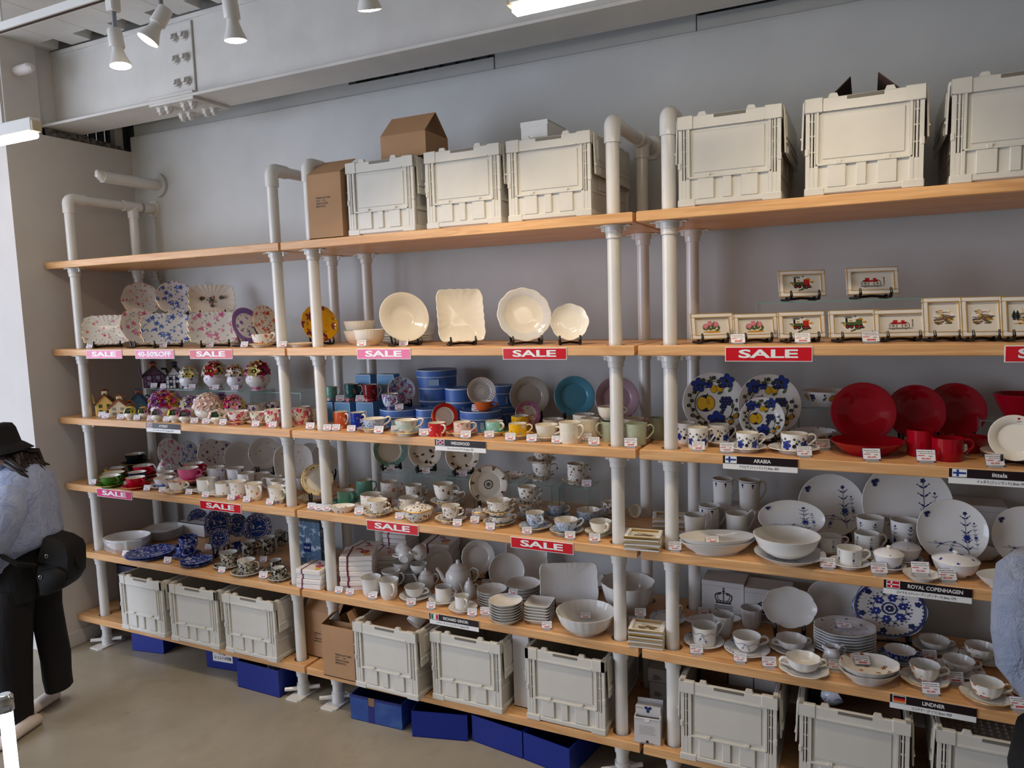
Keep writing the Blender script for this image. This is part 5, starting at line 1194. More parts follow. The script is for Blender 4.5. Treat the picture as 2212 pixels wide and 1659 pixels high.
flatplate('a', (1850, 690, 2075, 722), Z2, 'plain cream saucer lying before the yellow plate', [CRM, CRM, GOLD], y=.10, name='saucer')
for bb, w_ in (((378, 697, 428, 733), 'before the left end dish with cherry sprigs'), ((890, 695, 950, 728), 'before the blue rose dish above the discount sign'), ((1243, 695, 1300, 728), 'before the pink rose dish above a sale sign'), ((1520, 690, 1565, 728), 'before the fruit painted teacup by the purple plate'), ((1812, 690, 1870, 728), 'on the second board right of the left bay pipe')):
    tagc('a', bb, Z2, w_, y=.045)
# ---------------- left bay, third board: cottages, flower pots, cups
ZR3 = Z3 + .15
glass_cube(-1.42, -0.98, .30, .50, Z3, ZR3, 'clear glass riser under the dark cottage teapots'); glass_cube(-.97, -.56, .30, .50, Z3, ZR3, 'clear glass riser under the middle porcelain flower pots'); glass_cube(-.55, -.19, .30, .50, Z3, ZR3, 'clear glass riser under the right hand porcelain flower pot')
FM = {k: solid('petal_' + k, c, .25) for k, c in dict(yellow=(236, 206, 60), pink=(226, 150, 180), magenta=(190, 40, 100), purple=(120, 80, 150), lilac=(180, 140, 200), white=(236, 232, 222), cream=(240, 226, 150), red=(200, 40, 50), blush=(240, 206, 196)).items()}
M_LEAFP = solid('petal_leaf', (40, 62, 40), .3)
FLO = {}
def flower_mesh(c, mid='yellow'):
    k = (c, mid)
    if k not in FLO:
        m_ = MB().radial([(0, .10), (.25, .06), (.62, .16), (1.0, .42), (.96, .46), (.6, .24), (.25, .13), (0, .16)], 20, lambda a: 1 + .28 * math.cos(5 * a), 0, wfun=lambda t: t)
        m_.radial([(.24, .12), (.2, .30), (0, .36)], 8, mi=1); FLO[k] = m_.mesh('flower', [FM[c], FM[mid]], 60)
    return FLO[k]
def flower_pot(s, bb, z, desc, cols, pm=None, y=None, size=None, n=12, mid='yellow', pf=.52):
    C, R, H = fit(s, bb, z, .45, y, tr=.3); R *= .92; hp = H * pf; random.seed(int(bb[0]))
    prof = [(0, .03), (.46, .03), (.5, 0), (.56, 0), (.5, .1), (.62, .2), (.93, .5), (.98, .72), (.86, .92), (.88, 1), (.8, 1), (.78, .9), (0, .88)]
    t = thing('flower_pot', desc, 'porcelain flowers', (C.x, C.y, z), YAW, 'porcelain flower pots')
    obj('pot', MB().radial([(r * R, v * hp) for r, v in prof], 32).mesh('pot', pm or CRM, 50), t)
    obj('foliage', MB().radial([(0, hp * .9), (R * .8, hp * .92), (R * .86, hp + (H - hp) * .25), (R * .55, hp + (H - hp) * .7), (0, H * .93)], 18, lambda a: 1 + .08 * math.sin(7 * a)).mesh('foliage', M_LEAFP, 30), t)
    r_ = size or R * .44; reg([t], [(C.x, C.y, R * .98, z, z + H)])
    for i in range(n):
        if i < n // 2: th = -PI / 2 + (i - (n // 2 - 1) / 2) * (PI * 1.15 / (n // 2)); ph = .35
        elif i < n - 2: th = -PI / 2 + (i - n // 2 - (n // 2 - 3) / 2) * (PI * .9 / max(n // 2 - 2, 1)); ph = .95
        else: th = -PI / 2 + (i - n + 1.5) * 1.2; ph = 1.35
        dv = Vector((math.cos(th) * math.cos(ph), math.sin(th) * math.cos(ph), math.sin(ph))); p = Vector((dv.x * R * .86, dv.y * R * .86, hp * .98 + dv.z * (H - hp) * .85))
        o = obj('flower', flower_mesh(cols[i % len(cols)], mid if cols[i % len(cols)] != 'yellow' else 'cream'), t, p - dv * r_ * .2); o.rotation_euler = dv.to_track_quat('Z', 'Y').to_euler(); k = r_ * random.uniform(.85, 1.15); o.scale = (k, k, k)
def cottage(s, bb, z, desc, wall, roof, trimc, y=None, spout=True, handle=True, rz=0.15, chim=None, timber=None):
    C, R, H = fit(s, bb, z, .8, y, tr=0.0); W_ = R * .78; Dp = R * .62; hw = H * .50; hr = H * .84
    mw_, mr_, mt_ = solid('cottage_wall_' + wall[0], wall[1], .25), solid('cottage_roof_' + roof[0], roof[1], .3), solid('cottage_trim_' + trimc[0], trimc[1], .3)
    t = thing('cottage_teapot', desc, 'teapot', (C.x, C.y, z), YAW + rz, 'cottage shaped teapots'); reg([t], [(C.x, C.y, R * .95, z, z + H)])
    b = MB().rbox(-W_, W_, -Dp, Dp, 0, hw, .004); b.prism([(-W_, hw - .002), (W_, hw - .002), (0, hr - .006)], -Dp * .96, Dp * .96, 0, Matrix.Rotation(PI / 2, 4, 'X')) if True else None
    obj('walls', b.mesh('walls', mw_, 20), t)
    rf = MB(); ov = .14 * W_
    for sx in (-1, 1): rf.add([(0, -Dp - ov, hr), (sx * (W_ + ov), -Dp - ov, hw - .01), (sx * (W_ + ov), Dp + ov, hw - .01), (0, Dp + ov, hr), (0, -Dp - ov, hr - .008), (sx * (W_ + ov), -Dp - ov, hw - .018), (sx * (W_ + ov), Dp + ov, hw - .018), (0, Dp + ov, hr - .008)], [(0, 1, 2, 3), (7, 6, 5, 4), (0, 4, 5, 1), (1, 5, 6, 2), (2, 6, 7, 3)])
    obj('roof', rf.mesh('roof', mr_, 20), t)
    ch = MB().rbox(-W_ * .3, W_ * .3, -Dp * .35, Dp * .35, hr - .03, H * .93, .003); obj('lid', ch.mesh('lid', chim or mt_, 20), t)
    obj('chimney_cap', MB().prism([(-W_ * .42, H * .92), (W_ * .42, H * .92), (0, H)], -Dp * .45, Dp * .45, 0, Matrix.Rotation(PI / 2, 4, 'X')).mesh('chimney_cap', mr_, 20), t)
    for x, zz in ((-W_ * .45, hw * .62), (W_ * .4, hw * .62), (-W_ * .45, hw * .2)): obj('window', MB().box(x - W_ * .18, x + W_ * .18, -Dp - .0015, -Dp + .001, zz, zz + hw * .25).mesh('window', mt_, 0), t)
    obj('door', MB().box(W_ * .15, W_ * .5, -Dp - .0015, -Dp + .001, 0.002, hw * .42).mesh('door', mr_, 0), t)
    if timber:
        tm = MB()
        for k in range(6): x = -W_ + k * 2 * W_ / 5; tm.box(x - .0015, x + .0015, -Dp - .0012, -Dp + .001, 0, hw)
        for zz in (hw * .33, hw * .66, hw * .97): tm.box(-W_, W_, -Dp - .0012, -Dp + .001, zz - .0015, zz + .0015)
        for k in range(5): tm.add([(-W_ * .8 + k * W_ * .4, -Dp - .002, hw), (-W_ * .76 + k * W_ * .4, -Dp - .002, hw), (-W_ * .3 + k * W_ * .15, -Dp - .002, hw + (hr - hw) * .5), (-W_ * .34 + k * W_ * .15, -Dp - .002, hw + (hr - hw) * .5)], [(0, 1, 2, 3)])
        obj('timber_frame', tm.mesh('timber_frame', timber, 0), t)
    if spout: obj('spout', MB().tube([(-W_ * .9, 0, hw * .7), (-W_ * 1.2, 0, hw), (-W_ * 1.32, 0, hr * .95)], [W_ * .14, W_ * .11, W_ * .08], 10).mesh('spout', mw_, 60), t)
    if handle: obj('handle', MB().tube([(W_ * .8, 0, hr * .82), (W_ * 1.25, 0, hr * .8), (W_ * 1.45, 0, hw * .9), (W_ * 1.3, 0, hw * .4), (W_ * .95, 0, hw * .25)], W_ * .12, 10).mesh('handle', mr_, 60), t)
cottage('a', (775, 830, 955, 1012), ZR3, 'dark purple timbered cottage teapot on the glass riser', ('mauve', (120, 84, 116)), ('umber', (40, 28, 28)), ('slate', (150, 150, 170)), .38, True, True, .5, solid('cottage_lid_rust', (170, 84, 50)), M_BLACK)
cottage('a', (962, 828, 1105, 1010), ZR3, 'black and white half-timbered cottage teapot on the glass riser', ('lime', (214, 212, 214)), ('umber', (40, 28, 28)), ('ink', (40, 44, 70)), .37, False, False, .2, None, M_BLACK)
cottage('a', (440, 1035, 600, 1240), Z3, 'yellow cottage teapot with a brown roof', ('yellow', (226, 190, 110)), ('brown', (96, 50, 36)), ('green', (60, 90, 50)), None, True, False, .35, solid('cottage_lid_cream', (232, 214, 170)))
cottage('a', (568, 1075, 735, 1245), Z3, 'cream cottage teapot with a rust brown thatched roof', ('cream', (232, 214, 178)), ('rust', (150, 84, 44)), ('grey', (150, 146, 140)), None, False, True, .2, solid('cottage_lid_cream', (232, 214, 170)))
cottage('a', (695, 1030, 845, 1190), Z3, 'blue cottage teapot with a terracotta chimney', ('blue', (90, 140, 180)), ('navy', (40, 70, 120)), ('teal', (120, 160, 180)), .26, False, True, .3, solid('cottage_lid_rust', (170, 84, 50)))
for bb, z, y, desc, cols, pm, n in (
    ((1062, 865, 1210, 1030), ZR3, .37, 'porcelain pot with white daisies on the glass riser', ['white', 'white', 'cream'], P_['purple'], 10),
    ((1243, 820, 1428, 1030), ZR3, .38, 'large porcelain pot with daisies and one red flower', ['white', 'white', 'red', 'cream'], P_['purple'], 14),
    ((1415, 845, 1560, 1030), ZR3, .37, 'porcelain pot with white daisies and red buds', ['red', 'white', 'white', 'cream'], P_['purple'], 11),
    ((1555, 820, 1755, 1040), ZR3, .38, 'large porcelain pot with pink roses at the riser end', ['magenta', 'pink', 'cream', 'magenta'], P_['pink'], 14),
    ((805, 1055, 1050, 1262), Z3, .13, 'big porcelain bouquet of yellow and purple flowers', ['yellow', 'lilac', 'pink', 'purple', 'magenta'], None, 18),
    ((1050, 1090, 1210, 1252), Z3, None, 'porcelain pot with purple and white flowers', ['purple', 'white', 'lilac'], None, 12),
    ((1190, 1065, 1400, 1282), Z3, None, 'large porcelain pot full of blush pink blossoms', ['blush', 'blush', 'white'], None, 20),
    ((1315, 1060, 1432, 1240), Z3, .22, 'porcelain pot with dark purple flowers behind', ['purple', 'purple', 'lilac'], None, 10),
    ((1418, 1075, 1590, 1235), Z3, .20, 'porcelain pot with pink roses and a pale yellow one', ['cream', 'magenta', 'pink'], P_['pink'], 10),
    ((652, 1168, 750, 1268), Z3, None, 'small porcelain pot with two yellow flowers', ['cream', 'yellow'], None, 6), ((765, 1170, 852, 1268), Z3, None, 'small porcelain pot with yellow and pink flowers', ['yellow', 'pink'], None, 6),
    ((855, 1180, 945, 1282), Z3, None, 'small porcelain pot with lilac pink flowers', ['pink', 'lilac'], None, 6), ((942, 1180, 1048, 1290), Z3, None, 'small porcelain pot with a yellow centre flower', ['yellow', 'pink', 'lilac'], None, 6),
    ((1058, 1190, 1160, 1292), Z3, None, 'small porcelain pot with magenta flowers', ['magenta', 'purple'], None, 6), ((1248, 1195, 1392, 1302), Z3, None, 'small low porcelain pot with blush blossoms', ['blush', 'white'], None, 7)):
    flower_pot('a', bb, z, desc, cols, pm, y, None, max(5, int(n * .8)))
cup('a', (1418, 1195, 1578, 1278), Z3, 'rose patterned teacup right of the blush pot', P_['rose'], P_['pink'], GOLD, 'tea', -10, (1410, 1592, 1307), P_['rose'])
cup('a', (1582, 1205, 1700, 1285), Z3, 'red rose teacup left of the rose mug', P_['rose'], CRM, GOLD, 'tea', -20, (1560, 1760, 1312), CRM)
cup('a', (1550, 1142, 1700, 1222), Z3, 'violet patterned teacup in the back row', P_['viodark'], CRM, GOLD, 'can', -10, None, y=.26); cup('a', (1690, 1125, 1812, 1190), Z3, 'violet patterned teacup beside the pipe frame', P_['viodark'], CRM, GOLD, 'can', -10, None, y=.34)
cup('a', (1690, 1185, 1815, 1328), Z3, 'tall rose patterned mug left of the pipe', P_['rose'], CRM, GOLD, 'mug', -50, name='mug')
cup('a', (1905, 1180, 1970, 1275), Z3, 'rose patterned mug in the back right of the pipe', P_['rose'], CRM, GOLD, 'mug', -40, name='mug', y=.2); cup('a', (1932, 1160, 2060, 1302), Z3, 'red rose mug right of the pipe', P_['rose'], CRM, GOLD, 'mug', -40, name='mug'); cup('a', (2030, 1175, 2118, 1318), Z3, 'white rose mug partly behind the second pipe', P_['multi'], CRM, GOLD, 'mug', 30, name='mug', y=.13)
for bb, w_ in (((455, 1210, 500, 1245), 'before the yellow cottage teapot'), ((484, 1226, 530, 1264), 'before the yellow cottage teapot, nearer the edge'), ((598, 1232, 642, 1274), 'before the thatched cottage teapot'), ((720, 1235, 768, 1272), 'between two small pots with yellow flowers'), ((815, 1240, 870, 1280), 'before the small pot with lilac flowers'), ((952, 1260, 1005, 1300), 'before the small pot with a yellow centre flower'), ((1142, 1258, 1200, 1297), 'right of the small magenta flower pot'), ((1238, 1275, 1300, 1312), 'before the small low blush pot'), ((1360, 1275, 1413, 1314), 'left of the rose patterned teacup'), ((1602, 1285, 1648, 1329), 'before the red rose teacup'), ((1728, 1288, 1778, 1330), 'before the tall rose patterned mug'), ((2000, 1295, 2070, 1337), 'before the red rose mug right of the pipe'), ((2155, 1315, 2212, 1354), 'on the third board right of the second pipe')): tagc('a', bb, Z3, w_)
for bb, w_ in (((825, 988, 875, 1018), 'before the dark purple cottage teapot'), ((920, 988, 962, 1018), 'before the half-timbered cottage teapot'), ((1125, 995, 1180, 1028), 'before the white daisy pot on the riser'), ((1300, 1000, 1355, 1032), 'before the large daisy pot on the riser'), ((1450, 1000, 1495, 1035), 'before the daisy pot with red buds')): tagc('a', bb, ZR3, w_, y=.315)
# ---------------- left bay, fourth board
GR, RD, NV, YW_, PK, BKc = (solid(n_, c) for n_, c in (('green', (70, 120, 40)), ('crimson', (196, 20, 48)), ('navy', (28, 38, 78)), ('mustard', (206, 150, 40)), ('pink', (220, 100, 150)), ('black', (26, 34, 34))))
INN = P_['wild']
cup('d', (500, 178, 648, 252), Z4, 'black teacup on top of a stacked pair', BKc, INN, GOLD, 'wide', -20, (468, 688, 300), (BKc, BKc, GOLD), dz=.055, y=.30, sdesc='black saucer stacked under the black teacup')
cup('d', (520, 262, 668, 350), Z4, 'dark green teacup under the black saucer', solid('darkgreen', (50, 80, 40)), INN, GOLD, 'wide', -20, None, y=.335)
for bb, sa, d_, m_, y in (((375, 285, 530, 358), (350, 560, 395), 'mustard yellow teacup in the back row', YW_, .25), ((590, 272, 745, 355), (575, 780, 400), 'crimson teacup with floral inside in the back row', RD, .27), ((302, 325, 468, 402), (275, 480, 430), 'green teacup near the left pipe', GR, .12), ((548, 312, 685, 385), (520, 720, 415), 'navy teacup between green and crimson ones', NV, .17), ((360, 350, 508, 440), (325, 528, 470), 'green teacup in the front row', GR, None), ((523, 358, 668, 455), (490, 708, 473), 'crimson teacup in the front row', RD, None)):
    cup('d', bb, Z4, d_, m_, INN if 'row' in d_ else CRM, GOLD, 'wide', -30, sa, (m_, m_, GOLD), y=y)
cup('d', (708, 368, 858, 455), Z4, 'white teacup with blue roses', P_['blue'], CRM, GOLD, 'wide', -10, (672, 880, 477), P_['blue']); cup('d', (862, 383, 1005, 472), Z4, 'white teacup with tiny pink flowers', P_['cherry'], CRM, GOLD, 'wide', -20, (828, 1047, 503), P_['cherry'])
cup('d', (757, 325, 890, 395), Z4, 'pink sprigged teacup in the back row', P_['pink'], CRM, GOLD, 'wide', -10, (735, 925, 420), CRM, y=.20)
teapot('d', (745, 225, 865, 335), Z4, 'small rose painted teapot before the rose plate', P_['pink'], 0, .33, .72)
cup('d', (935, 350, 1120, 425), Z4, 'dark green teacup at the bottom of a stack', GR, INN, GOLD, 'wide', -10, (925, 1130, 442), (GR, CRM, GOLD)); cup('d', (935, 255, 1098, 335), Z4, 'pink teacup stacked on the green one', PK, INN, GOLD, 'wide', -15, (903, 1138, 400), (PK, CRM, GOLD), dz=.050, y=.115); cup('d', (972, 215, 1125, 285), Z4, 'crimson teacup behind the pink stack', RD, INN, GOLD, 'wide', -15, (960, 1165, 320), (RD, CRM, GOLD), dz=.045, y=.24)
for bb, d_, m_, face, y, kind in (((785, 62, 945, 285), 'tall narrow-looking plate with pink roses', P_['pink'], 48, .40, 'flat'), ((998, 75, 1105, 255), 'sharply turned plate with blue roses', P_['blue'], 58, .40, 'flat'), ((1118, 62, 1340, 300), 'scalloped plate with violet sprays', P_['purple'], 25, .42, 'flat'), ((1240, 78, 1470, 330), 'plate with purple sprays behind the plain one', P_['purple'], 25, .36, 'flat'), ((1322, 80, 1558, 345), 'glossy white deep plate behind the mugs', WHT, 20, .30, 'deep'), ((1560, 42, 1800, 350), 'large white plate with tiny buds behind the pipe', P_['small'], 15, .42, 'flat'), ((1675, 115, 1975, 400), 'white rounded square plate across the pipe', P_['small'], 5, .34, 'coupe'), ((1960, 80, 2120, 400), 'wrapped white plate behind the gold rimmed plate', WHT, 20, .42, 'flat'), ((2075, 90, 2240, 400), 'wrapped white plate right of the second pipe', WHT, 20, .42, 'flat')):
    upright('d', bb, Z4, d_, [m_, m_, CRM], kind, None, SC8 if 'scall' in d_ else (rect_out(1, 1, 3.0) if 'square' in d_ else None), face, 15, y, stand=('plain' not in d_ and 'deep' not in d_))
upright('d', (1948, 245, 2195, 562), Z4, 'cream plate with a gilded border on a stand', [CRM, P_['strawb'], GOLD], 'flat', 'gold', None, 12, 18, .12); flatplate('d', (1908, 530, 2165, 588), Z4, 'cream gilt saucer lying before the gilded plate', [CRM, P_['strawb'], GOLD], name='saucer')
bowl('d', (1885, 360, 1990, 505), Z4, 'white bowl stacked behind the gilded plate', P_['small'], WHT, None, 'bowl', .22, 5, .012)
for bb, d_, m_, kind, sa, y, ha in (((1160, 282, 1300, 402), 'white mug with purple sprays, leftmost of the back mugs', P_['purple'], 'mug', None, .22, -5), ((1335, 285, 1470, 405), 'white mug with purple sprays beside the deep plate', P_['purple'], 'mug', None, .20, -60), ((1437, 318, 1568, 425), 'white mug with yellow buds in the back row', P_['small'], 'mug', None, .17, -60), ((1505, 338, 1640, 482), 'flared white mug with a big handle', WHT, 'bell', None, None, -10), ((1123, 362, 1268, 460), 'white teacup on a saucer with little buds', P_['small'], 'can', (1078, 1280, 497), None, -60), ((1220, 402, 1360, 525), 'white teacup with tiny yellow buds at the front', P_['small'], 'can', (1165, 1395, 533), None, -20),
        ((1350, 392, 1485, 552), 'white mug with big pink roses', P_['pink'], 'bell', None, None, 40), ((1468, 408, 1610, 567), 'white mug with mixed bright flowers', P_['multi'], 'bell', None, None, -40), ((1640, 435, 1785, 592), 'white mug with bluebirds left of the pipe', P_['bird'], 'bell', None, None, -40), ((1668, 388, 1800, 540), 'white mug behind the bluebird mug', P_['multi'], 'bell', None, .14, -40), ((1675, 345, 1800, 440), 'white teacup with buds behind the pipe', P_['small'], 'can', None, .24, 180)):
    cup('d', bb, Z4, d_, m_, CRM, None, kind, ha, sa, m_ if sa else None, y=y, name='mug' if 'mug' in d_ else 'teacup')
for bb, w_ in (((228, 415, 285, 452), 'beside the left pipe on the fourth board'), ((438, 447, 492, 489), 'between the green and crimson front cups'), ((665, 465, 728, 505), 'before the blue rose teacup'), ((790, 475, 845, 519), 'left of the tiny pink flower cup'), ((990, 464, 1050, 509), 'right of the tiny pink flower cup'), ((1110, 412, 1140, 442), 'before the green cup of the stack'), ((1130, 505, 1195, 552), 'before the white cup with little buds'), ((1325, 522, 1390, 570), 'before the pink rose mug'), ((1450, 540, 1515, 588), 'before the bright flower mug'), ((1635, 562, 1700, 608), 'before the bluebird mug'), ((1970, 572, 2040, 620), 'before the gilded cream plate'), ((2053, 610, 2125, 660), 'before the second pipe on the fourth board')): tagc('d', bb, Z4, w_)
# ---------------- left bay, fifth board
M_FILM = mat('plastic_film', (226, 228, 230), 0.12, alpha=0.30)
def film(name, desc, C, R, H, seed=1, sy=1.0):
    m_ = MB(); random.seed(seed); n = 40; ph = [random.uniform(0, 6.28) for _ in range(6)]
    def out(a): return 1 + .05 * math.sin(5 * a + ph[0]) + .04 * math.sin(11 * a + ph[1]) + .03 * math.sin(17 * a + ph[2])
    m_.radial([(R * .92, .001), (R * 1.06, H * .12), (R * 1.03, H * .5), (R * 1.08, H * .95), (R * 1.02, H * 1.06)], n, out); m_.v = [(x, y * sy, z) for x, y, z in m_.v]
    o = m_.build(name, M_FILM, None, 25, (C.x, C.y, C.z)); tag(o, desc, 'wrap', 'clear plastic wraps'); REG[-1]['o'].append(o)
C, R, H = bowl('d', (372, 785, 722, 962), Z5, 'large white oval bowl wrapped in clear film', WHT, WHT, None, 'bowl', None, 2, .02, sx=.8, hk=.8); C.z = Z5; film('plastic_wrap', 'clear film wrapped around the large oval bowl', C, R, H + .015, 3, .82)
C, R = flatplate('d', (705, 790, 990, 885), Z5, 'white plate wrapped in film in the back', [WHT, WHT, WHT], n=6, pitch=.009, y=.40); C.z = Z5; film('plastic_wrap', 'clear film around the stack of white plates', C, R, .07, 5)
t = open_box('flat_box', 'flat white box with blue script in the back corner', 'box', .24, .17, .085, (-.92, .40, Z5), 0, MATS['white_card'], M_CARDIN, closed=True); t.location = (-1.33, .47, Z5); lettering('Antique', PAINT[NAV], t, (0, .08, .0856), (0, 0, 0), .15, .04, 0.0)
TB = [P_['bluewhite'], P_['bluewhite'], solid('flowblue', (40, 64, 150))]; BLB = solid('blue_ground', (46, 74, 160))
for bb, d_, face, y, sub in (((1050, 610, 1200, 872), 'blue transferware plate turned away in the back', 30, .42, 0), ((1160, 620, 1368, 862), 'large blue transferware plate on a stand', 20, .33, 1), ((1218, 755, 1370, 958), 'small blue transferware plate at the front', 25, .16, 1), ((1400, 640, 1520, 870), 'blue transferware plate half hidden in the back', 40, .42, 0), ((1465, 650, 1685, 890), 'large blue transferware plate nearest the pipe', 15, .34, 1)):
    upright('d', bb, Z5, d_, [BLB, P_['bluewhite'], TB[2]], 'flat', 'scene', SC12, face, 15, y, stand=bool(sub))
C, R = flatplate('d', (535, 920, 908, 1030), Z5, 'large blue transferware plate lying near the front', TB, n=2, pitch=.011); flatplate('d', (978, 985, 1225, 1086), Z5, 'medium blue transferware plate lying at the front', TB, n=2, pitch=.012)
cup('d', (933, 900, 1083, 995), Z5, 'blue transferware teacup at the bottom of a stack', P_['bluewhite'], P_['bluewhite'], None, 'can', -30, (903, 1122, 1024), P_['bluewhite']); cup('d', (950, 828, 1092, 905), Z5, 'blue transferware teacup on top of the stack', P_['bluewhite'], P_['bluewhite'], None, 'can', -30, None, dz=.075, y=.16); cup('d', (1345, 890, 1450, 980), Z5, 'blue transferware teacup behind the dark mugs', P_['bluewhite'], P_['bluewhite'], None, 'tea', 180, None)
BT_ = P_['black']
for bb, d_, kind, sa, y in (((1450, 868, 1562, 1012), 'dark transferware mug behind the cups', 'mug', None, None), ((1605, 833, 1718, 992), 'dark transferware mug near the pipe', 'mug', None, None), ((1715, 775, 1800, 930), 'dark transferware mug in the far back', 'mug', None, .42), ((1268, 965, 1405, 1090), 'dark transferware teacup left of the pair', 'mug', (1200, 1422, 1122), None), ((1418, 1008, 1558, 1135), 'dark transferware teacup right of the pair', 'mug', (1368, 1622, 1162), None), ((1677, 1015, 1765, 1105), 'small dark transferware espresso cup behind', 'mug', (1640, 1800, 1137), None), ((1700, 1075, 1790, 1178), 'small dark transferware espresso cup at the front', 'mug', (1660, 1838, 1207), None)):
    cup('d', bb, Z5, d_, BT_, WHT, None, kind, -10, sa, BT_ if sa else None, 'square', y=y, name='mug' if ' mug' in d_ else 'teacup')
for bb, w_ in (((487, 962, 545, 1003), 'left of the large blue plates'), ((815, 1022, 885, 1070), 'between the two lying blue plates'), ((1145, 905, 1205, 947), 'before the large standing blue plate'), ((1225, 957, 1275, 994), 'below the small standing blue plate'), ((1245, 1107, 1310, 1157), 'before the dark cup left of the pair'), ((1575, 1132, 1650, 1177), 'right of the dark cup pair'), ((1590, 1002, 1640, 1047), 'before the dark mug near the pipe')): tagc('d', bb, Z5, w_)
M_TOILE = mat('blue_toile_print', fn=lambda b: b.mix(((b.noise(26, 5, None, .6, 1.0) > .55) * 1.0), (70, 100, 130), (170, 190, 206)), rough=.35)
t = open_box('gift_box', 'tall blue printed gift box with a black top between two pipes', 'box', .20, .12, .27, (0, 0, Z5), 0, M_TOILE, M_CARDIN, closed=True)
P = onz(*q('d', 1955, 1075), Z5); t.location = (P.x + .01, .30, Z5); MB().box(-.101, .101, -.001, .121, .255, .272).build('black_top', M_BLACK, t, 0); MB().box(-.02, .03, -.002, .001, .08, .13).build('label_patch', PAINT[NAV], t, 0); lettering('BLUE', M_SIGNW, t, (.005, -.003, .105), FRONT, .035, .012, .01)
# napkin packets, each one a thing
M_NAP = mat('paper_napkin', (238, 232, 228), 0.5, fn=lambda b: b.mix(b.noise(30, 3).ramp(.3, .7) * .4, (240, 235, 230), (226, 216, 210))); M_NAPF = [PAINT[REDP], PAINT[YEL], PAINT[PNK], PAINT[BRN], mat('ribbon_maroon', (120, 50, 80), .4)]
def napkins(s, px, py, z, n, w_, desc, rz, y=None, h=.026, art=True):
    P = onz(*q(s, px, py), z) if y is None else ony(*q(s, px, py), y); P.z = z; reg([], [(P.x + u * w_ * .25, P.y + w_ * (.5 + v * .25), w_ * .31, z, z + n * h) for u in (-1, 1) for v in (-1, 1)]); me_ = REG[-1]['o']
    for i in range(n):
        t = thing('napkin_packet', '%s, %s' % (desc, 'on top' if i == n - 1 else ('at the bottom' if i == 0 else '%s packet from the bottom' % ['', 'second', 'third', 'fourth', 'fifth', 'sixth', 'seventh'][i])), 'napkins', (P.x + random.uniform(-.004, .004), P.y + w_ / 2 + random.uniform(-.004, .004), z + i * h), rz + random.uniform(-.05, .05), 'packets of paper napkins')
        me_.append(t); MB().rbox(-w_ / 2, w_ / 2, -w_ / 2, w_ / 2, .0005, h - .001, .003).build('packet', M_NAP, t, 0)
        rb = MB(); rb.box(-w_ * .28, -w_ * .22, -w_ / 2 - .0006, w_ / 2 + .0006, 0, h - .0004); rb.build('ribbon_print', M_NAPF[4], t, 0)
        if i == n - 1 and art:
            D = Dec(lambda x, y_, e: (x, y_, h - .001 + e)); D.flower(.2 * w_, -.05 * w_, .16 * w_, 0, 2, 6); D.flower(.3 * w_, -.3 * w_, .12 * w_, 1, 1, 6); D.flower(-.05 * w_, .25 * w_, .1 * w_, 2, 0, 5); D.leaf(.1 * w_, .1 * w_, .2 * w_, .08 * w_, 2, 3)
            obj('flower_print', D.mesh(M_NAPF), t)['kind'] = 'stuff'
napkins('d', 1975, 1262, Z5, 4, .148, 'floral napkin packet between the two pipes', .12)
# ================================================================== middle bay
RIB = sc_out(28, .012)
# second board: white bowls and plates
bowl('b', (198, 470, 408, 575), Z2, 'fluted white bowl at the bottom of the back pair', CRM, CRM, None, 'bowl', .26, out=RIB); bowl('b', (198, 408, 408, 500), Z2, 'fluted white bowl nested on top of the back pair', CRM, CRM, None, 'bowl', .26, dz=.042, out=RIB, hk=1.0)
bowl('b', (245, 465, 460, 585), Z2, 'fluted white bowl in front of the nested pair', CRM, CRM, None, 'bowl', .09, out=RIB)
upright('b', (475, 232, 762, 578), Z2, 'round white deep plate beside the fluted bowls', [CRM, CRM, CRM], 'deep', None, None, 18, 17, .09)
upright('b', (818, 208, 1125, 545), Z2, 'rectangular white tray with rippled edges on a stand', [CRM, CRM, CRM], 'coupe', None, rect_out(.88, 1.0, 8.0, 20, .012), 10, 15, .10)
upright('b', (1230, 198, 1563, 568), Z2, 'large scalloped white plate with embossed rim', [CRM, GRY, CRM], 'flat', None, SC12, 12, 16, .10); upright('b', (1540, 308, 1843, 570), Z2, 'smaller scalloped white dish beside the large one', [CRM, CRM, CRM], 'coupe', None, SC8, 0, 20, .09)
C, R = flatplate('b', (450, 500, 790, 560), Z2, 'film wrapped white plate behind the deep plate', [CRM, CRM, CRM], n=3, pitch=.012, y=.40); C.z = Z2; film('plastic_wrap', 'crumpled clear film behind the round deep plate', C, R * .95, .10, 9)
tagc('b', (285, 552, 350, 588), Z2, 'before the fluted white bowls', y=.045); tagc('b', (525, 552, 592, 588), Z2, 'before the round deep plate', y=.045)
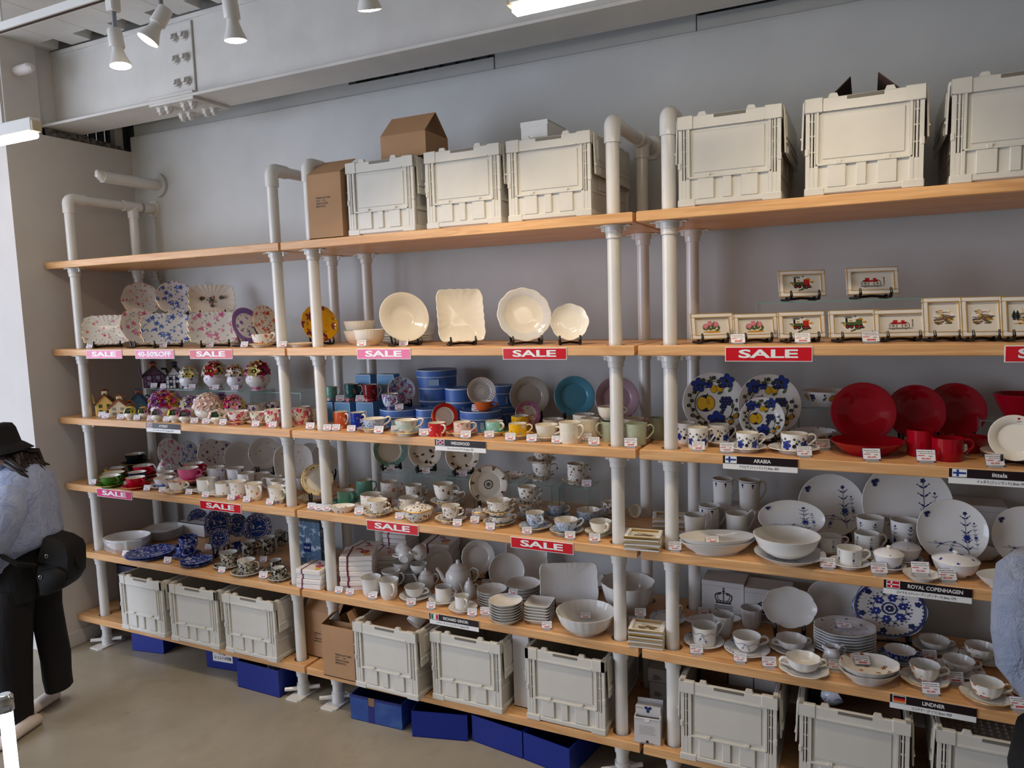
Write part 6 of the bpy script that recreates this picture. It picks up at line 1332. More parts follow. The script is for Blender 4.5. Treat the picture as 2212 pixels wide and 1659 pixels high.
# third board: boxes, mugs, plates
M_BX = mat('sky_blue_box', (96, 158, 206), .45); M_BXD = mat('mid_blue_box', (74, 116, 190), .45); M_BXT = mat('box_piping', (206, 220, 232), .4); M_BXL = mat('box_label', (150, 180, 206), .4)
def gift(s, bb, z, desc, y, d_=.12, dz=0, rz=0.0):
    a, b_ = q(s, bb[0], bb[1]), q(s, bb[2], bb[3]); P = ony((a[0] + b_[0]) / 2, b_[1], y); P.z = z + dz; w_ = (b_[0] - a[0]) * dep(P) / FPX; h_ = ony((a[0] + b_[0]) / 2, a[1], y).z - P.z
    t = thing('gift_box', desc, 'box', (P.x, P.y, P.z), rz, 'light blue gift boxes'); w2 = w_ / 2
    MB().rbox(-w2, w2, 0, d_, .0005, h_, .001).build('carton', M_BX, t, 0)
    f = MB()
    for x0, x1, z0, z1 in ((-w2, w2, h_ - .004, h_ - .001), (-w2, w2, .001, .003), (-w2, -w2 + .003, 0, h_), (w2 - .003, w2, 0, h_)): f.box(x0, x1, -.0008, .0005, z0, z1)
    reg([t], [(P.x + u * w2, P.y + v * d_, w2 * .52, P.z, P.z + h_) for u in (-.5, .5) for v in (.25, .75)]); f.build('edge_piping', M_BXT, t, 0); MB().box(-w2 * .55, w2 * .3, -.001, .0005, h_ * .25, h_ * .62).build('label', M_BXL, t, 0)
    return P, h_
def hatbox(s, bb, z, desc, y=None, dz=0, lab=True, hh=None):
    C, R, H = fit(s, bb, z + dz, 1.0, y); H = hh or H
    t = thing('round_box', desc, 'box', (C.x, C.y, z + dz), YAW, 'round blue gift boxes')
    MB().radial([(0, .001), (R * .97, .001), (R * .97, H * .7), (0, H * .7)], 44).build('drum', M_BXD, t); MB().radial([(R * .98, H * .62), (R, H * .62), (R, H * .985), (R * .985, H), (0, H)], 44).build('lid', M_BXD, t)
    MB().radial([(R * 1.004, H * .64), (R * 1.006, H * .615), (R * 1.0, H * .60)], 44).build('lid_piping', M_BXT, t); MB().radial([(R * .99, H + .0006), (R * 1.004, H * .99), (R * 1.004, H * .965), (R * .97, H * .97)], 44).build('lid_piping', M_BXT, t)
    reg([t], [(C.x, C.y, R, z + dz, z + dz + H)])
    if lab: D = Dec(lambda x, y_, e: ((R + e) * math.cos(-PI / 2 + x / R), (R + e) * math.sin(-PI / 2 + x / R), y_)); D.rect(-.035, H * .15, .02, H * .5, 0); obj('label', D.mesh([M_BXL]), t)
    return C, R, H
gift('b', (20, 948, 133, 1075), Z3, 'blue cube box at the left end behind the pipe', .30, .10); P, hG = gift('b', (137, 948, 260, 1078), Z3, 'blue cube box under the teal bloom mug', .30, .10); gift('b', (264, 948, 400, 1085), Z3, 'blue cube box under the red bloom mug', .30, .10)
for k, (x0, x1) in enumerate(((268, 395), (402, 535))):
    P, hB = gift('b', (x0, 930, x1, 1050), Z3, ('blue cube box under the upper left cube in the back', 'blue cube box under the upper right cube in the back')[k], .41, .055); gift('b', (x0, 765, x1, 900), Z3, ('blue cube box, left of the upper back pair', 'blue cube box, right of the upper back pair')[k], .41, .055, dz=hB + .001)
for bb, d_, m_ in (((75, 818, 152, 932), 'mint floral mug on the boxes', 'mint'), ((202, 822, 298, 938), 'teal bloom mug on the boxes', 'tealbloom'), ((335, 822, 430, 942), 'red bloom mug on the boxes', 'redbloom')): cup('b', bb, Z3 + hG, d_, P_[m_], CRM, GOLD, 'can', -10, None, y=.335, name='mug', hm=CRM, hk=1.0)
C1, R1, H1 = hatbox('b', (640, 840, 880, 990), Z3, 'wide round blue box at the bottom of the tall stack', .40); hatbox('b', (622, 725, 893, 868), Z3, 'wide round blue box on top of the tall stack', .40, dz=H1 + .001)
hatbox('b', (865, 840, 1062, 995), Z3, 'round blue box behind the dotted saucer', .40); C2, R2, H2 = hatbox('b', (1165, 965, 1322, 1070), Z3, 'round blue box under another near the grey plate', .42); hatbox('b', (1165, 828, 1322, 985), Z3, 'round blue box stacked near the grey plate', .42, dz=H2 + .001)
C3, R3, H3 = hatbox('b', (428, 975, 705, 1105), Z3, 'low wide round blue box under the bloom saucer', .24); C4, R4, H4 = hatbox('b', (950, 985, 1228, 1125), Z3, 'low wide round blue box under the dotted saucer', .24); hatbox('b', (678, 982, 830, 1130), Z3, 'round blue box behind the red saucer', .22)
upright('b', (485, 785, 652, 985), Z3, 'blue and pink bloom saucer standing on a round box', [P_['butterfly'], P_['butterfly'], CRM], 'flat', None, None, 15, 15, C3.y + .03, dz=H3); cup('b', (437, 890, 553, 1000), Z3, 'blue and pink bloom cup on a round box', P_['butterfly'], CRM, GOLD, 'foot', -50, None, y=C3.y - .075, dz=H3)
upright('b', (995, 790, 1188, 992), Z3, 'white saucer with rings of dots on a round box', [WHT, WHT, GOLD], 'flat', 'polka', None, 8, 15, C4.y + .03, dz=H4); cup('b', (1043, 940, 1163, 1016), Z3, 'orange banded white cup before the dotted saucer', solid('orangeband', (206, 100, 50)), CRM, GOLD, 'tea', -5, None, y=C4.y - .05, dz=H4)
EMB = lambda c, n_: cer('embossed_' + n_, c, .14, fn=lambda b: {'Base Color': b.mix(b.noise(5, 2), c, tuple(int(v * .96) for v in c)), 'Normal': b.bump((b.noise(60, 3)) * ((b.r > .085) * 1.0), 0.5, 0.006)})
for bb, d_, c, y in (((1287, 785, 1552, 1045), 'grey-beige embossed plate on a stand', (176, 170, 160), .36), ((1590, 778, 1860, 1048), 'turquoise blue embossed plate on a stand', (82, 150, 176), .34), ((1873, 780, 2163, 1055), 'dusty pink embossed plate behind the pipe', (176, 146, 156), .34)): m_ = EMB(c, d_.split()[0].replace('-', '_')); upright('b', bb, Z3, d_, [m_, m_, m_], 'flat', None, None, 8, 15, y)
upright('b', (778, 955, 948, 1152), Z3, 'white saucer with a broad red border', [CRM, solid('signalred', (200, 44, 30)), GOLD], 'flat', None, None, 15, 15, .115, stand=False); upright('b', (1340, 935, 1500, 1147), Z3, 'purple and yellow bloom saucer standing on edge', [P_['pink'], floral('painted_purple_rim', (190, 120, 170), (240, 230, 210), (120, 50, 110), (200, 180, 90), 50, .4, .7), GOLD], 'flat', None, None, 25, 13, .13, stand=False)
for bb, d_, m_, kind, sa, smm, ha in (((130, 1005, 226, 1127), 'orange can mug at the left end', 'orange', 'can', None, None, -40), ((245, 1010, 343, 1137), 'cobalt blue can mug', 'cobalt', 'can', None, None, -40),
        ((357, 1042, 510, 1128), 'pastel banded teacup on a saucer', 'ltblue', 'wide', (325, 532, 1147), 'butterfly', 0), ((512, 1050, 665, 1148), 'teacup with green foliage and cranes', 'sage', 'foot', (483, 707, 1170), 'ltblue', -10), ((755, 1075, 873, 1180), 'red lace can mug', 'redlace', 'can', None, None, -50), ((943, 1065, 1060, 1158), 'coral patterned cup on its saucer', 'coral', 'can', (905, 1107, 1174), 'cs', -5), ((1133, 1062, 1253, 1148), 'turquoise lace cup on its saucer', 'teal', 'can', (1105, 1287, 1172), 'ts', -50), ((1275, 1082, 1398, 1175), 'lemon yellow cup with blue leaves', 'lemon', 'can', (1235, 1447, 1199), 'ys', -15)):
    sm_ = {'cs': solid('coralglaze', (214, 90, 60)), 'ts': solid('tealglaze', (60, 160, 140)), 'ys': solid('lemonglaze', (232, 176, 40))}.get(smm, P_.get(smm)); cup('b', bb, Z3, d_, P_[m_], CRM, GOLD, kind, ha, sa, (CRM, sm_, GOLD) if sa else None, 'high' if kind in ('wide', 'foot') else 'ear', name='mug' if 'mug' in d_ else 'teacup', hm=CRM)
cup('b', (1280, 1042, 1400, 1140), Z3, 'yellow floral cup behind the lemon one', P_['lemon'], CRM, GOLD, 'can', 0, None, y=.16)
IV = cer('ivory_embossed', (236, 228, 208), .13, fn=lambda b: {'Base Color': b.mix(b.noise(5, 2), (238, 230, 212), (230, 221, 200)), 'Normal': b.bump(b.noise(75, 2), .45, .004)}); SAGE = cer('sage_embossed', (178, 186, 160), .13, fn=lambda b: {'Base Color': b.mix(b.noise(5, 2), (182, 190, 164), (172, 180, 152)), 'Normal': b.bump(b.noise(75, 2), .45, .004)})
cup('b', (1450, 1085, 1605, 1190), Z3, 'ivory embossed teacup on a saucer', IV, IV, IV, 'tea', -40, (1423, 1627, 1210), IV); cup('b', (1608, 1068, 1762, 1230), Z3, 'ivory embossed mug at the front', IV, IV, IV, 'mug', -50, name='mug'); cup('b', (1765, 1040, 1893, 1195), Z3, 'ivory embossed mug with its handle to the right', IV, IV, IV, 'mug', -10, name='mug'); cup('b', (1512, 1048, 1655, 1150), Z3, 'ivory teacup with painted inside behind', IV, P_['wild'], IV, 'tea', 0, None, y=.20); cup('b', (1713, 1020, 1863, 1130), Z3, 'ivory mug with painted inside behind', IV, P_['wild'], IV, 'mug', 0, None, y=.24, name='mug')
cup('b', (1903, 1060, 2040, 1172), Z3, 'sage green mug behind the pipe', SAGE, SAGE, SAGE, 'mug', 200, None, name='mug', y=.16); cup('b', (1880, 965, 2035, 1062), Z3, 'ivory teacup stacked on the sage mug', IV, IV, IV, 'tea', -5, None, dz=.092, y=.16); cup('b', (2052, 1075, 2200, 1238), Z3, 'sage green mug right of the pipe', SAGE, SAGE, SAGE, 'mug', -10, None, name='mug'); cup('b', (2045, 1042, 2195, 1150), Z3, 'pinkish beige mug behind the sage one', EMB((190, 170, 160), 'blushmug'), IV, IV, 'mug', 0, None, name='mug', y=.2)
cup('c', (45, 903, 148, 1037), Z3, 'sage green mug near the right bay pipe', SAGE, SAGE, SAGE, 'mug', 180, None, name='mug', y=.22)
for bb, w_ in (((75, 1105, 135, 1142), 'before the orange can mug'), ((210, 1105, 268, 1144), 'before the cobalt blue can mug'), ((362, 1130, 432, 1162), 'before the pastel banded teacup'), ((523, 1120, 585, 1152), 'before the crane teacup'), ((683, 1145, 752, 1184), 'left of the red lace mug'), ((957, 1160, 1030, 1197), 'before the coral patterned cup'), ((1123, 1150, 1190, 1185), 'before the turquoise lace cup'), ((1258, 1173, 1332, 1210), 'before the lemon yellow cup'), ((1403, 1185, 1475, 1224), 'before the ivory embossed teacup'), ((1580, 1195, 1652, 1231), 'before the front ivory mug'), ((1755, 1160, 1818, 1207), 'between the two ivory mugs'), ((1815, 1202, 1892, 1243), 'left of the pipe below the ivory mugs'), ((2053, 1206, 2140, 1251), 'before the sage mug right of the pipe')): tagc('b', bb, Z3, w_)
for bb, w_, y, dz in (((145, 905, 205, 938), 'left of the teal bloom mug on the boxes', .315, hG), ((260, 910, 325, 940), 'left of the red bloom mug on the boxes', .315, hG), ((520, 970, 578, 1000), 'on the round box by the bloom cup', C3.y - R3 * .75, H3), ((1020, 990, 1088, 1022), 'on the round box by the orange banded cup', C4.y - R4 * .75, H4)): tagc('b', bb, Z3, w_, y=y, dz=dz)
# fourth board: glass cubes, teacups
ZG = Z4 + .145
cubes = []
for k, (x0, x1, yt) in enumerate(((512, 700, 390), (722, 905, 400), (940, 1120, 420), (1250, 1400, 400), (1432, 1610, 450), (1652, 1835, 470))):
    a = ony(*q('e', x0, yt), .34); b_ = ony(*q('e', x1, yt), .34); glass_cube(a.x, b_.x, .34, .51, Z4, ZG, ('clear glass cube under the turquoise rimmed plate', 'clear glass cube under the small leaf plate', 'clear glass cube under the dark leaf plate', 'clear glass cube behind the large medallion plate', 'clear glass cube under the tall stacked cups', 'clear glass cube at the right end of the row')[k]); cubes.append(((a.x + b_.x) / 2))
for bb, d_, mm, pt, y in (((498, 20, 708, 190), 'turquoise rimmed plate on a glass cube', [CRM, solid('turqrim', (130, 180, 170)), GOLD], 'rimlace', .41), ((720, 30, 928, 225), 'plate with small leaves on a glass cube', [CRM, CRM, CRM], 'strawb', .41), ((955, 50, 1168, 232), 'plate with dark leaves on a glass cube', [CRM, CRM, CRM], 'strawb', .41)): upright('e', bb, ZG, d_, mm, 'flat', pt, None, 8, 17, y)
for k, (x0, x1) in enumerate(((495, 740), (702, 950), (930, 1180))): pass
for bb, d_, c in (((500, 175, 735, 217), 'plate lying under the turquoise rimmed plate', cubes[0]), ((705, 190, 945, 237), 'plate lying under the small leaf plate', cubes[1]), ((935, 208, 1178, 252), 'plate lying under the dark leaf plate', cubes[2])): pass
flatplate('e', (1255, 205, 1440, 255), ZG, 'brown rimmed plate lying on a glass cube', [P_['brownband'], P_['brownband'], GOLD], y=.425)
upright('e', (1092, 213, 1335, 478), Z4, 'large white plate with a centre medallion', [CRM, CRM, GOLD], 'flat', 'center', None, 8, 16, .19)
cup('e', (1483, 185, 1608, 268), ZG, 'brown leaf cup at the bottom of the riser stack', P_['brownband'], CRM, GOLD, 'foot', -10, (1445, 1632, 292), P_['brownband'], y=.42); cup('e', (1488, 95, 1600, 175), ZG, 'brown leaf cup on top of the riser stack', P_['brownband'], CRM, GOLD, 'foot', -10, (1443, 1637, 197), P_['brownband'], y=.42, dz=.085)
cup('e', (1705, 195, 1815, 285), ZG, 'pair-stacked cup on the right end glass cube', P_['brownband'], CRM, GOLD, 'can', -10, (1668, 1862, 312), P_['brownband'], y=.425)
TQ = floral('painted_turquoise', (120, 180, 160), (214, 230, 222), (90, 150, 130), (60, 130, 110), 70, .3, .6); TQS = solid('turqglaze', (60, 150, 130)); BB_ = P_['brownband']; LF = P_['wild']
for bb, d_, m_, kind, sa, sm_, ha, y, dz in (
    ((322, 315, 425, 390), 'turquoise cup in the back row', TQ, 'can', (300, 470, 405), TQS, -10, .26, 0), ((285, 352, 393, 448), 'turquoise cup on its turquoise saucer', TQ, 'can', (250, 432, 464), TQS, -50, None, 0),
    ((480, 325, 590, 402), 'floral cup in the back row', P_['cherry'], 'can', (455, 625, 425), CRM, -5, .24, 0), ((437, 372, 568, 455), 'floral cup in the middle row', P_['cherry'], 'can', (400, 592, 487), P_['cherry'], -30, None, 0),
    ((670, 340, 775, 412), 'leaf sprigged cup in the back row', LF, 'can', (640, 815, 440), LF, -5, .24, 0), ((655, 393, 783, 486), 'white cup with a leaf band', BB_, 'can', (622, 810, 512), CRM, -10, None, 0), ((455, 417, 580, 516), 'white cup with a dark leaf garland', BB_, 'tea', (420, 614, 542), BB_, -30, None, 0),
    ((885, 385, 1025, 440), 'leaf sprigged cup at the bottom of a stack', LF, 'wide', (850, 1040, 458), LF, -10, .20, 0), ((877, 305, 1003, 380), 'leaf sprigged cup on top of a stack', LF, 'foot', (852, 1037, 407), LF, -10, .20, .052),
    ((893, 405, 1010, 495), 'brown leaf cup right of the lidded dish, behind', BB_, 'foot', (868, 1047, 522), BB_, -20, None, 0), ((913, 458, 1033, 560), 'brown leaf cup on a saucer at the front', BB_, 'foot', (870, 1074, 590), BB_, -30, None, 0),
    ((1225, 505, 1375, 585), 'brown leaf low cup at the bottom of a pair', BB_, 'wide', (1187, 1394, 604), BB_, -10, None, 0), ((1208, 412, 1360, 508), 'brown leaf low cup on top of a pair', BB_, 'wide', (1185, 1387, 535), BB_, -10, .10, .055),
    ((1385, 440, 1500, 516), 'brown leaf tall cup at the bottom of a stack', BB_, 'foot', (1365, 1535, 530), BB_, -10, .19, 0), ((1382, 322, 1500, 430), 'brown leaf tall cup on top of a stack', BB_, 'foot', (1343, 1537, 447), BB_, -10, .19, .075),
    ((1575, 443, 1692, 548), 'blue patterned tall cup in the back row', P_['ltblue'], 'foot', (1550, 1722, 562), P_['ltblue'], -20, None, 0), ((1440, 498, 1560, 614), 'blue patterned tall cup at the front', P_['ltblue'], 'foot', (1397, 1609, 637), P_['ltblue'], -60, None, 0),
    ((1762, 475, 1912, 573), 'blue patterned low cup in the back row', P_['ltblue'], 'wide', (1740, 1937, 592), P_['ltblue'], -5, None, 0), ((1615, 545, 1768, 652), 'blue patterned low cup at the front', P_['ltblue'], 'wide', (1587, 1805, 674), P_['ltblue'], -10, None, 0),
    ((1845, 548, 1988, 648), 'white cup with a thin green rim', CRM, 'wide', (1815, 2010, 672), CRM, -70, None, 0), ((1955, 410, 2050, 480), 'brown rimmed cup behind the pipe', BB_, 'foot', (1925, 2090, 515), BB_, -10, .30, 0)):
    cup('e', bb, Z4, d_, m_, CRM, solid('greenrim', (90, 130, 90)) if 'green rim' in d_ else GOLD, kind, ha, sa, sm_, 'high' if kind == 'wide' else 'ear', y=y, dz=dz)
bowl('e', (210, 458, 380, 523), Z4, 'small oval dish with strawberry leaves', LF, LF, GOLD, 'dish', None, sx=.65)
lidded('e', (672, 448, 865, 577), Z4, 'lidded vegetable dish with a brown leaf border', BB_, GOLD); lidded('e', (1100, 473, 1212, 572), Z4, 'small lidded sugar bowl beside the paired cups', BB_, GOLD)
upright('e', (2058, 455, 2130, 592), Z4, 'white cup tipped on its side right of the pipe', [CRM, CRM, solid('greenrim', (90, 130, 90))], 'deep', None, None, 30, 12, .15, stand=False, name='teacup', cat='cup'); flatplate('e', (1995, 545, 2177, 614), Z4, 'white saucer with a green rim behind the pipe', [CRM, CRM, solid('greenrim', (90, 130, 90))], name='saucer', y=.13)
for bb, w_ in (((362, 499, 425, 539), 'before the dark leaf garland cup'), ((137, 482, 195, 520), 'before the second pipe beside the strawberry dish'), ((388, 474, 430, 504), 'behind the strawberry dish card'), ((600, 440, 650, 472), 'between the leaf cups of the middle row'), ((620, 515, 672, 557), 'left of the lidded vegetable dish'), ((972, 559, 1028, 599), 'before the brown leaf front cup'), ((1068, 499, 1110, 532), 'left of the small sugar bowl'), ((1092, 542, 1148, 582), 'before the small sugar bowl'), ((1187, 582, 1247, 629), 'before the paired low cups'), ((1418, 614, 1482, 662), 'before the blue tall cup at the front'), ((1680, 653, 1748, 700), 'before the blue low cup at the front'), ((1840, 663, 1912, 713), 'before the green rimmed cup')): tagc('e', bb, Z4, w_)
for bb, w_ in (((553, 178, 600, 208), 'on the cube before the turquoise rimmed plate'), ((773, 193, 822, 222), 'on the cube before the small leaf plate'), ((1003, 210, 1055, 240), 'on the cube before the dark leaf plate'), ((1792, 288, 1855, 320), 'on the right end glass cube')): tagc('e', bb, ZG, w_, y=.365)
# fifth board: napkins, plain white ware
napkins('e', 330, 1018, Z5, 7, .17, 'floral napkin packet stacked right of the second pipe', .45); napkins('e', 400, 800, Z5, 5, .15, 'napkin packet in the back behind the pipe', .1, .31); napkins('e', 500, 840, Z5, 5, .17, 'napkin packet behind the white mugs', .3, .28); napkins('e', 610, 790, Z5, 8, .15, 'napkin packet in the tall back stack', .1, .46); napkins('e', 850, 810, Z5, 6, .17, 'napkin packet behind the small teapot', .2, .44)
GW = cer('ginger_white', (228, 226, 222), .12)
for bb, d_, kind, sa, ha, nm in (((412, 885, 540, 1034), 'plain white bell mug, left of the front pair', 'bell', None, 10, 'mug'), ((522, 913, 650, 1067), 'plain white bell mug, right of the front pair', 'bell', None, -60, 'mug'), ((678, 962, 810, 1070), 'plain white low teacup on a saucer', 'wide', (645, 849, 1084), -20, 'teacup'), ((873, 962, 980, 1087), 'plain white tall cup on a saucer', 'can', (830, 1030, 1100), -15, 'teacup'), ((1008, 1022, 1098, 1134), 'plain white espresso cup on a saucer', 'can', (968, 1152, 1152), -60, 'teacup')): cup('e', bb, Z5, d_, GW, GW, GW, kind, ha, sa, GW, 'ear', name=nm)
cup('e', (535, 862, 655, 960), Z5, 'plain white mug with scroll handle behind the pair', GW, GW, GW, 'bell', -20, None, y=.17, name='mug')
C, R = flatplate('e', (640, 865, 790, 945), Z5, 'plain white saucer in a tall stack behind', [GW, GW, GW], n=7, pitch=.0085, y=.26, name='saucer'); zt = Z5 + .067
for k, (dx, dy, dz, rx, ry) in enumerate(((-.05, 0, .0, 0, 0), (.05, .01, .0, .0, 0), (-.075, .0, .056, 1.15, .2), (.0, -.045, .054, 1.35, 0), (.075, .02, .056, 1.2, -.3))):
    mb = cup_mb(.045, .05, 'tea', 28); t = thing('teacup', 'plain white cup piled on the saucer stack, %s' % ('lower left', 'lower right', 'tipped at the left', 'tipped in the middle', 'tipped at the right')[k], 'cup', (C.x + dx, C.y + dy, zt + dz), 0, 'piled plain white cups'); obj('cup_body', mb.mesh('cup_body', [GW, GW, GW], 40), t); obj('handle', handle_mb(.045, .05, 'tea').mesh('handle', GW, 60), t); t.rotation_euler = (rx, ry, YAW + k)
    if rx: t.location.z += .03
teapot('e', (745, 865, 915, 1012), Z5, 'small plain white teapot', GW, 0, None, .60); teapot('e', (890, 808, 1145, 1012), Z5, 'large plain white teapot', GW, 0, None, .66); teapot('e', (1035, 925, 1147, 1066), Z5, 'plain white lidded sugar pot by the bowls', GW, 0, None, .66, 'sugar_pot')
for bb, d_, face, y, o_, k in (((813, 727, 990, 925), 'plain white saucer standing behind the teapots', 12, .36, SC12, 'flat'), ((1025, 690, 1235, 932), 'large plain white plate standing behind the teapots', 10, .40, SC12, 'flat'), ((1213, 765, 1433, 1008), 'plain white oval dish standing behind the bowls', 8, .30, None, 'coupe')): upright('e', bb, Z5, d_, [GW, GW, GW], k, None, o_, face, 14, y, stand='large' in d_)
upright('e', (1590, 760, 1940, 978), Z5, 'square white dish with fan relief on a stand', [GRY, GRY, GW], 'coupe', None, rect_out(1.5, 1.0, 9, 20, .008), 4, 18, .33); upright('e', (1325, 690, 1575, 935), Z5, 'square white tray standing in the back', [GW, GW, GW], 'coupe', None, SQ, 5, 12, .46, stand=False)
bowl('e', (1137, 962, 1327, 1122), Z5, 'small scalloped white bowl in the left stack', GW, GW, None, 'dish', None, 6, .0125, out=SC12); bowl('e', (1255, 1033, 1467, 1215), Z5, 'round white bowl in the front stack', GW, GW, None, 'dish', None, 7, .0125); bowl('e', (1352, 925, 1573, 1105), Z5, 'fluted white bowl in the back stack', GW, GW, None, 'bowl', .21, 5, .015, out=RIB)
flatplate('e', (1545, 1005, 1875, 1092), Z5, 'oval white platter lying behind the big bowl', [GW, GW, GW], 'coupe', n=2, pitch=.012, sx=.62); flatplate('e', (1690, 965, 1900, 1030), Z5, 'square white dish lying under the standing square dish', [GW, GW, GW], 'coupe', out=SQ, y=.42, n=2, pitch=.012)
C, R = flatplate('e', (1470, 1110, 1640, 1240), Z5, 'small square white dish in a stack', [GW, GW, GW], 'coupe', out=rect_out(.98, .98, 9), n=6, pitch=.0135, rz=.12, rb=.9)
bowl('e', (1630, 1058, 2002, 1294), Z5, 'big white salad bowl at the front', GW, GW, None, 'bowl', None, 1, out=SC24, nn=72); bowl('e', (1897, 873, 2228, 1112), Z5, 'large scalloped white basin behind the pipe', GW, GW, None, 'bowl', .26, 1, out=SC8, nn=72)
for bb, w_ in (((240, 987, 288, 1030), 'before the napkin stack, left one'), ((308, 992, 360, 1037), 'before the napkin stack, right one'), ((447, 1035, 510, 1077), 'before the white bell mugs'), ((685, 1077, 747, 1119), 'before the low white teacup'), ((815, 1090, 875, 1132), 'before the tall white cup'), ((1063, 1142, 1127, 1187), 'before the white espresso cup'), ((1152, 1120, 1220, 1162), 'before the left white bowl stack'), ((1515, 1210, 1580, 1259), 'before the small square dishes'), ((1165, 948, 1220, 974), 'behind the sugar pot')): tagc('e', bb, Z5, w_)
tagc('e', (1333, 1073, 1390, 1115), Z5, 'inside the top bowl of the front stack', dz=.10, flat=True, y=.10); tagc('e', (1660, 1035, 1727, 1077), Z5, 'standing on the oval platter', dz=.03, y=.20); tagc('e', (1690, 973, 1753, 1012), Z5, 'below the fan relief dish', dz=.04, y=.32); tagc('e', (1785, 1180, 1850, 1215), Z5, 'lying in the big salad bowl', dz=.03, y=.125, flat=True)
# ================================================================== right bay
# second board: framed pictures on small stands
M_FRW = mat('frame_white', (232, 230, 224), .22); M_MATB = mat('picture_mount', (226, 223, 214), .12)
def art_train(D, w, h, c=REDP):
    random.seed(8); D.ell(0, 0, .3 * w, .42 * h, 0, WHP, 20)
    for i in range(40): a = random.uniform(0, 6.28); r_ = math.sqrt(random.random()); D.ell(r_ * .27 * w * math.cos(a), r_ * .4 * h * math.sin(a), random.uniform(.03, .07) * w, random.uniform(.02, .06) * h, 0, random.choice((GYP, WHP, OCH)) if math.sin(a) > -.2 else random.choice((BRN, GRN, GYP)), 8)
    D.rect(-.2 * w, -.1 * h, .12 * w, .1 * h, c if c != REDP else GRN); D.rect(.05 * w, -.1 * h, .2 * w, .22 * h, c); D.rect(-.2 * w, .1 * h, -.15 * w, .3 * h, BLK); D.ell(-.12 * w, .34 * h, .1 * w, .06 * h, 0, GYP)
    for x in (-.16, -.06, .06, .17): D.ell(x * w, -.14 * h, .05 * w, None, 0, BLK, 10); D.ell(x * w, -.14 * h, .025 * w, None, 0, REDP, 8)
def art_car(D, w, h, c=REDP):
    D.rect(-.2 * w, -.04 * h, .14 * w, .06 * h, c); D.rect(-.16 * w, .06 * h, -.06 * w, .18 * h, c); D.rect(.02 * w, .06 * h, .1 * w, .16 * h, c)
    for x, r in ((-.16, .085), (.12, .085)):
        D.arc(x * w, -.12 * h, r * w, 0, 6.3, .012 * w, BLK, 18)
        for k in range(4): a = k * .8; D.line([(x * w - r * w * math.cos(a), -.12 * h - r * w * math.sin(a)), (x * w + r * w * math.cos(a), -.12 * h + r * w * math.sin(a))], .006 * w, BLK)
    D.rect(.26 * w, -.2 * h, .29 * w, .12 * h, GYP); D.ell(.275 * w, .16 * h, .02 * w, None, 0, BRN, 8); D.ell(0, -.26 * h, .3 * w, .04 * h, 0, GYP, 12)
def art_flower(D, w, h):
    for x, y in ((-.12, -.1), (.12, -.12), (0, -.2), (-.2, -.2), (.22, -.2), (.05, .0)): D.leaf(x * w, y * h, .16 * w, .08 * w, x * 3 + 1.2, GRN); D.leaf(x * w, y * h, -.14 * w, .07 * w, x * 3 - .5, GRN)
    for x, y in ((-.05, .16), (.13, .1), (-.18, .02)): D.flower(x * w, y * h, .08 * w, PNK, YEL)
    D.ell(0, -.3 * h, .25 * w, .05 * h, 0, OCH, 12)
def art_bird(D, w, h, k=0):
    random.seed(5 + k); D.ell(0, 0, .36 * w, .27 * h, 0, WHP, 20)
    for i in range(60):
        a = random.uniform(0, 6.28); r_ = math.sqrt(random.random()); D.ell(r_ * .34 * w * math.cos(a), r_ * .25 * h * math.sin(a) - .02 * h, random.uniform(.03, .09) * w, random.uniform(.012, .03) * h, 0, random.choice((OCH, GYP, WHP, YEL)) if r_ * math.sin(a) > -.1 else random.choice((GRN, OCH, BRN)), 8)
    if k == 0:
        for x, y, s_ in ((-.1, -.05, 1), (.12, .02, -1)): D.ell(x * w, y * h, .15 * w, .055 * h, .25 * s_, BRN, 14); D.ell((x - .02) * w, (y + .015) * h, .1 * w, .03 * h, .25 * s_, GYP, 10); D.ell((x + s_ * .13) * w, (y + .05) * h, .035 * w, .025 * h, 0, BRN, 9); D.leaf((x + s_ * .16) * w, (y + .05) * h, s_ * .04 * w, .015 * w, 0, OCH); D.leaf((x - s_ * .12) * w, (y - .03) * h, -s_ * .1 * w, .05 * w, .2, INK)
    else:
        for x in (-.26, -.16): D.leaf(x * w, -.12 * h, .34 * h, .14 * w, PI / 2, GRN); D.leaf(x * w, -.12 * h, .3 * h, .1 * w, PI / 2, INK)
        D.ell(.08 * w, -.03 * h, .12 * w, .045 * h, 0, BRN, 12); D.ell(.2 * w, .05 * h, .03 * w, .03 * h, 0, BRN, 9); D.line([(.16 * w, 0), (.2 * w, .05 * h)], .03 * w, BRN)
        for x in (0, .05, .13, .17): D.line([(x * w, -.04 * h), (x * w, -.14 * h)], .012 * w, BRN)
        D.line([(.2 * w, .07 * h), (.24 * w, .13 * h)], .008 * w, BRN); D.line([(.2 * w, .07 * h), (.17 * w, .13 * h)], .008 * w, BRN)
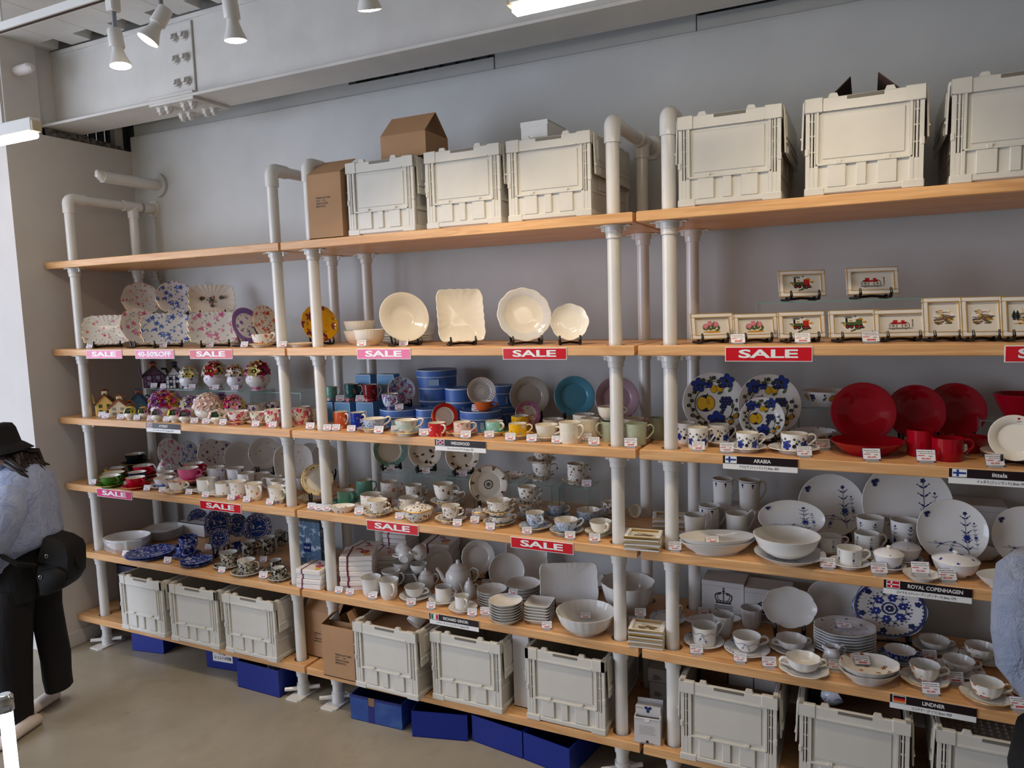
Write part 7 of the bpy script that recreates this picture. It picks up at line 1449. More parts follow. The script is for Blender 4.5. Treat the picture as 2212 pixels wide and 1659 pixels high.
def frame(s, bb, z, desc, art, y, lean=12, dz=0.0, arg=()):
    a, b_ = q(s, bb[0], bb[1]), q(s, bb[2], bb[3]); P, nrm, Xd, Yd, Zd = frame_at((a[0] + b_[0]) / 2, b_[1], z + dz, y, 20, lean); k = dep(P) / FPX; w_ = (b_[0] - a[0]) * k / .94; h_ = (b_[1] - a[1]) * k * .96; P.z += .016
    m_ = mw(Xd, Yd, Zd, P + Yd * h_ / 2 ); t = thing('framed_picture', desc, 'picture', (0, 0, 0), 0, 'small framed pictures'); t.matrix_world = m_; fw = .017
    f = MB(); W2, H2 = w_ / 2, h_ / 2
    for x0, x1, y0, y1 in ((-W2, W2, H2 - fw, H2), (-W2, W2, -H2, -H2 + fw), (-W2, -W2 + fw, -H2 + fw, H2 - fw), (W2 - fw, W2, -H2 + fw, H2 - fw)): f.rbox(x0, x1, y0, y1, 0, .014, .003)
    f.build('frame', M_FRW, t, 0); g = MB()
    for k_, zz in ((0, .0145), (1, .0148)):
        e = (0 if k_ == 0 else fw - .002); th = .0022
        for x0, x1, y0, y1 in ((-W2 + e, W2 - e, H2 - e - th, H2 - e), (-W2 + e, W2 - e, -H2 + e, -H2 + e + th), (-W2 + e, -W2 + e + th, -H2 + e, H2 - e), (W2 - e - th, W2 - e, -H2 + e, H2 - e)): g.box(x0, x1, y0, y1, .009, zz)
    g.build('gilt_edge', GOLD, t, 0); MB().box(-W2 + fw - .001, W2 - fw + .001, -H2 + fw - .001, H2 - fw + .001, .002, .0065).build('mount', M_MATB, t, 0)
    D = Dec(lambda x, y_, e: (x, y_, .0063 + e)); art(D, w_ - .03, h_ - .03, *arg); obj('printed_picture', D.mesh(PAINT), t)['kind'] = 'stuff'
    st_ = easel(P - nrm * .0 - Vector((0, 0, .016)), nrm, min(.11, w_ * .6), desc); reg([t, st_], [((P + Xd * (u * w_ * .46)).x, (P + Xd * (u * w_ * .46)).y, .022, P.z, P.z + h_) for u in (-1, -.5, 0, .5, 1)])
glass_cube(2.22, 2.86, .24, .40, Z2, Z2 + .155, 'clear acrylic riser under the two raised pictures')
frame('c', (305, 300, 537, 455), Z2, 'framed flower print at the left end', art_flower, .12); frame('c', (553, 297, 788, 448), Z2, 'framed print with a strong reflection', art_flower, .13); frame('c', (813, 110, 1060, 268), Z2, 'framed steam train print in the upper row', art_train, .28, dz=.155); frame('c', (810, 285, 1058, 445), Z2, 'framed pale red train print below another train', art_train, .13)
frame('c', (1207, 57, 1473, 220), Z2, 'framed red vintage car print in the upper row', art_car, .28, dz=.155); frame('c', (1110, 275, 1372, 443), Z2, 'framed green locomotive print', art_train, .12, arg=(GRN,)); frame('c', (1375, 268, 1648, 435), Z2, 'framed red carriage print beside the locomotive', art_car, .13)
frame('c', (1650, 195, 1855, 432), Z2, 'upright framed bird print with a reflection', art_bird, .13); frame('c', (1863, 190, 2072, 430), Z2, 'upright framed print of brown birds', art_bird, .13); frame('c', (2083, 188, 2295, 428), Z2, 'upright framed deer and trees print', art_bird, .13, arg=(1,))
for bb, w_ in (((530, 445, 612, 482), 'between the two left end pictures'), ((898, 435, 985, 475), 'before the pale red train picture'), ((1288, 430, 1385, 470), 'before the green locomotive picture')): tagc('c', bb, Z2, w_, y=.05)
# third board: fruit pattern, red and white ware
upright('c', (252, 660, 615, 952), Z3, 'large plate with yellow apple and blue grapes, left one', [WHT, WHT, WHT], 'flat', 'fruit', None, 6, 15, .26); upright('c', (610, 665, 960, 972), Z3, 'large plate with yellow apple and blue grapes, right one', [WHT, WHT, WHT], 'flat', 'fruit', None, 12, 15, .30); upright('c', (580, 798, 830, 1032), Z3, 'small plate with yellow apple pattern in front', [WHT, WHT, WHT], 'flat', 'fruit', None, 6, 15, .20)
def bandpat(D, R, H):
    for k in range(-7, 8):
        x = k * R * .36; D.ell(x, H * (.72 if k % 2 else .6), R * .10, None, 0, BLK, 9); D.ell(x, H * (.72 if k % 2 else .6), R * .03, None, 0, WHP, 6)
        if k % 4 == 1: D.flower(x + R * .1, H * .35, R * .38, COB, BLK); D.leaf(x - .2 * R, H * .3, R * .3, R * .14, 1.1, GRN)
        if k % 4 == 3: D.ell(x, H * .3, R * .16, None, 0, BLK, 9); D.ell(x + .2 * R, H * .45, R * .09, None, 0, BLK, 8); D.line([(x, H * .3), (x + .25 * R, H * .75)], R * .04, GRN)
def bowlpat(D, R, H):
    for k in range(-5, 6):
        x = k * R * .5
        if k % 3 == 0: D.ell(x, H * .6, R * .2, R * .15, .3, INK); D.ell(x, H * .6, R * .18, R * .13, .3, OCH)
        elif k % 3 == 1:
            for i in range(7): D.ell(x + (i % 3 - 1) * .08 * R, H * (.75 - .17 * (i // 3)), R * .06, None, 0, NAV, 8)
        else: D.leaf(x, H * .4, R * .3, R * .12, .8, GRN); D.ell(x + .1 * R, H * .8, R * .05, None, 0, BLK, 8)
for bb, d_, sa, ha, y in (((220, 925, 330, 1052), 'blue pansy mug behind another', None, -20, .16), ((297, 952, 413, 1088), 'blue pansy mug at the front', None, -15, None), ((412, 940, 528, 1045), 'blue pansy cup in the back row', (390, 585, 1060), -10, .18), ((535, 985, 658, 1085), 'blue pansy cup in the middle', (482, 707, 1114), -10, None), ((803, 985, 950, 1092), 'blue pansy cup below the right large plate', (733, 1017, 1120), -10, None)): cup('c', bb, Z3, d_, WHT, CRM, CRM, 'can', ha, sa, (WHT, P_['sprig'], CRM), y=y, pat=bandpat, name='mug' if 'mug' in d_ else 'teacup')
gc = ony(*q('c', 1060, 940), .33); glass_cube(gc.x - .10, gc.x + .09, .40, .55, Z3, Z3 + .135, 'clear glass cube under the fruit pattern bowl'); bowl('c', (940, 738, 1193, 842), Z3, 'fruit pattern bowl on a glass cube', WHT, WHT, None, 'dish', .47, dz=.135, pat=bowlpat); bowl('c', (855, 963, 1088, 1072), Z3, 'fruit pattern bowl behind the pansy cup', WHT, P_['sprig'], None, 'dish', .17, pat=bowlpat)
RDM = solid('deepred', (158, 10, 30), .08)
for bb, d_, k, face, y in (((1148, 738, 1507, 1012), 'deep red plate, leftmost of the three standing', 'deep', 6, .27), ((1470, 742, 1785, 1012), 'flat red plate, middle of the three standing', 'flat', 14, .30), ((1715, 735, 2035, 1012), 'flat red plate, rightmost of the three standing', 'flat', 14, .36)): upright('c', bb, Z3, d_, [RDM, RDM, RDM], k, None, None, face, 15, y)
bowl('c', (1128, 1000, 1520, 1127), Z3, 'wide red bowl at the front', RDM, RDM, None, 'dish', None, nn=64); bowl('c', (1798, 1000, 2005, 1117), Z3, 'small red bowl beside the red mugs', RDM, RDM, None, 'dish', None); cup('c', (1503, 970, 1650, 1112), Z3, 'red mug behind the front one', RDM, RDM, RDM, 'can', -10, None, name='mug', y=.13); cup('c', (1643, 998, 1803, 1152), Z3, 'red mug with its handle to the right', RDM, RDM, RDM, 'can', -15, None, name='mug')
gc = ony(*q('c', 2160, 940), .33); glass_cube(gc.x - .10, gc.x + .15, .40, .56, Z3, Z3 + .105, 'clear glass riser under the red bowl at the edge'); bowl('c', (2022, 760, 2310, 867), Z3, 'red bowl on a glass riser at the right edge', RDM, RDM, None, 'dish', .47, dz=.105)
def logo(D, R): D.ell(.15 * R, .86 * R, .06 * R, .05 * R, 0, REDP, 10); D.rect(.07 * R, .72 * R, .25 * R, .75 * R, GYP)
PATS['logo'] = logo
upright('c', (2010, 890, 2270, 1110), Z3, 'white plate with a tiny red mark at the right edge', [CRM, CRM, CRM], 'flat', 'logo', None, 8, 15, .12); flatplate('c', (1985, 1098, 2270, 1178), Z3, 'small white plate lying at the right edge', [CRM, CRM, CRM], 'coupe')
for bb, w_, pr in (((305, 1060, 380, 1100), 'before the blue pansy front mug', None), ((508, 1075, 590, 1114), 'before the middle pansy cup', '¥8,800'), ((658, 1020, 735, 1057), 'below the small apple plate', None), ((898, 1096, 983, 1140), 'before the pansy cup with a saucer', '¥7,480'), ((1018, 1045, 1103, 1097), 'right of the fruit pattern bowl', '¥7,480'), ((1272, 1112, 1368, 1162), 'before the wide red bowl', '¥2,640'), ((1602, 1120, 1702, 1167), 'before the red mugs', '¥2,464'), ((1800, 1087, 1890, 1127), 'before the small red bowl', '¥3,464'), ((2010, 1140, 2110, 1190), 'before the small white plate', '¥3,400')): tagc('c', bb, Z3, w_, pr)
# fourth board
SP = P_['sprig']; SPM = [WHT, WHT, WHT]
for bb, d_, face, y, sxx, st in (((763, 302, 1107, 492), 'oval blue sprigged platter standing', 4, .26, 1.75, True), ((978, 182, 1322, 500), 'blue sprigged plate standing behind the oval', 8, .33, 1.0, True), ((1272, 120, 1728, 492), 'largest blue sprigged plate in the back', 8, .38, 1.0, True), ((1680, 328, 2032, 595), 'blue sprigged plate standing on the right', 8, .24, 1.0, True), ((1985, 343, 2310, 640), 'blue sprigged plate cut by the right edge', 8, .26, 1.0, True)): upright('f', bb, Z4, d_, SPM, 'coupe', 'sprig', None, face, 15, y, sx=sxx)
def wbox(s, bb, z, desc, y, d_=.16, m_=None, dz=0.0, crown=None, lines=None):
    a, b_ = q(s, bb[0], bb[1]), q(s, bb[2], bb[3]); P = ony((a[0] + b_[0]) / 2, b_[1], y); P.z = z + dz; k = dep(P) / FPX; w_ = (b_[0] - a[0]) * k * 1.02; e = math.atan2(CAM.z - P.z, 3.3); h_ = max(.02, ((b_[1] - a[1]) * k - d_ * math.sin(e)) / math.cos(e))
    t = thing('white_box', desc, 'box', (P.x, P.y, P.z), 0, 'white cardboard boxes'); MB().rbox(-w_ / 2, w_ / 2, 0, d_, .0005, h_, .002).build('carton', m_ or M_WBOX, t, 0); MB().box(-w_ / 2, w_ / 2, -.0004, .0004, h_ * .86, h_ * .865).build('lid_seam', M_TAGK, t, 0)
    reg([t], [(P.x + u * w_ / 4, P.y + v * d_, min(w_ / 4, d_ / 2) + .002, P.z, P.z + h_) for u in (-1, 0, 1) for v in (.3, .7)])
    if crown:
        D = Dec(lambda x, y_, e_: (x, -e_ - .0002, y_)); cx, cz, s_ = crown[0] * w_, crown[1] * h_, crown[2]
        D.line([(cx - .8 * s_, cz), (cx + .8 * s_, cz)], .16 * s_, 0); D.line([(cx - .8 * s_, cz + .22 * s_), (cx + .8 * s_, cz + .22 * s_)], .08 * s_, 0)
        for sd in (-1, 1):
            D.arc(cx + sd * .42 * s_, cz + .62 * s_, .46 * s_, -1.0 if sd > 0 else PI - 2.1, 2.1 if sd > 0 else PI + 1.0, .10 * s_, 0, 12); D.arc(cx + sd * .2 * s_, cz + .7 * s_, .45 * s_, -1.1 if sd > 0 else PI - 1.6, 1.6 if sd > 0 else PI + 1.1, .07 * s_, 0, 12)
        for x in (-.66, -.33, 0, .33, .66): D.ell(cx + x * s_, cz + .12 * s_, .06 * s_, None, 0, 0, 8); D.flower(cx + x * 1.25 * s_, cz + (1.05 - abs(x) * .3) * s_, .1 * s_, 0, None)
        D.ell(cx, cz + 1.28 * s_, .13 * s_, None, 0, 0, 10); D.line([(cx, cz + 1.35 * s_), (cx, cz + 1.7 * s_)], .07 * s_, 0); D.line([(cx - .14 * s_, cz + 1.56 * s_), (cx + .14 * s_, cz + 1.56 * s_)], .07 * s_, 0); D.line([(cx, cz + .3 * s_), (cx, cz + 1.2 * s_)], .08 * s_, 0)
        for i in range(3): D.line([(cx + (-.95 + j * .19) * s_, cz - (.35 + i * .22) * s_ + .05 * s_ * math.sin(j * 1.57)) for j in range(11)], .07 * s_, 0)
        obj('crown_print', D.mesh([M_INK]), t)['kind'] = 'stuff'
    if lines:
        l = MB()
        for i in range(4): l.box(-w_ * .25, w_ * (.02 + .06 * (i % 3)), -.0006, 0, h_ * lines - i * .006, h_ * lines - i * .006 + .0025)
        l.build('printed_lines', M_INK, t, 0)
    return t, P, h_
t, Pb, hb_ = wbox('f', (475, 270, 755, 445), Z4, 'white box carrying two tall mugs', .36, .15); wbox('f', (1730, 190, 2145, 470), Z4, 'grey-white box with a crown mark in the back', .46, .14, crown=(.1, .30, .03)); wbox('f', (2100, 290, 2300, 470), Z4, 'smaller white box in the back at the right edge', .42, .12)
def neckpat(D, R, H):
    D.line([(x * .2 * R, H * .95) for x in range(-16, 17)], R * .05, NAV)
    for k in range(-3, 4): D.ell(k * R, H * .86, R * .12, None, 0, NAV, 8); D.leaf(k * R, H * .84, R * .3, R * .1, -PI / 2, NAV)
for bb, y, dz, d_ in (((502, 125, 610, 275), .40, hb_, 'tall white mug with blue collar on the box, left'), ((645, 138, 760, 292), .39, hb_, 'tall white mug with blue collar on the box, right'), ((437, 305, 550, 455), .21, 0, 'tall white mug with blue collar beside the pipe')): cup('f', bb, Z4, d_, WHT, WHT, None, 'mug', 0, None, y=y, dz=dz, name='mug', pat=neckpat)
cup('f', (343, 372, 458, 478), Z4, 'plain white cup with a high handle beside the pipe', WHT, WHT, None, 'mug', 0, (318, 514, 487), WHT, 'high', y=.17); cup('f', (567, 385, 693, 492), Z4, 'plain white cup with a high handle before the box', WHT, WHT, None, 'mug', 0, (523, 742, 500), WHT, 'high', y=.19)
bowl('f', (308, 475, 712, 610), Z4, 'oval white serving bowl with a small blue mark', WHT, WHT, None, 'dish', None, 2, .016, sx=.55, nn=64)
C, R, H = bowl('f', (718, 530, 1088, 660), Z4, 'wide white bowl under the deep bowl', WHT, SP, None, 'dish', None, nn=64); bowl('f', (712, 440, 1060, 612), Z4, 'deep white bowl set into another bowl', WHT, WHT, None, 'bowl', C.y, dz=.022, nn=64)
def sprigpat(D, R, H):
    for k in (-1, 0, 1): sprig(D, k * R * 1.3 - .1 * R, H * .12, H * .75, PI / 2 + .1 * k, 1.0)
for bb, d_, kind, sa, ha, y in (((1088, 490, 1213, 602), 'blue sprigged cup right of the deep bowl', 'can', (1080, 1262, 622), -5, None), ((1210, 540, 1338, 665), 'blue sprigged cup at the front', 'can', (1168, 1377, 682), -20, None), ((1288, 472, 1416, 592), 'blue sprigged cup in the back row', 'can', (1270, 1460, 608), -5, .19)): cup('f', bb, Z4, d_, WHT, WHT, None, kind, ha, sa, SP, y=y, pat=sprigpat)
cup('f', (1348, 388, 1490, 545), Z4, 'tall blue sprigged beaker, left of two', WHT, WHT, None, 'tumbler', 0, None, handles=0, pat=sprigpat, name='beaker', y=.22); cup('f', (1497, 410, 1645, 565), Z4, 'tall blue sprigged beaker, right of two', WHT, WHT, None, 'tumbler', 0, None, handles=0, pat=sprigpat, name='beaker', y=.22)
lidded('f', (1492, 515, 1662, 645), Z4, 'blue sprigged sugar bowl with lid, behind', SP, WHT, (1490, 1662, 660), knob=WHT, sm=SP); lidded('f', (1390, 545, 1560, 682), Z4, 'blue sprigged sugar bowl with lid, at the front', SP, WHT, (1385, 1562, 694), knob=WHT, sm=SP); lidded('f', (1663, 555, 1890, 707), Z4, 'large lidded blue sprigged dish', SP, WHT, knob=WHT)
bowl('f', (1555, 675, 1740, 752), Z4, 'small plain white dish holding a price card', WHT, WHT, None, 'dish', None); bowl('f', (1880, 575, 2110, 672), Z4, 'blue sprigged bowl behind the oval dish', WHT, WHT, None, 'bowl', None, pat=sprigpat); bowl('f', (1875, 668, 2210, 792), Z4, 'oval blue sprigged serving dish at the front', WHT, SP, None, 'dish', None, sx=.6, nn=64); bowl('f', (2148, 600, 2330, 680), Z4, 'blue sprigged small bowl cut by the right edge', WHT, SP, None, 'dish', .14, 2, .012)
for bb, w_, pr in (((238, 552, 310, 594), 'before the stacked frames on the fourth board', '¥5,880'), ((1143, 634, 1225, 694), 'before the front blue sprigged cup', '¥10,560'), ((1398, 672, 1487, 722), 'before the front sugar bowl', '¥13,200'), ((1740, 692, 1835, 749), 'right of the small plain dish', '¥7,040')): tagc('f', bb, Z4, w_, pr)
tagc('f', (1598, 675, 1692, 729), Z4, 'standing in the small plain dish', '¥2,200', dz=.014, y=onz(*q('f', 1648, 738), Z4).y); tagc('f', (470, 520, 543, 548), Z4, 'lying in the oval serving bowls', dz=.03, flat=True, y=.08)
# stacked picture frames at the joint of the bays
def lyingframes(s, px, py, z, n, w_, d_, desc, rz, hs=.02, y=None):
    P = onz(*q(s, px, py), z) if y is None else ony(*q(s, px, py), y); P.z = z
    reg([], [(P.x + u * w_ * .25, P.y + d_ / 2 + v * d_ * .25, w_ * .28, z, z + n * hs) for u in (-1, 1) for v in (-1, 1)]); me_ = REG[-1]['o']
    for i in range(n):
        t = thing('framed_picture', '%s, %s' % (desc, ('bottom one', 'second one', 'third one', 'top one')[i if i < n - 1 else 3]), 'picture', (P.x + random.uniform(-.004, .004), P.y + d_ / 2, z + i * hs), rz + random.uniform(-.04, .04), 'stacked framed pictures'); W2, H2, fw = w_ / 2, d_ / 2, .017
        me_.append(t); f = MB()
        for x0, x1, y0, y1 in ((-W2, W2, H2 - fw, H2), (-W2, W2, -H2, -H2 + fw), (-W2, -W2 + fw, -H2 + fw, H2 - fw), (W2 - fw, W2, -H2 + fw, H2 - fw)): f.rbox(x0, x1, y0, y1, .0005, hs - .001, .003)
        f.build('frame', M_FRW, t, 0); g = MB(); e = fw - .002
        for x0, x1, y0, y1 in ((-W2 + e, W2 - e, H2 - e - .002, H2 - e), (-W2 + e, W2 - e, -H2 + e, -H2 + e + .002), (-W2, W2, -H2, -H2 + .0015)): g.box(x0, x1, y0, y1, .008, hs - .0006)
        g.build('gilt_edge', GOLD, t, 0)['kind'] = 'stuff'; MB().box(-W2 + fw - .001, W2 - fw + .001, -H2 + fw - .001, H2 - fw + .001, .003, hs * .5).build('mount', M_MATB, t, 0)
        if i == n - 1: D = Dec(lambda x, y_, e_: (x, y_, hs * .5 + e_)); art_bird(D, w_ - .02, d_ - .02); obj('printed_picture', D.mesh(PAINT), t)['kind'] = 'stuff'
lyingframes('f', 140, 590, Z4, 3, .145, .12, 'framed print stacked flat on the fourth board', .12); lyingframes('f', 255, 475, Z4, 3, .155, .12, 'framed print stacked flat behind the pipe', .25, y=.27); lyingframes('f', 140, 1128, Z5, 4, .145, .12, 'framed print stacked flat on the fifth board', .12)
tagc('f', (80, 985, 143, 1034), Z5, 'on top of the stacked frames', '¥5,880', dz=.081, y=.12); tagc('f', (45, 950, 105, 988), Z5, 'behind the stacked frames on the fifth board')
# fifth board
t, P1, h1 = wbox('f', (442, 655, 665, 905), Z5, 'tall white box printed with a crown, left one', .40, .14, crown=(.02, .40, .042)); t, P2, h2 = wbox('f', (668, 690, 905, 940), Z5, 'tall white box printed with a crown, right one', .38, .14, crown=(.0, .34, .042))
flatplate('f', (345, 900, 655, 980), Z5, 'long white oblong tray in front of the crown boxes', [GRY, GRY, GRY], 'coupe', y=.31, sx=.42)
upright('f', (787, 802, 1072, 1018), Z5, 'scalloped plain white oval dish on a stand', [GW, GW, GW], 'coupe', None, SC8, 4, 17, .27, sx=1.28); upright('f', (1022, 745, 1373, 1000), Z5, 'large embossed white plate standing in the back', [GRY, GRY, GW], 'flat', None, SC8, 6, 14, .42, sx=1.2, stand=False); upright('f', (1375, 775, 1752, 1062), Z5, 'large scalloped plate with dense blue blossoms', [WHT, WHT, solid('flowblue', (40, 64, 150))], 'flat', 'onion', SC8, 8, 15, .36, sx=1.2)
cup('f', (497, 878, 610, 1033), Z5, 'tall embossed white beaker, left of two', GRY, GRY, None, 'tumbler', 0, None, handles=0, name='beaker', out=SC12); cup('f', (662, 883, 778, 1032), Z5, 'tall embossed white beaker, right of two', GRY, GRY, None, 'tumbler', 0, None, handles=0, name='beaker', out=SC12)
def butterpat(D, R, H):
    for k in range(-3, 4): sprig(D, k * R * .75, H * .15 + (k % 2) * H * .1, H * .5, PI / 2 + .5 * (-1) ** k, 1.1)
    D.line([(x * .1 * R, H * (.72 + .06 * math.sin(x * .8))) for x in range(-28, 29)], R * .03, NAV)
FT = P_['flutes']
for bb, d_, kind, sa, ha, st, y in (((322, 885, 388, 1002), 'blue fluted mug half behind the pipe', 'mug', (218, 415, 1027), 0, 'high', .20), ((415, 955, 553, 1096), 'blue fluted tall cup at the front', 'mug', (373, 590, 1117), 10, 'high', None), ((635, 1025, 786, 1165), 'blue fluted low cup at the front', 'tea', (590, 834, 1182), -5, 'ear', None)): cup('f', bb, Z5, d_, WHT, WHT, None, kind, ha, sa, (WHT, FT, WHT), st, y=y, pat=butterpat)
cup('f', (833, 1003, 993, 1118), Z5, 'two-handled white soup cup in the back', GW, GW, None, 'wide', 0, (797, 1032, 1132), GW, 'ear', handles=2, out=SC8, y=None); cup('f', (915, 1108, 1092, 1243), Z5, 'two-handled white soup cup at the front', GW, GW, None, 'wide', -12, (880, 1137, 1260), GW, 'ear', handles=2, out=SC8)
flatplate('f', (1080, 1000, 1400, 1132), Z5, 'scalloped plate with blue flowers stacked', [SP, SP, WHT], 'flat', None, SC8, n=8, pitch=.0115, sx=.85)
C, R, H = fit('f', (1118, 1060, 1215, 1194), Z5, .6); t = thing('milk_jug', 'small white jug with blue sprigs and a curved handle', 'jug', (C.x, C.y, Z5), YAW, None); reg([t], [(C.x, C.y, R, Z5, Z5 + H), (C.x + R * 1.2 * math.cos(YAW), C.y + R * 1.2 * math.sin(YAW), R * .3, Z5 + H * .4, Z5 + H)])
MB().radial([(r * R, v * H) for r, v in ((0, .02), (.6, .02), (.64, 0), (.68, .04), (.92, .2), (1, .38), (.8, .66), (.7, .8), (.85, .97), (.8, .97), (.64, .8), (.74, .66), (.9, .38), (0, .1))], 32).build('jug_body', SP, t); MB().tube([(-R * .6, 0, H * .82), (-R * .95, 0, H * .96), (-R * 1.1, 0, H)], [R * .25, R * .2, R * .12], 10).build('spout', SP, t); MB().tube([(R * .7, 0, H * .92), (R * 1.2, 0, H * 1.0), (R * 1.5, 0, H * .82), (R * 1.3, 0, H * .5), (R * .95, 0, H * .35)], R * .09, 10).build('handle', SP, t)
ME = P_['meissen']; bowl('f', (1197, 1140, 1510, 1324), Z5, 'scalloped oval bowl with painted bouquets', GW, ME, ME, 'dish', None, 2, .02, sx=.8, out=SC8, nn=64, hk=1.0)
for bb, d_, mo, sa, y in (((1445, 1093, 1603, 1203), 'dense blue patterned teacup', P_['onion'], (1410, 1642, 1217), None), ((1578, 1035, 1730, 1133), 'grey shadowed teacup in the back row', GW, (1543, 1770, 1147), None), ((1830, 1070, 1980, 1178), 'bouquet teacup in the back right corner', ME, (1810, 2057, 1212), None), ((1768, 1148, 1925, 1273), 'bouquet teacup in the middle of the right group', ME, (1728, 1972, 1287), None), ((1595, 1187, 1750, 1330), 'gold garland teacup at the front', ME, (1545, 1795, 1354), None), ((1920, 1262, 2083, 1410), 'gilt rimmed bouquet teacup at the right end', ME, (1870, 2135, 1427), None), ((2190, 1280, 2300, 1400), 'bouquet teacup cut by the right edge', ME, (2145, 2390, 1425), .12)): cup('f', bb, Z5, d_, mo, GW, GOLD if 'gilt' in d_ or 'gold' in d_ else None, 'tea', -15, sa, (GW, mo, GOLD if 'g' == d_[0] else GW), 'ear', y=y, out=SC12)
for bb, w_, pr in (((383, 1105, 455, 1150), 'before the tall blue fluted cup', '¥13,200'), ((630, 1155, 700, 1214), 'before the low blue fluted cup', '¥13,200'), ((780, 1205, 858, 1257), 'left of the front soup cup', '¥8,800'), ((1143, 1189, 1220, 1237), 'before the milk jug', '¥9,515'), ((1443, 1045, 1518, 1087), 'before the dense blue blossom plate', None), ((1505, 1227, 1570, 1267), 'right of the bouquet bowl', None), ((1647, 1348, 1740, 1402), 'before the gold garland teacup', '¥3,400'), ((1650, 1157, 1728, 1197), 'between the teacups of the back row', None), ((1798, 1275, 1885, 1327), 'left of the gilt rimmed teacup', None), ((2098, 1418, 2195, 1472), 'right of the gilt rimmed teacup', None), ((435, 897, 495, 937), 'before the crown box on the left', None)): tagc('f', bb, Z5, w_, pr)
tagc('f', (1192, 970, 1272, 1017), Z5, 'on top of the stacked blue flower plates', '¥9,350', dz=.10, flat=True, y=.26); tagc('f', (1290, 1213, 1373, 1257), Z5, 'lying in the bouquet bowl', dz=.035, flat=True, y=.10)
# lowest board of the right bay
wbox('f', (150, 1330, 262, 1480), Z6, 'white carton at the bottom of the pile behind the pipe', .20, .2, lines=.5); t, Pz, hz = wbox('f', (160, 1210, 268, 1400), Z6, 'white carton behind the opened box, lower', .34, .15, lines=.55); wbox('f', (150, 1140, 270, 1290), Z6, 'white carton behind the opened box, upper', .34, .15, dz=hz + .002, lines=.5)
P = onz(*q('g', 148, 1035), Z6); t = open_box('flap_box', 'small white box with blue flower print and open flap', 'box', .108, .10, .115, (P.x, P.y, Z6), .12, M_WBOX, M_WBOX, flaps=[('f', 2.0, .001)])
D = Dec(lambda x, y_, e: (x, -e - .0006, y_)); D.ell(0, .012, .006, None, 0, INK, 8); D.line([(-.03, .004), (.03, .004)], .0025, GYP)
for i in range(6): D.line([(-.035 + .003 * (i % 2), .045 + i * .007), (.035 - .004 * (i % 3), .045 + i * .007)], .0012, GYP)
obj('printed_text', D.mesh(PAINT), t)['kind'] = 'stuff'; lettering('ROYAL COPENHAGEN', M_INK, t, (0, -.0012, .006), FRONT, .05, .004, 0)
fl_ = MB().box(-.052, .052, -.002, 0, 0, .06); o = fl_.build('flap', M_WBOX, t, 0); o.location = (0, .09, .135); o.rotation_euler = (1.35, 0, 0)
fl2 = MB().box(-.052, .052, -.0015, 0, -.045, 0); o2 = fl2.build('flap', M_WBOX, t, 0); o2.location = (0, .03, .152); D = Dec(lambda x, y_, e: (x, -e - .002, y_)); D.flower(0, -.012, .016, NAV, COB, 3, .5); D.line([(-.05, -.008), (-.02, -.01)], .0015, INK); obj('flower_print', D.mesh(PAINT), o2)['kind'] = 'stuff'
tab = MB().prism([(-.013, 0), (.013, 0), (.011, -.014), (.003, -.018), (-.003, -.018), (-.011, -.014)], 0, .001, 0, Matrix.Rotation(PI / 2, 4, 'X')); o3 = tab.build('tuck_tab', M_SIGNW, t, 0); o3.location = (0, -.001, .118)
o4 = MB().box(-.054, .054, .098, .1, .115, .150).build('back_flap', M_WBOX, t, 0)
# contents of the open crates
M_BRB = mat('brown_box', (122, 92, 72), .7)
for k, (x, y, w_, d_, h_, m_) in enumerate(((2.06, .30, .11, .2, .31, M_BRB), (2.17, .31, .10, .2, .28, M_WBOX), (2.268, .30, .085, .2, .30, M_WBOX), (2.16, .12, .26, .14, .24, M_BRB))): b = MB().rbox(-w_ / 2, w_ / 2, -d_ / 2, d_ / 2, 0, h_ - .03, .002).build('small_carton', m_, None, 0, (x, y, Z6 + .03)); tag(b, ('brown carton at the left inside the packed crate', 'white carton in the middle inside the packed crate', 'white carton at the right inside the packed crate', 'low brown carton at the front of the packed crate')[k], 'carton', 'cartons inside the packed crate')
b = MB().rbox(-.14, .14, -.2, .2, 0, .25, .002).build('small_carton', M_BRB, None, 0, (2.62, .26, Z6 + .03)); tag(b, 'brown carton filling the crate with the blue cup', 'carton')
t = thing('teacup', 'blue fluted cup lying inside an open crate', 'cup', (2.50, .02, Z6 + .285), 0, 'cups inside the open crates'); obj('cup_body', cup_mb(.042, .06, 'tea', 28).mesh('cup_body', [FT, WHT, WHT], 40), t); obj('handle', handle_mb(.042, .06, 'tea').mesh('handle', FT, 60), t); t.rotation_euler = (.5, .9, 1.0); t.location = (2.495, .085, Z6 + .30)
t = thing('teacup', 'plain white cup lying inside the crate of the middle bay', 'cup', (.60, .0, Z6 + .26), 0, 'cups inside the open crates'); obj('cup_body', cup_mb(.042, .05, 'can', 28).mesh('cup_body', [GW, GW, GW], 40), t); obj('handle', handle_mb(.042, .05, 'can').mesh('handle', GW, 60), t); t.rotation_euler = (.9, .2, 2.6); t.location = (.645, .06, Z6 + .315)
b = MB().rbox(-.15, .15, -.22, .22, 0, .26, .002).build('small_carton', M_CARD, None, 0, (.558, .22, Z6 + .03)); tag(b, 'brown carton low inside the crate with the white cup', 'carton')
bw = MB(); 
for i in range(13):
    for j in range(9): bw.add([(x, y, z) for x, y, z in [(-.15 + i * .024 + .009 * math.cos(a), -.1 + j * .026 + .009 * math.sin(a), .0) for a in (0, 1.57, 3.14, 4.71)] + [(-.15 + i * .024, -.1 + j * .026, .006)]], [(0, 1, 4), (1, 2, 4), (2, 3, 4), (3, 0, 4)])
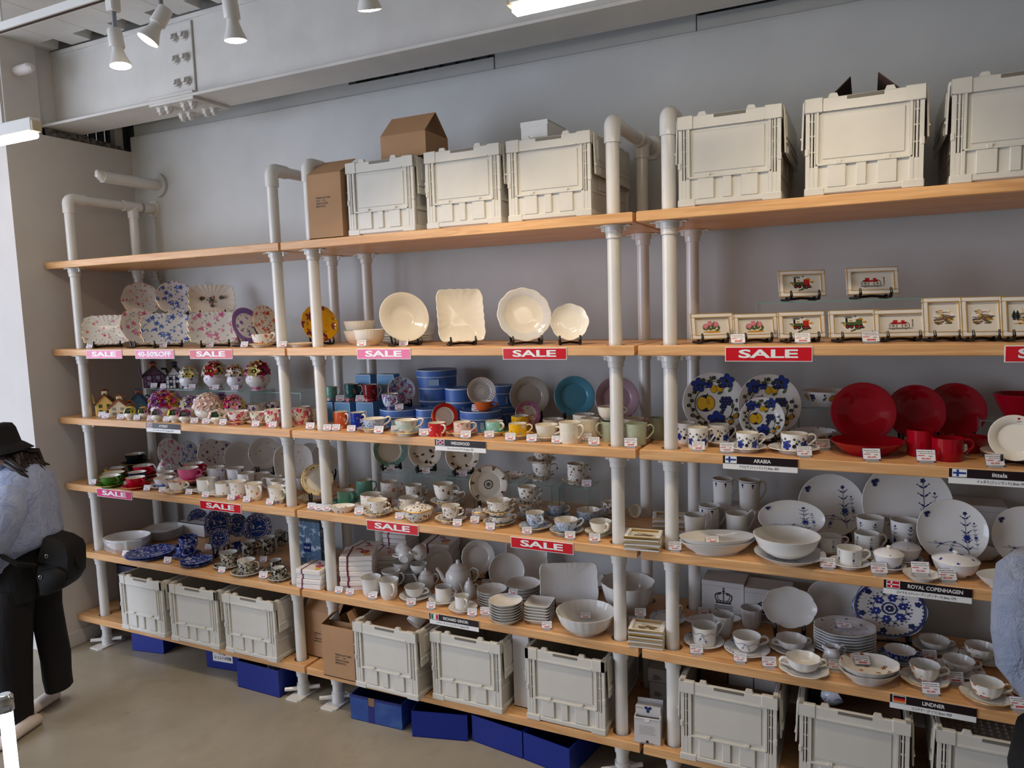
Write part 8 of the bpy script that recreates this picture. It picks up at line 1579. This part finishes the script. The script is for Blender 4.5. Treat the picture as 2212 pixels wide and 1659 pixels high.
bw.box(-.165, .165, -.12, .14, -.03, 0.0005); o = bw.build('bubble_wrap', mat('bubble_film', (190, 186, 178), .15, alpha=.75), None, 50, (3.05, .13, Z6 + .29)); tag(o, 'sheet of bubble wrap filling the crate at the right edge', 'bubble wrap')
relax()
# ================================================================== people
RH = Vector((CR.x, CR.y, 0)).normalized(); FH = Vector((CF.x, CF.y, 0)).normalized()
def linen(name, c1, c2):
    return mat(name, c1, .85, fn=lambda b: {'Base Color': b.mix(b.noise(9, 4, b.scl(3, 3, 1)).ramp(.3, .7), c1, c2), 'Normal': b.bump(b.noise(14, 5, b.scl(1, 1, .6), .6, 1.2) + b.noise(400, 1) * .08, .9, .03)}, sheen=.2)
M_SHIRT = linen('blue_linen', (150, 166, 206), (172, 184, 214)); M_SHIRT2 = linen('grey_blue_cotton', (138, 150, 176), (156, 164, 184))
M_BLKC = mat('black_cloth', (16, 15, 17), .9, fn=lambda b: {'Base Color': b.mix(b.noise(6, 3), (15, 14, 16), (22, 21, 23)), 'Normal': b.bump(b.noise(7, 4, b.scl(2, 2, .5)), .5, .03)}); M_SKIN = mat('skin', (214, 168, 142), .55); M_HAIR = mat('dark_hair', (34, 24, 22), .45); M_SHOE = mat('pale_canvas', (222, 208, 200), .7)
def body(name, joints, edges, parent, m_):
    me = bpy.data.meshes.new(name); names = list(joints); me.from_pydata([joints[n_][0] for n_ in names], [(names.index(a), names.index(b_)) for a, b_ in edges], [])
    me.materials.append(m_); o = obj(name, me, parent); md = o.modifiers.new('skin', 'SKIN'); md.use_smooth_shade = True
    for i, n_ in enumerate(names): r = joints[n_][1]; me.skin_vertices[0].data[i].radius = (r, r); me.skin_vertices[0].data[i].use_root = (n_ == 'pelvis')
    s_ = o.modifiers.new('sub', 'SUBSURF'); s_.levels = 1; s_.render_levels = 2
    return o
class Fig:
    def __init__(s, d0): s.d0 = d0; s.k = d0 / FPX
    def p(s, px, py, dd=0.0): return CAM + ray(px, py) * (s.d0) + FH * dd
    def rings(s, L, n=28, wr=0.0, seed=1):
        out = []
        for i, it in enumerate(L):
            cx, cy, a, b_, dd = it[:5]; tl = it[5] if len(it) > 5 else 0.0; c = s.p(cx, cy, dd); ring = []
            for j in range(n):
                t = 2 * PI * j / n; f = 1 + wr * math.sin(5 * t + i * 1.3 + seed) + wr * .7 * math.sin(9 * t - i * 2.1)
                ring.append(tuple(c + RH * (a * s.k * math.cos(t) * f) + FH * (b_ * math.sin(t) * f) + Vector((0, 0, tl * s.k * math.cos(t)))))
            out.append(ring)
        return out
def handj(J, Ed, w, d, up, tag_):
    """palm and five fingers, curled; w wrist point, d direction, up side axis"""
    J['palm' + tag_] = (tuple(w + d * .05), .024); Ed.append(('wrist' + tag_, 'palm' + tag_)); c = d.cross(up).normalized()
    for i, (off, l) in enumerate(((-.026, .055), (-.010, .070), (.008, .075), (.024, .066), (.036, .05))):
        b0 = w + d * (.045 if i else .02) + up * off; n0 = 'f%d' % i + tag_
        dd = (d if i else (d * .6 - up * .8)).normalized(); J[n0 + 'a'] = (tuple(b0 + dd * l * .5), .0085); J[n0 + 'b'] = (tuple(b0 + dd * l * .8 + c * l * .35), .0075); J[n0 + 'c'] = (tuple(b0 + dd * l * .9 + c * l * .7), .0065)
        Ed += [('palm' + tag_, n0 + 'a'), (n0 + 'a', n0 + 'b'), (n0 + 'b', n0 + 'c')]
F1 = Fig(3.80); fp = F1.p
hn, hf = onz(84, 1563, 0), onz(123, 1509, 0); tn = (onz(8, 1612, 0) - hn); tn.z = 0; tn.normalize()
wr_n, wr_f = fp(-28, 1258, -.10), fp(-48, 1238, .12)
t = thing('person', 'person in black bucket hat, blue linen shirt and black trousers bending over at left', 'person', (0, 0, 0))
J = {'pelvis': (fp(52, 1225), .12), 'waist': (fp(50, 1160), .11), 'chest': (fp(38, 1085), .12), 'neck': (fp(14, 1022), .05), 'head': (fp(0, 985), .085), 'crown': (fp(-4, 945), .08), 'shn': (fp(48, 1062, -.13), .06), 'eln': (fp(34, 1150, -.19), .042), 'wristn': (wr_n, .024), 'shf': (fp(34, 1058, .14), .06), 'elf': (fp(-14, 1150, .17), .042), 'wristf': (wr_f, .024),
     'hipn': (fp(48, 1262, -.07), .06), 'knn': (fp(46, 1400, -.07), .045), 'ann': (fp(54, 1545, -.07), .03), 'hipf': (fp(68, 1262, .09), .055), 'knf': (fp(84, 1390, .11), .038), 'anf': (fp(98, 1488, .11), .028)}
Ed = [('pelvis', 'waist'), ('waist', 'chest'), ('chest', 'neck'), ('neck', 'head'), ('head', 'crown'), ('chest', 'shn'), ('shn', 'eln'), ('eln', 'wristn'), ('chest', 'shf'), ('shf', 'elf'), ('elf', 'wristf'), ('pelvis', 'hipn'), ('hipn', 'knn'), ('knn', 'ann'), ('pelvis', 'hipf'), ('hipf', 'knf'), ('knf', 'anf')]
for tg, w_, dd in (('n', wr_n, Vector((-.3, -.1, -.9))), ('f', wr_f, Vector((-.4, -.1, -.85)))): handj(J, Ed, Vector(w_), dd.normalized(), FH, tg)
body('body', {k_: (tuple(v[0]), v[1]) for k_, v in J.items()}, Ed, t, M_SKIN)
tr = MB(); tr.loft(F1.rings([(52, 1170, 55, .145, 0), (54, 1210, 54, .155, 0), (54, 1250, 51, .155, 0), (56, 1285, 46, .15, 0)], wr=.01)); tr.loft(F1.rings([(47, 1255, 40, .10, -.06), (47, 1330, 37, .105, -.07), (46, 1400, 34, .10, -.07), (51, 1470, 31, .09, -.07), (55, 1530, 30, .085, -.07), (55, 1550, 30, .085, -.07)], wr=.02)); tr.loft(F1.rings([(70, 1255, 36, .10, .08), (74, 1330, 25, .10, .10), (83, 1390, 24, .095, .11), (93, 1440, 26, .09, .11), (96, 1480, 25, .085, .11), (100, 1507, 24, .08, .11)], wr=.02, seed=3))
tr.build('trousers', M_BLKC, t, 70)
sh = MB(); sh.loft(F1.rings([(22, 1008, 22, .07, 0, 10), (34, 1020, 44, .13, 0, 14), (40, 1040, 60, .175, 0, 10), (42, 1075, 71, .195, 0), (42, 1110, 73, .20, 0), (46, 1145, 76, .205, 0), (48, 1168, 76, .20, 0, 4), (42, 1190, 66, .19, 0, 16), (30, 1212, 62, .18, 0, 34), (16, 1232, 60, .175, 0, 30)], 40, .018)); sh.build('shirt', M_SHIRT, t, 80)
sl = MB(); sl.tube([fp(60, 1050, -.11), fp(62, 1080, -.16), fp(52, 1120, -.19), fp(34, 1165, -.20), fp(12, 1205, -.18), fp(-12, 1240, -.14), fp(-24, 1254, -.11)], [.07, .092, .092, .085, .075, .06, .05], 20); sl.build('sleeve', M_SHIRT, t, 80)
MB().tube([fp(30, 1052, .12), fp(10, 1090, .17), fp(-14, 1150, .17), fp(-40, 1220, .14)], [.07, .085, .075, .055], 16).build('sleeve', M_SHIRT, t, 80)
MB().tube([fp(0, 1014, -.075), fp(18, 1006, -.07), fp(34, 1004, 0), fp(24, 1010, .07)], .016, 8).build('collar', M_SHIRT, t, 80)
hc = fp(-4, 960); Tm = Matrix.Translation(hc) @ Matrix.Rotation(-.18, 4, FH)
hat = MB().radial([(0, .108), (.05, .106), (.085, .095), (.096, .07), (.104, -.005), (.118, -.016), (.150, -.048), (.152, -.052), (.147, -.052), (.112, -.018), (.10, -.008), (.09, .06), (0, .09)], 40, lambda a: 1 + .02 * math.sin(4 * a)); hat.v = [tuple(Tm @ Vector(v)) for v in hat.v]; hat.build('bucket_hat', M_BLKC, t, 60)
hr = MB(); random.seed(11)
for i in range(46):
    a = random.uniform(-.1, .15); s0 = fp(random.uniform(8, 40), random.uniform(962, 985), random.uniform(-.09, .09)); ex = random.uniform(40, 88); ey = 1028 - abs(ex - 62) * .35 + random.uniform(-12, 4); dz_ = random.uniform(-.09, .09)
    m1 = fp(random.uniform(30, 62), random.uniform(978, 996), dz_ * .9); m2 = fp((ex + 60) / 2 + random.uniform(-8, 8), (ey + 1000) / 2 + random.uniform(-6, 6), dz_); hr.tube([s0, m1, m2, fp(ex, ey, dz_)], [.016, .018, .013, .003], 6)
hr.build('hair', M_HAIR, t, 80)
MB().radial([(0, .04), (.03, .038), (.055, .02), (.062, -.02), (.05, -.05), (0, -.06)], 16, None, 0, Matrix.Translation(fp(-22, 998)) @ Matrix.Rotation(PI / 2, 4, FH)).build('face_mask', M_SIGNW, t)
e_ = MB(); e_.radial([(0, -.006), (.012, -.004), (.017, .003), (.012, .006), (0, .004)], 14, lambda a: 1 + .25 * math.sin(a), 0, Matrix.Translation(fp(15, 985, -.085)) @ Matrix.Rotation(PI / 2, 4, 'X') @ Matrix.Rotation(.2, 4, 'Z')); e_.build('ear', M_SKIN, t, 80)
def shoe(h0, dr, name):
    s_ = MB(); rr = []; sd = Vector((-dr.y, dr.x, 0))
    for u, w_, hh in ((-.01, .012, .03), (.0, .030, .055), (.05, .036, .065), (.12, .040, .058), (.19, .046, .042), (.235, .040, .034), (.262, .018, .02)):
        c = h0 + dr * u; rr.append([tuple(c + sd * (w_ * math.cos(a)) + Vector((0, 0, hh * .5 + hh * .5 * math.sin(a)))) for a in (2 * PI * j / 14 for j in range(14))])
    s_.loft(rr); return s_
for h0 in (hn - tn * 0.0, hf): shoe(h0, tn, 'shoe').build('shoe', M_SHOE, t, 80)
# shoulder bag on her back
tb_ = thing('shoulder_bag', 'black shoulder bag hanging behind the person at left', 'bag', (0, 0, 0)); B0 = [(120, 1151), (146, 1158), (165, 1170), (171, 1184), (172, 1215), (171, 1238), (160, 1257), (140, 1268), (116, 1277), (108, 1268), (100, 1238), (104, 1196)]
def slab(poly, d0_, d1_, ins, name, m_, par):
    cx = sum(p_[0] for p_ in poly) / len(poly); cy = sum(p_[1] for p_ in poly) / len(poly); rings = []
    for dd, s_ in ((d0_, ins), (d0_ + (d1_ - d0_) * .25, 1.0), (d0_ + (d1_ - d0_) * .75, 1.0), (d1_, ins)): rings.append([tuple(fp(cx + (x - cx) * s_, cy + (y - cy) * s_, dd)) for x, y in poly])
    MB().loft([r[::-1] for r in rings] if False else rings).build(name, m_, par, 80)
M_BAG = mat('black_nylon', (13, 13, 15), .75)
slab(B0, -.09, .07, .93, 'bag_body', M_BAG, tb_); slab([(118, 1149), (146, 1156), (168, 1169), (173, 1192), (171, 1212), (140, 1208), (104, 1200)], -.10, .05, .95, 'flap', M_BAG, tb_); slab([(112, 1218), (150, 1212), (168, 1222), (165, 1250), (140, 1264), (114, 1270)], -.115, -.05, .92, 'front_pocket', M_BAG, tb_)
MB().tube([fp(104, 1205, -.11), fp(88, 1190, -.19), fp(60, 1165, -.225), fp(30, 1145, -.225), fp(4, 1122, -.20), fp(-20, 1080, -.1)], .012, 8, flat=1.8).build('strap', M_BAG, tb_); MB().tube([fp(170, 1196, -.03), fp(178, 1214, -.04), fp(180, 1224, -.03)], .006, 8).build('loose_strap', M_BAG, tb_)
for px, py in ((131, 1185), (118, 1229)): MB().tube([fp(px + 3.2 * math.cos(a), py + 3.2 * math.sin(a), -.118) for a in (2 * PI * j / 12 for j in range(13))], .0016, 6, False).build('metal_ring', mat('ring_metal', (190, 190, 194), .2, .9), tb_)
# person reaching in from the right edge
F2 = Fig(1.92); fp2 = F2.p; t = thing('person', 'person at the right edge, only a grey-blue sleeve and dark trousers in view', 'person', (0, 0, 0)); wr_n, wr_f = fp2(2330, 1500, -.16), fp2(2360, 1490, .16)
J = {'pelvis': (fp2(2420, 1500), .12), 'waist': (fp2(2390, 1400), .11), 'chest': (fp2(2330, 1270), .12), 'neck': (fp2(2370, 1160), .05), 'head': (fp2(2400, 1100), .085), 'crown': (fp2(2402, 1040), .08), 'shn': (fp2(2228, 1258, .03), .055), 'eln': (fp2(2212, 1440, .0), .042), 'wristn': (wr_n, .026), 'shf': (fp2(2400, 1260, .1), .055), 'elf': (fp2(2420, 1420, .16), .042), 'wristf': (wr_f, .026), 'hipn': (fp2(2330, 1580, -.02), .085), 'knn': (fp2(2315, 1900, -.05), .06), 'ann': (fp2(2330, 2230, 0), .04), 'hipf': (fp2(2450, 1580, .05), .085), 'knf': (fp2(2450, 1900, .03), .06), 'anf': (fp2(2460, 2230, .05), .04)}
Ed = [('pelvis', 'waist'), ('waist', 'chest'), ('chest', 'neck'), ('neck', 'head'), ('head', 'crown'), ('chest', 'shn'), ('shn', 'eln'), ('eln', 'wristn'), ('chest', 'shf'), ('shf', 'elf'), ('elf', 'wristf'), ('pelvis', 'hipn'), ('hipn', 'knn'), ('knn', 'ann'), ('pelvis', 'hipf'), ('hipf', 'knf'), ('knf', 'anf')]
for tg, w_ in (('n', wr_n), ('f', wr_f)): handj(J, Ed, Vector(w_), (RH * .8 + FH * .5 - Vector((0, 0, .3))).normalized(), Vector((0, 0, 1)), tg)
body('body', {k_: (tuple(v[0]), v[1]) for k_, v in J.items()}, Ed, t, M_SKIN)
MB().tube([fp2(2262, 1222, .05), fp2(2228, 1245, .03), fp2(2212, 1300, .0), fp2(2208, 1370, .0), fp2(2212, 1430, .0), fp2(2232, 1474, -.03), fp2(2275, 1492, -.1), fp2(2322, 1500, -.155)], [.043, .063, .072, .070, .065, .053, .043, .04], 24).build('sleeve', M_SHIRT2, t, 80)
MB().tube([fp2(2380, 1230, .09), fp2(2405, 1300, .13), fp2(2420, 1420, .16), fp2(2370, 1480, .165)], [.06, .08, .07, .05], 16).build('sleeve', M_SHIRT2, t, 80)
s2 = MB(); s2.loft(F2.rings([(2365, 1185, 45, .08, 0), (2325, 1215, 90, .12, 0), (2335, 1300, 100, .14, 0), (2370, 1400, 105, .15, 0), (2400, 1500, 115, .16, 0), (2405, 1540, 118, .165, 0)], 32, .015)); s2.build('shirt', M_SHIRT2, t, 80)
s3 = MB(); s3.loft(F2.rings([(2405, 1490, 112, .15, 0), (2400, 1560, 120, .16, 0), (2395, 1620, 122, .16, 0), (2390, 1680, 115, .15, 0)])); s3.loft(F2.rings([(2300, 1580, 95, .12, -.02), (2290, 1660, 110, .13, -.03), (2300, 1900, 85, .11, -.05), (2330, 2200, 75, .1, 0)])); s3.loft(F2.rings([(2440, 1620, 80, .12, .05), (2450, 1900, 80, .11, .04), (2460, 2200, 75, .1, .05)])); s3.build('trousers', M_BLKC, t, 80)
hd = fp2(2400, 1065); hm = MB().radial([(0, .125), (.06, .118), (.1, .07), (.108, 0), (.1, -.06), (.09, -.08), (.08, -.06), (.085, 0), (0, .1)], 24, None, 0, Matrix.Translation(hd)); hm.build('hair', M_HAIR, t, 60)
for cx, cy in ((2330, 2230), (2460, 2230)): g = fp2(cx, cy); g.z = 0; shoe(g - FH * .05, FH, 'shoe').build('shoe', M_SHOE, t, 80)
# lit post of a display stand at the bottom left corner
P = CAM + ray(13, 1538) * 1.62; zt = P.z; t = thing('lit_display_post', 'glowing white glass post with a chrome cap at the bottom left corner', 'display post', (P.x, P.y, 0))
MB().radial([(0, 0), (.07, 0), (.072, .006), (.03, .012), (.018, .02), (0, .02)], 28).build('base', MATS['lamp_metal'], t); MB().radial([(0, .02), (.013, .02), (.013, zt), (0, zt)], 20).build('lit_tube', mat('cold_glow', (240, 246, 255), .3, emit=(232, 242, 255), es=5), t)
MB().radial([(.0, zt), (.013, zt), (.0165, zt + .004), (.0165, zt + .016), (.0145, zt + .019), (.0165, zt + .022), (.0165, zt + .036), (.012, zt + .041), (0, zt + .042)], 24).build('chrome_cap', mat('chrome', (210, 214, 220), .08, 1.0), t)
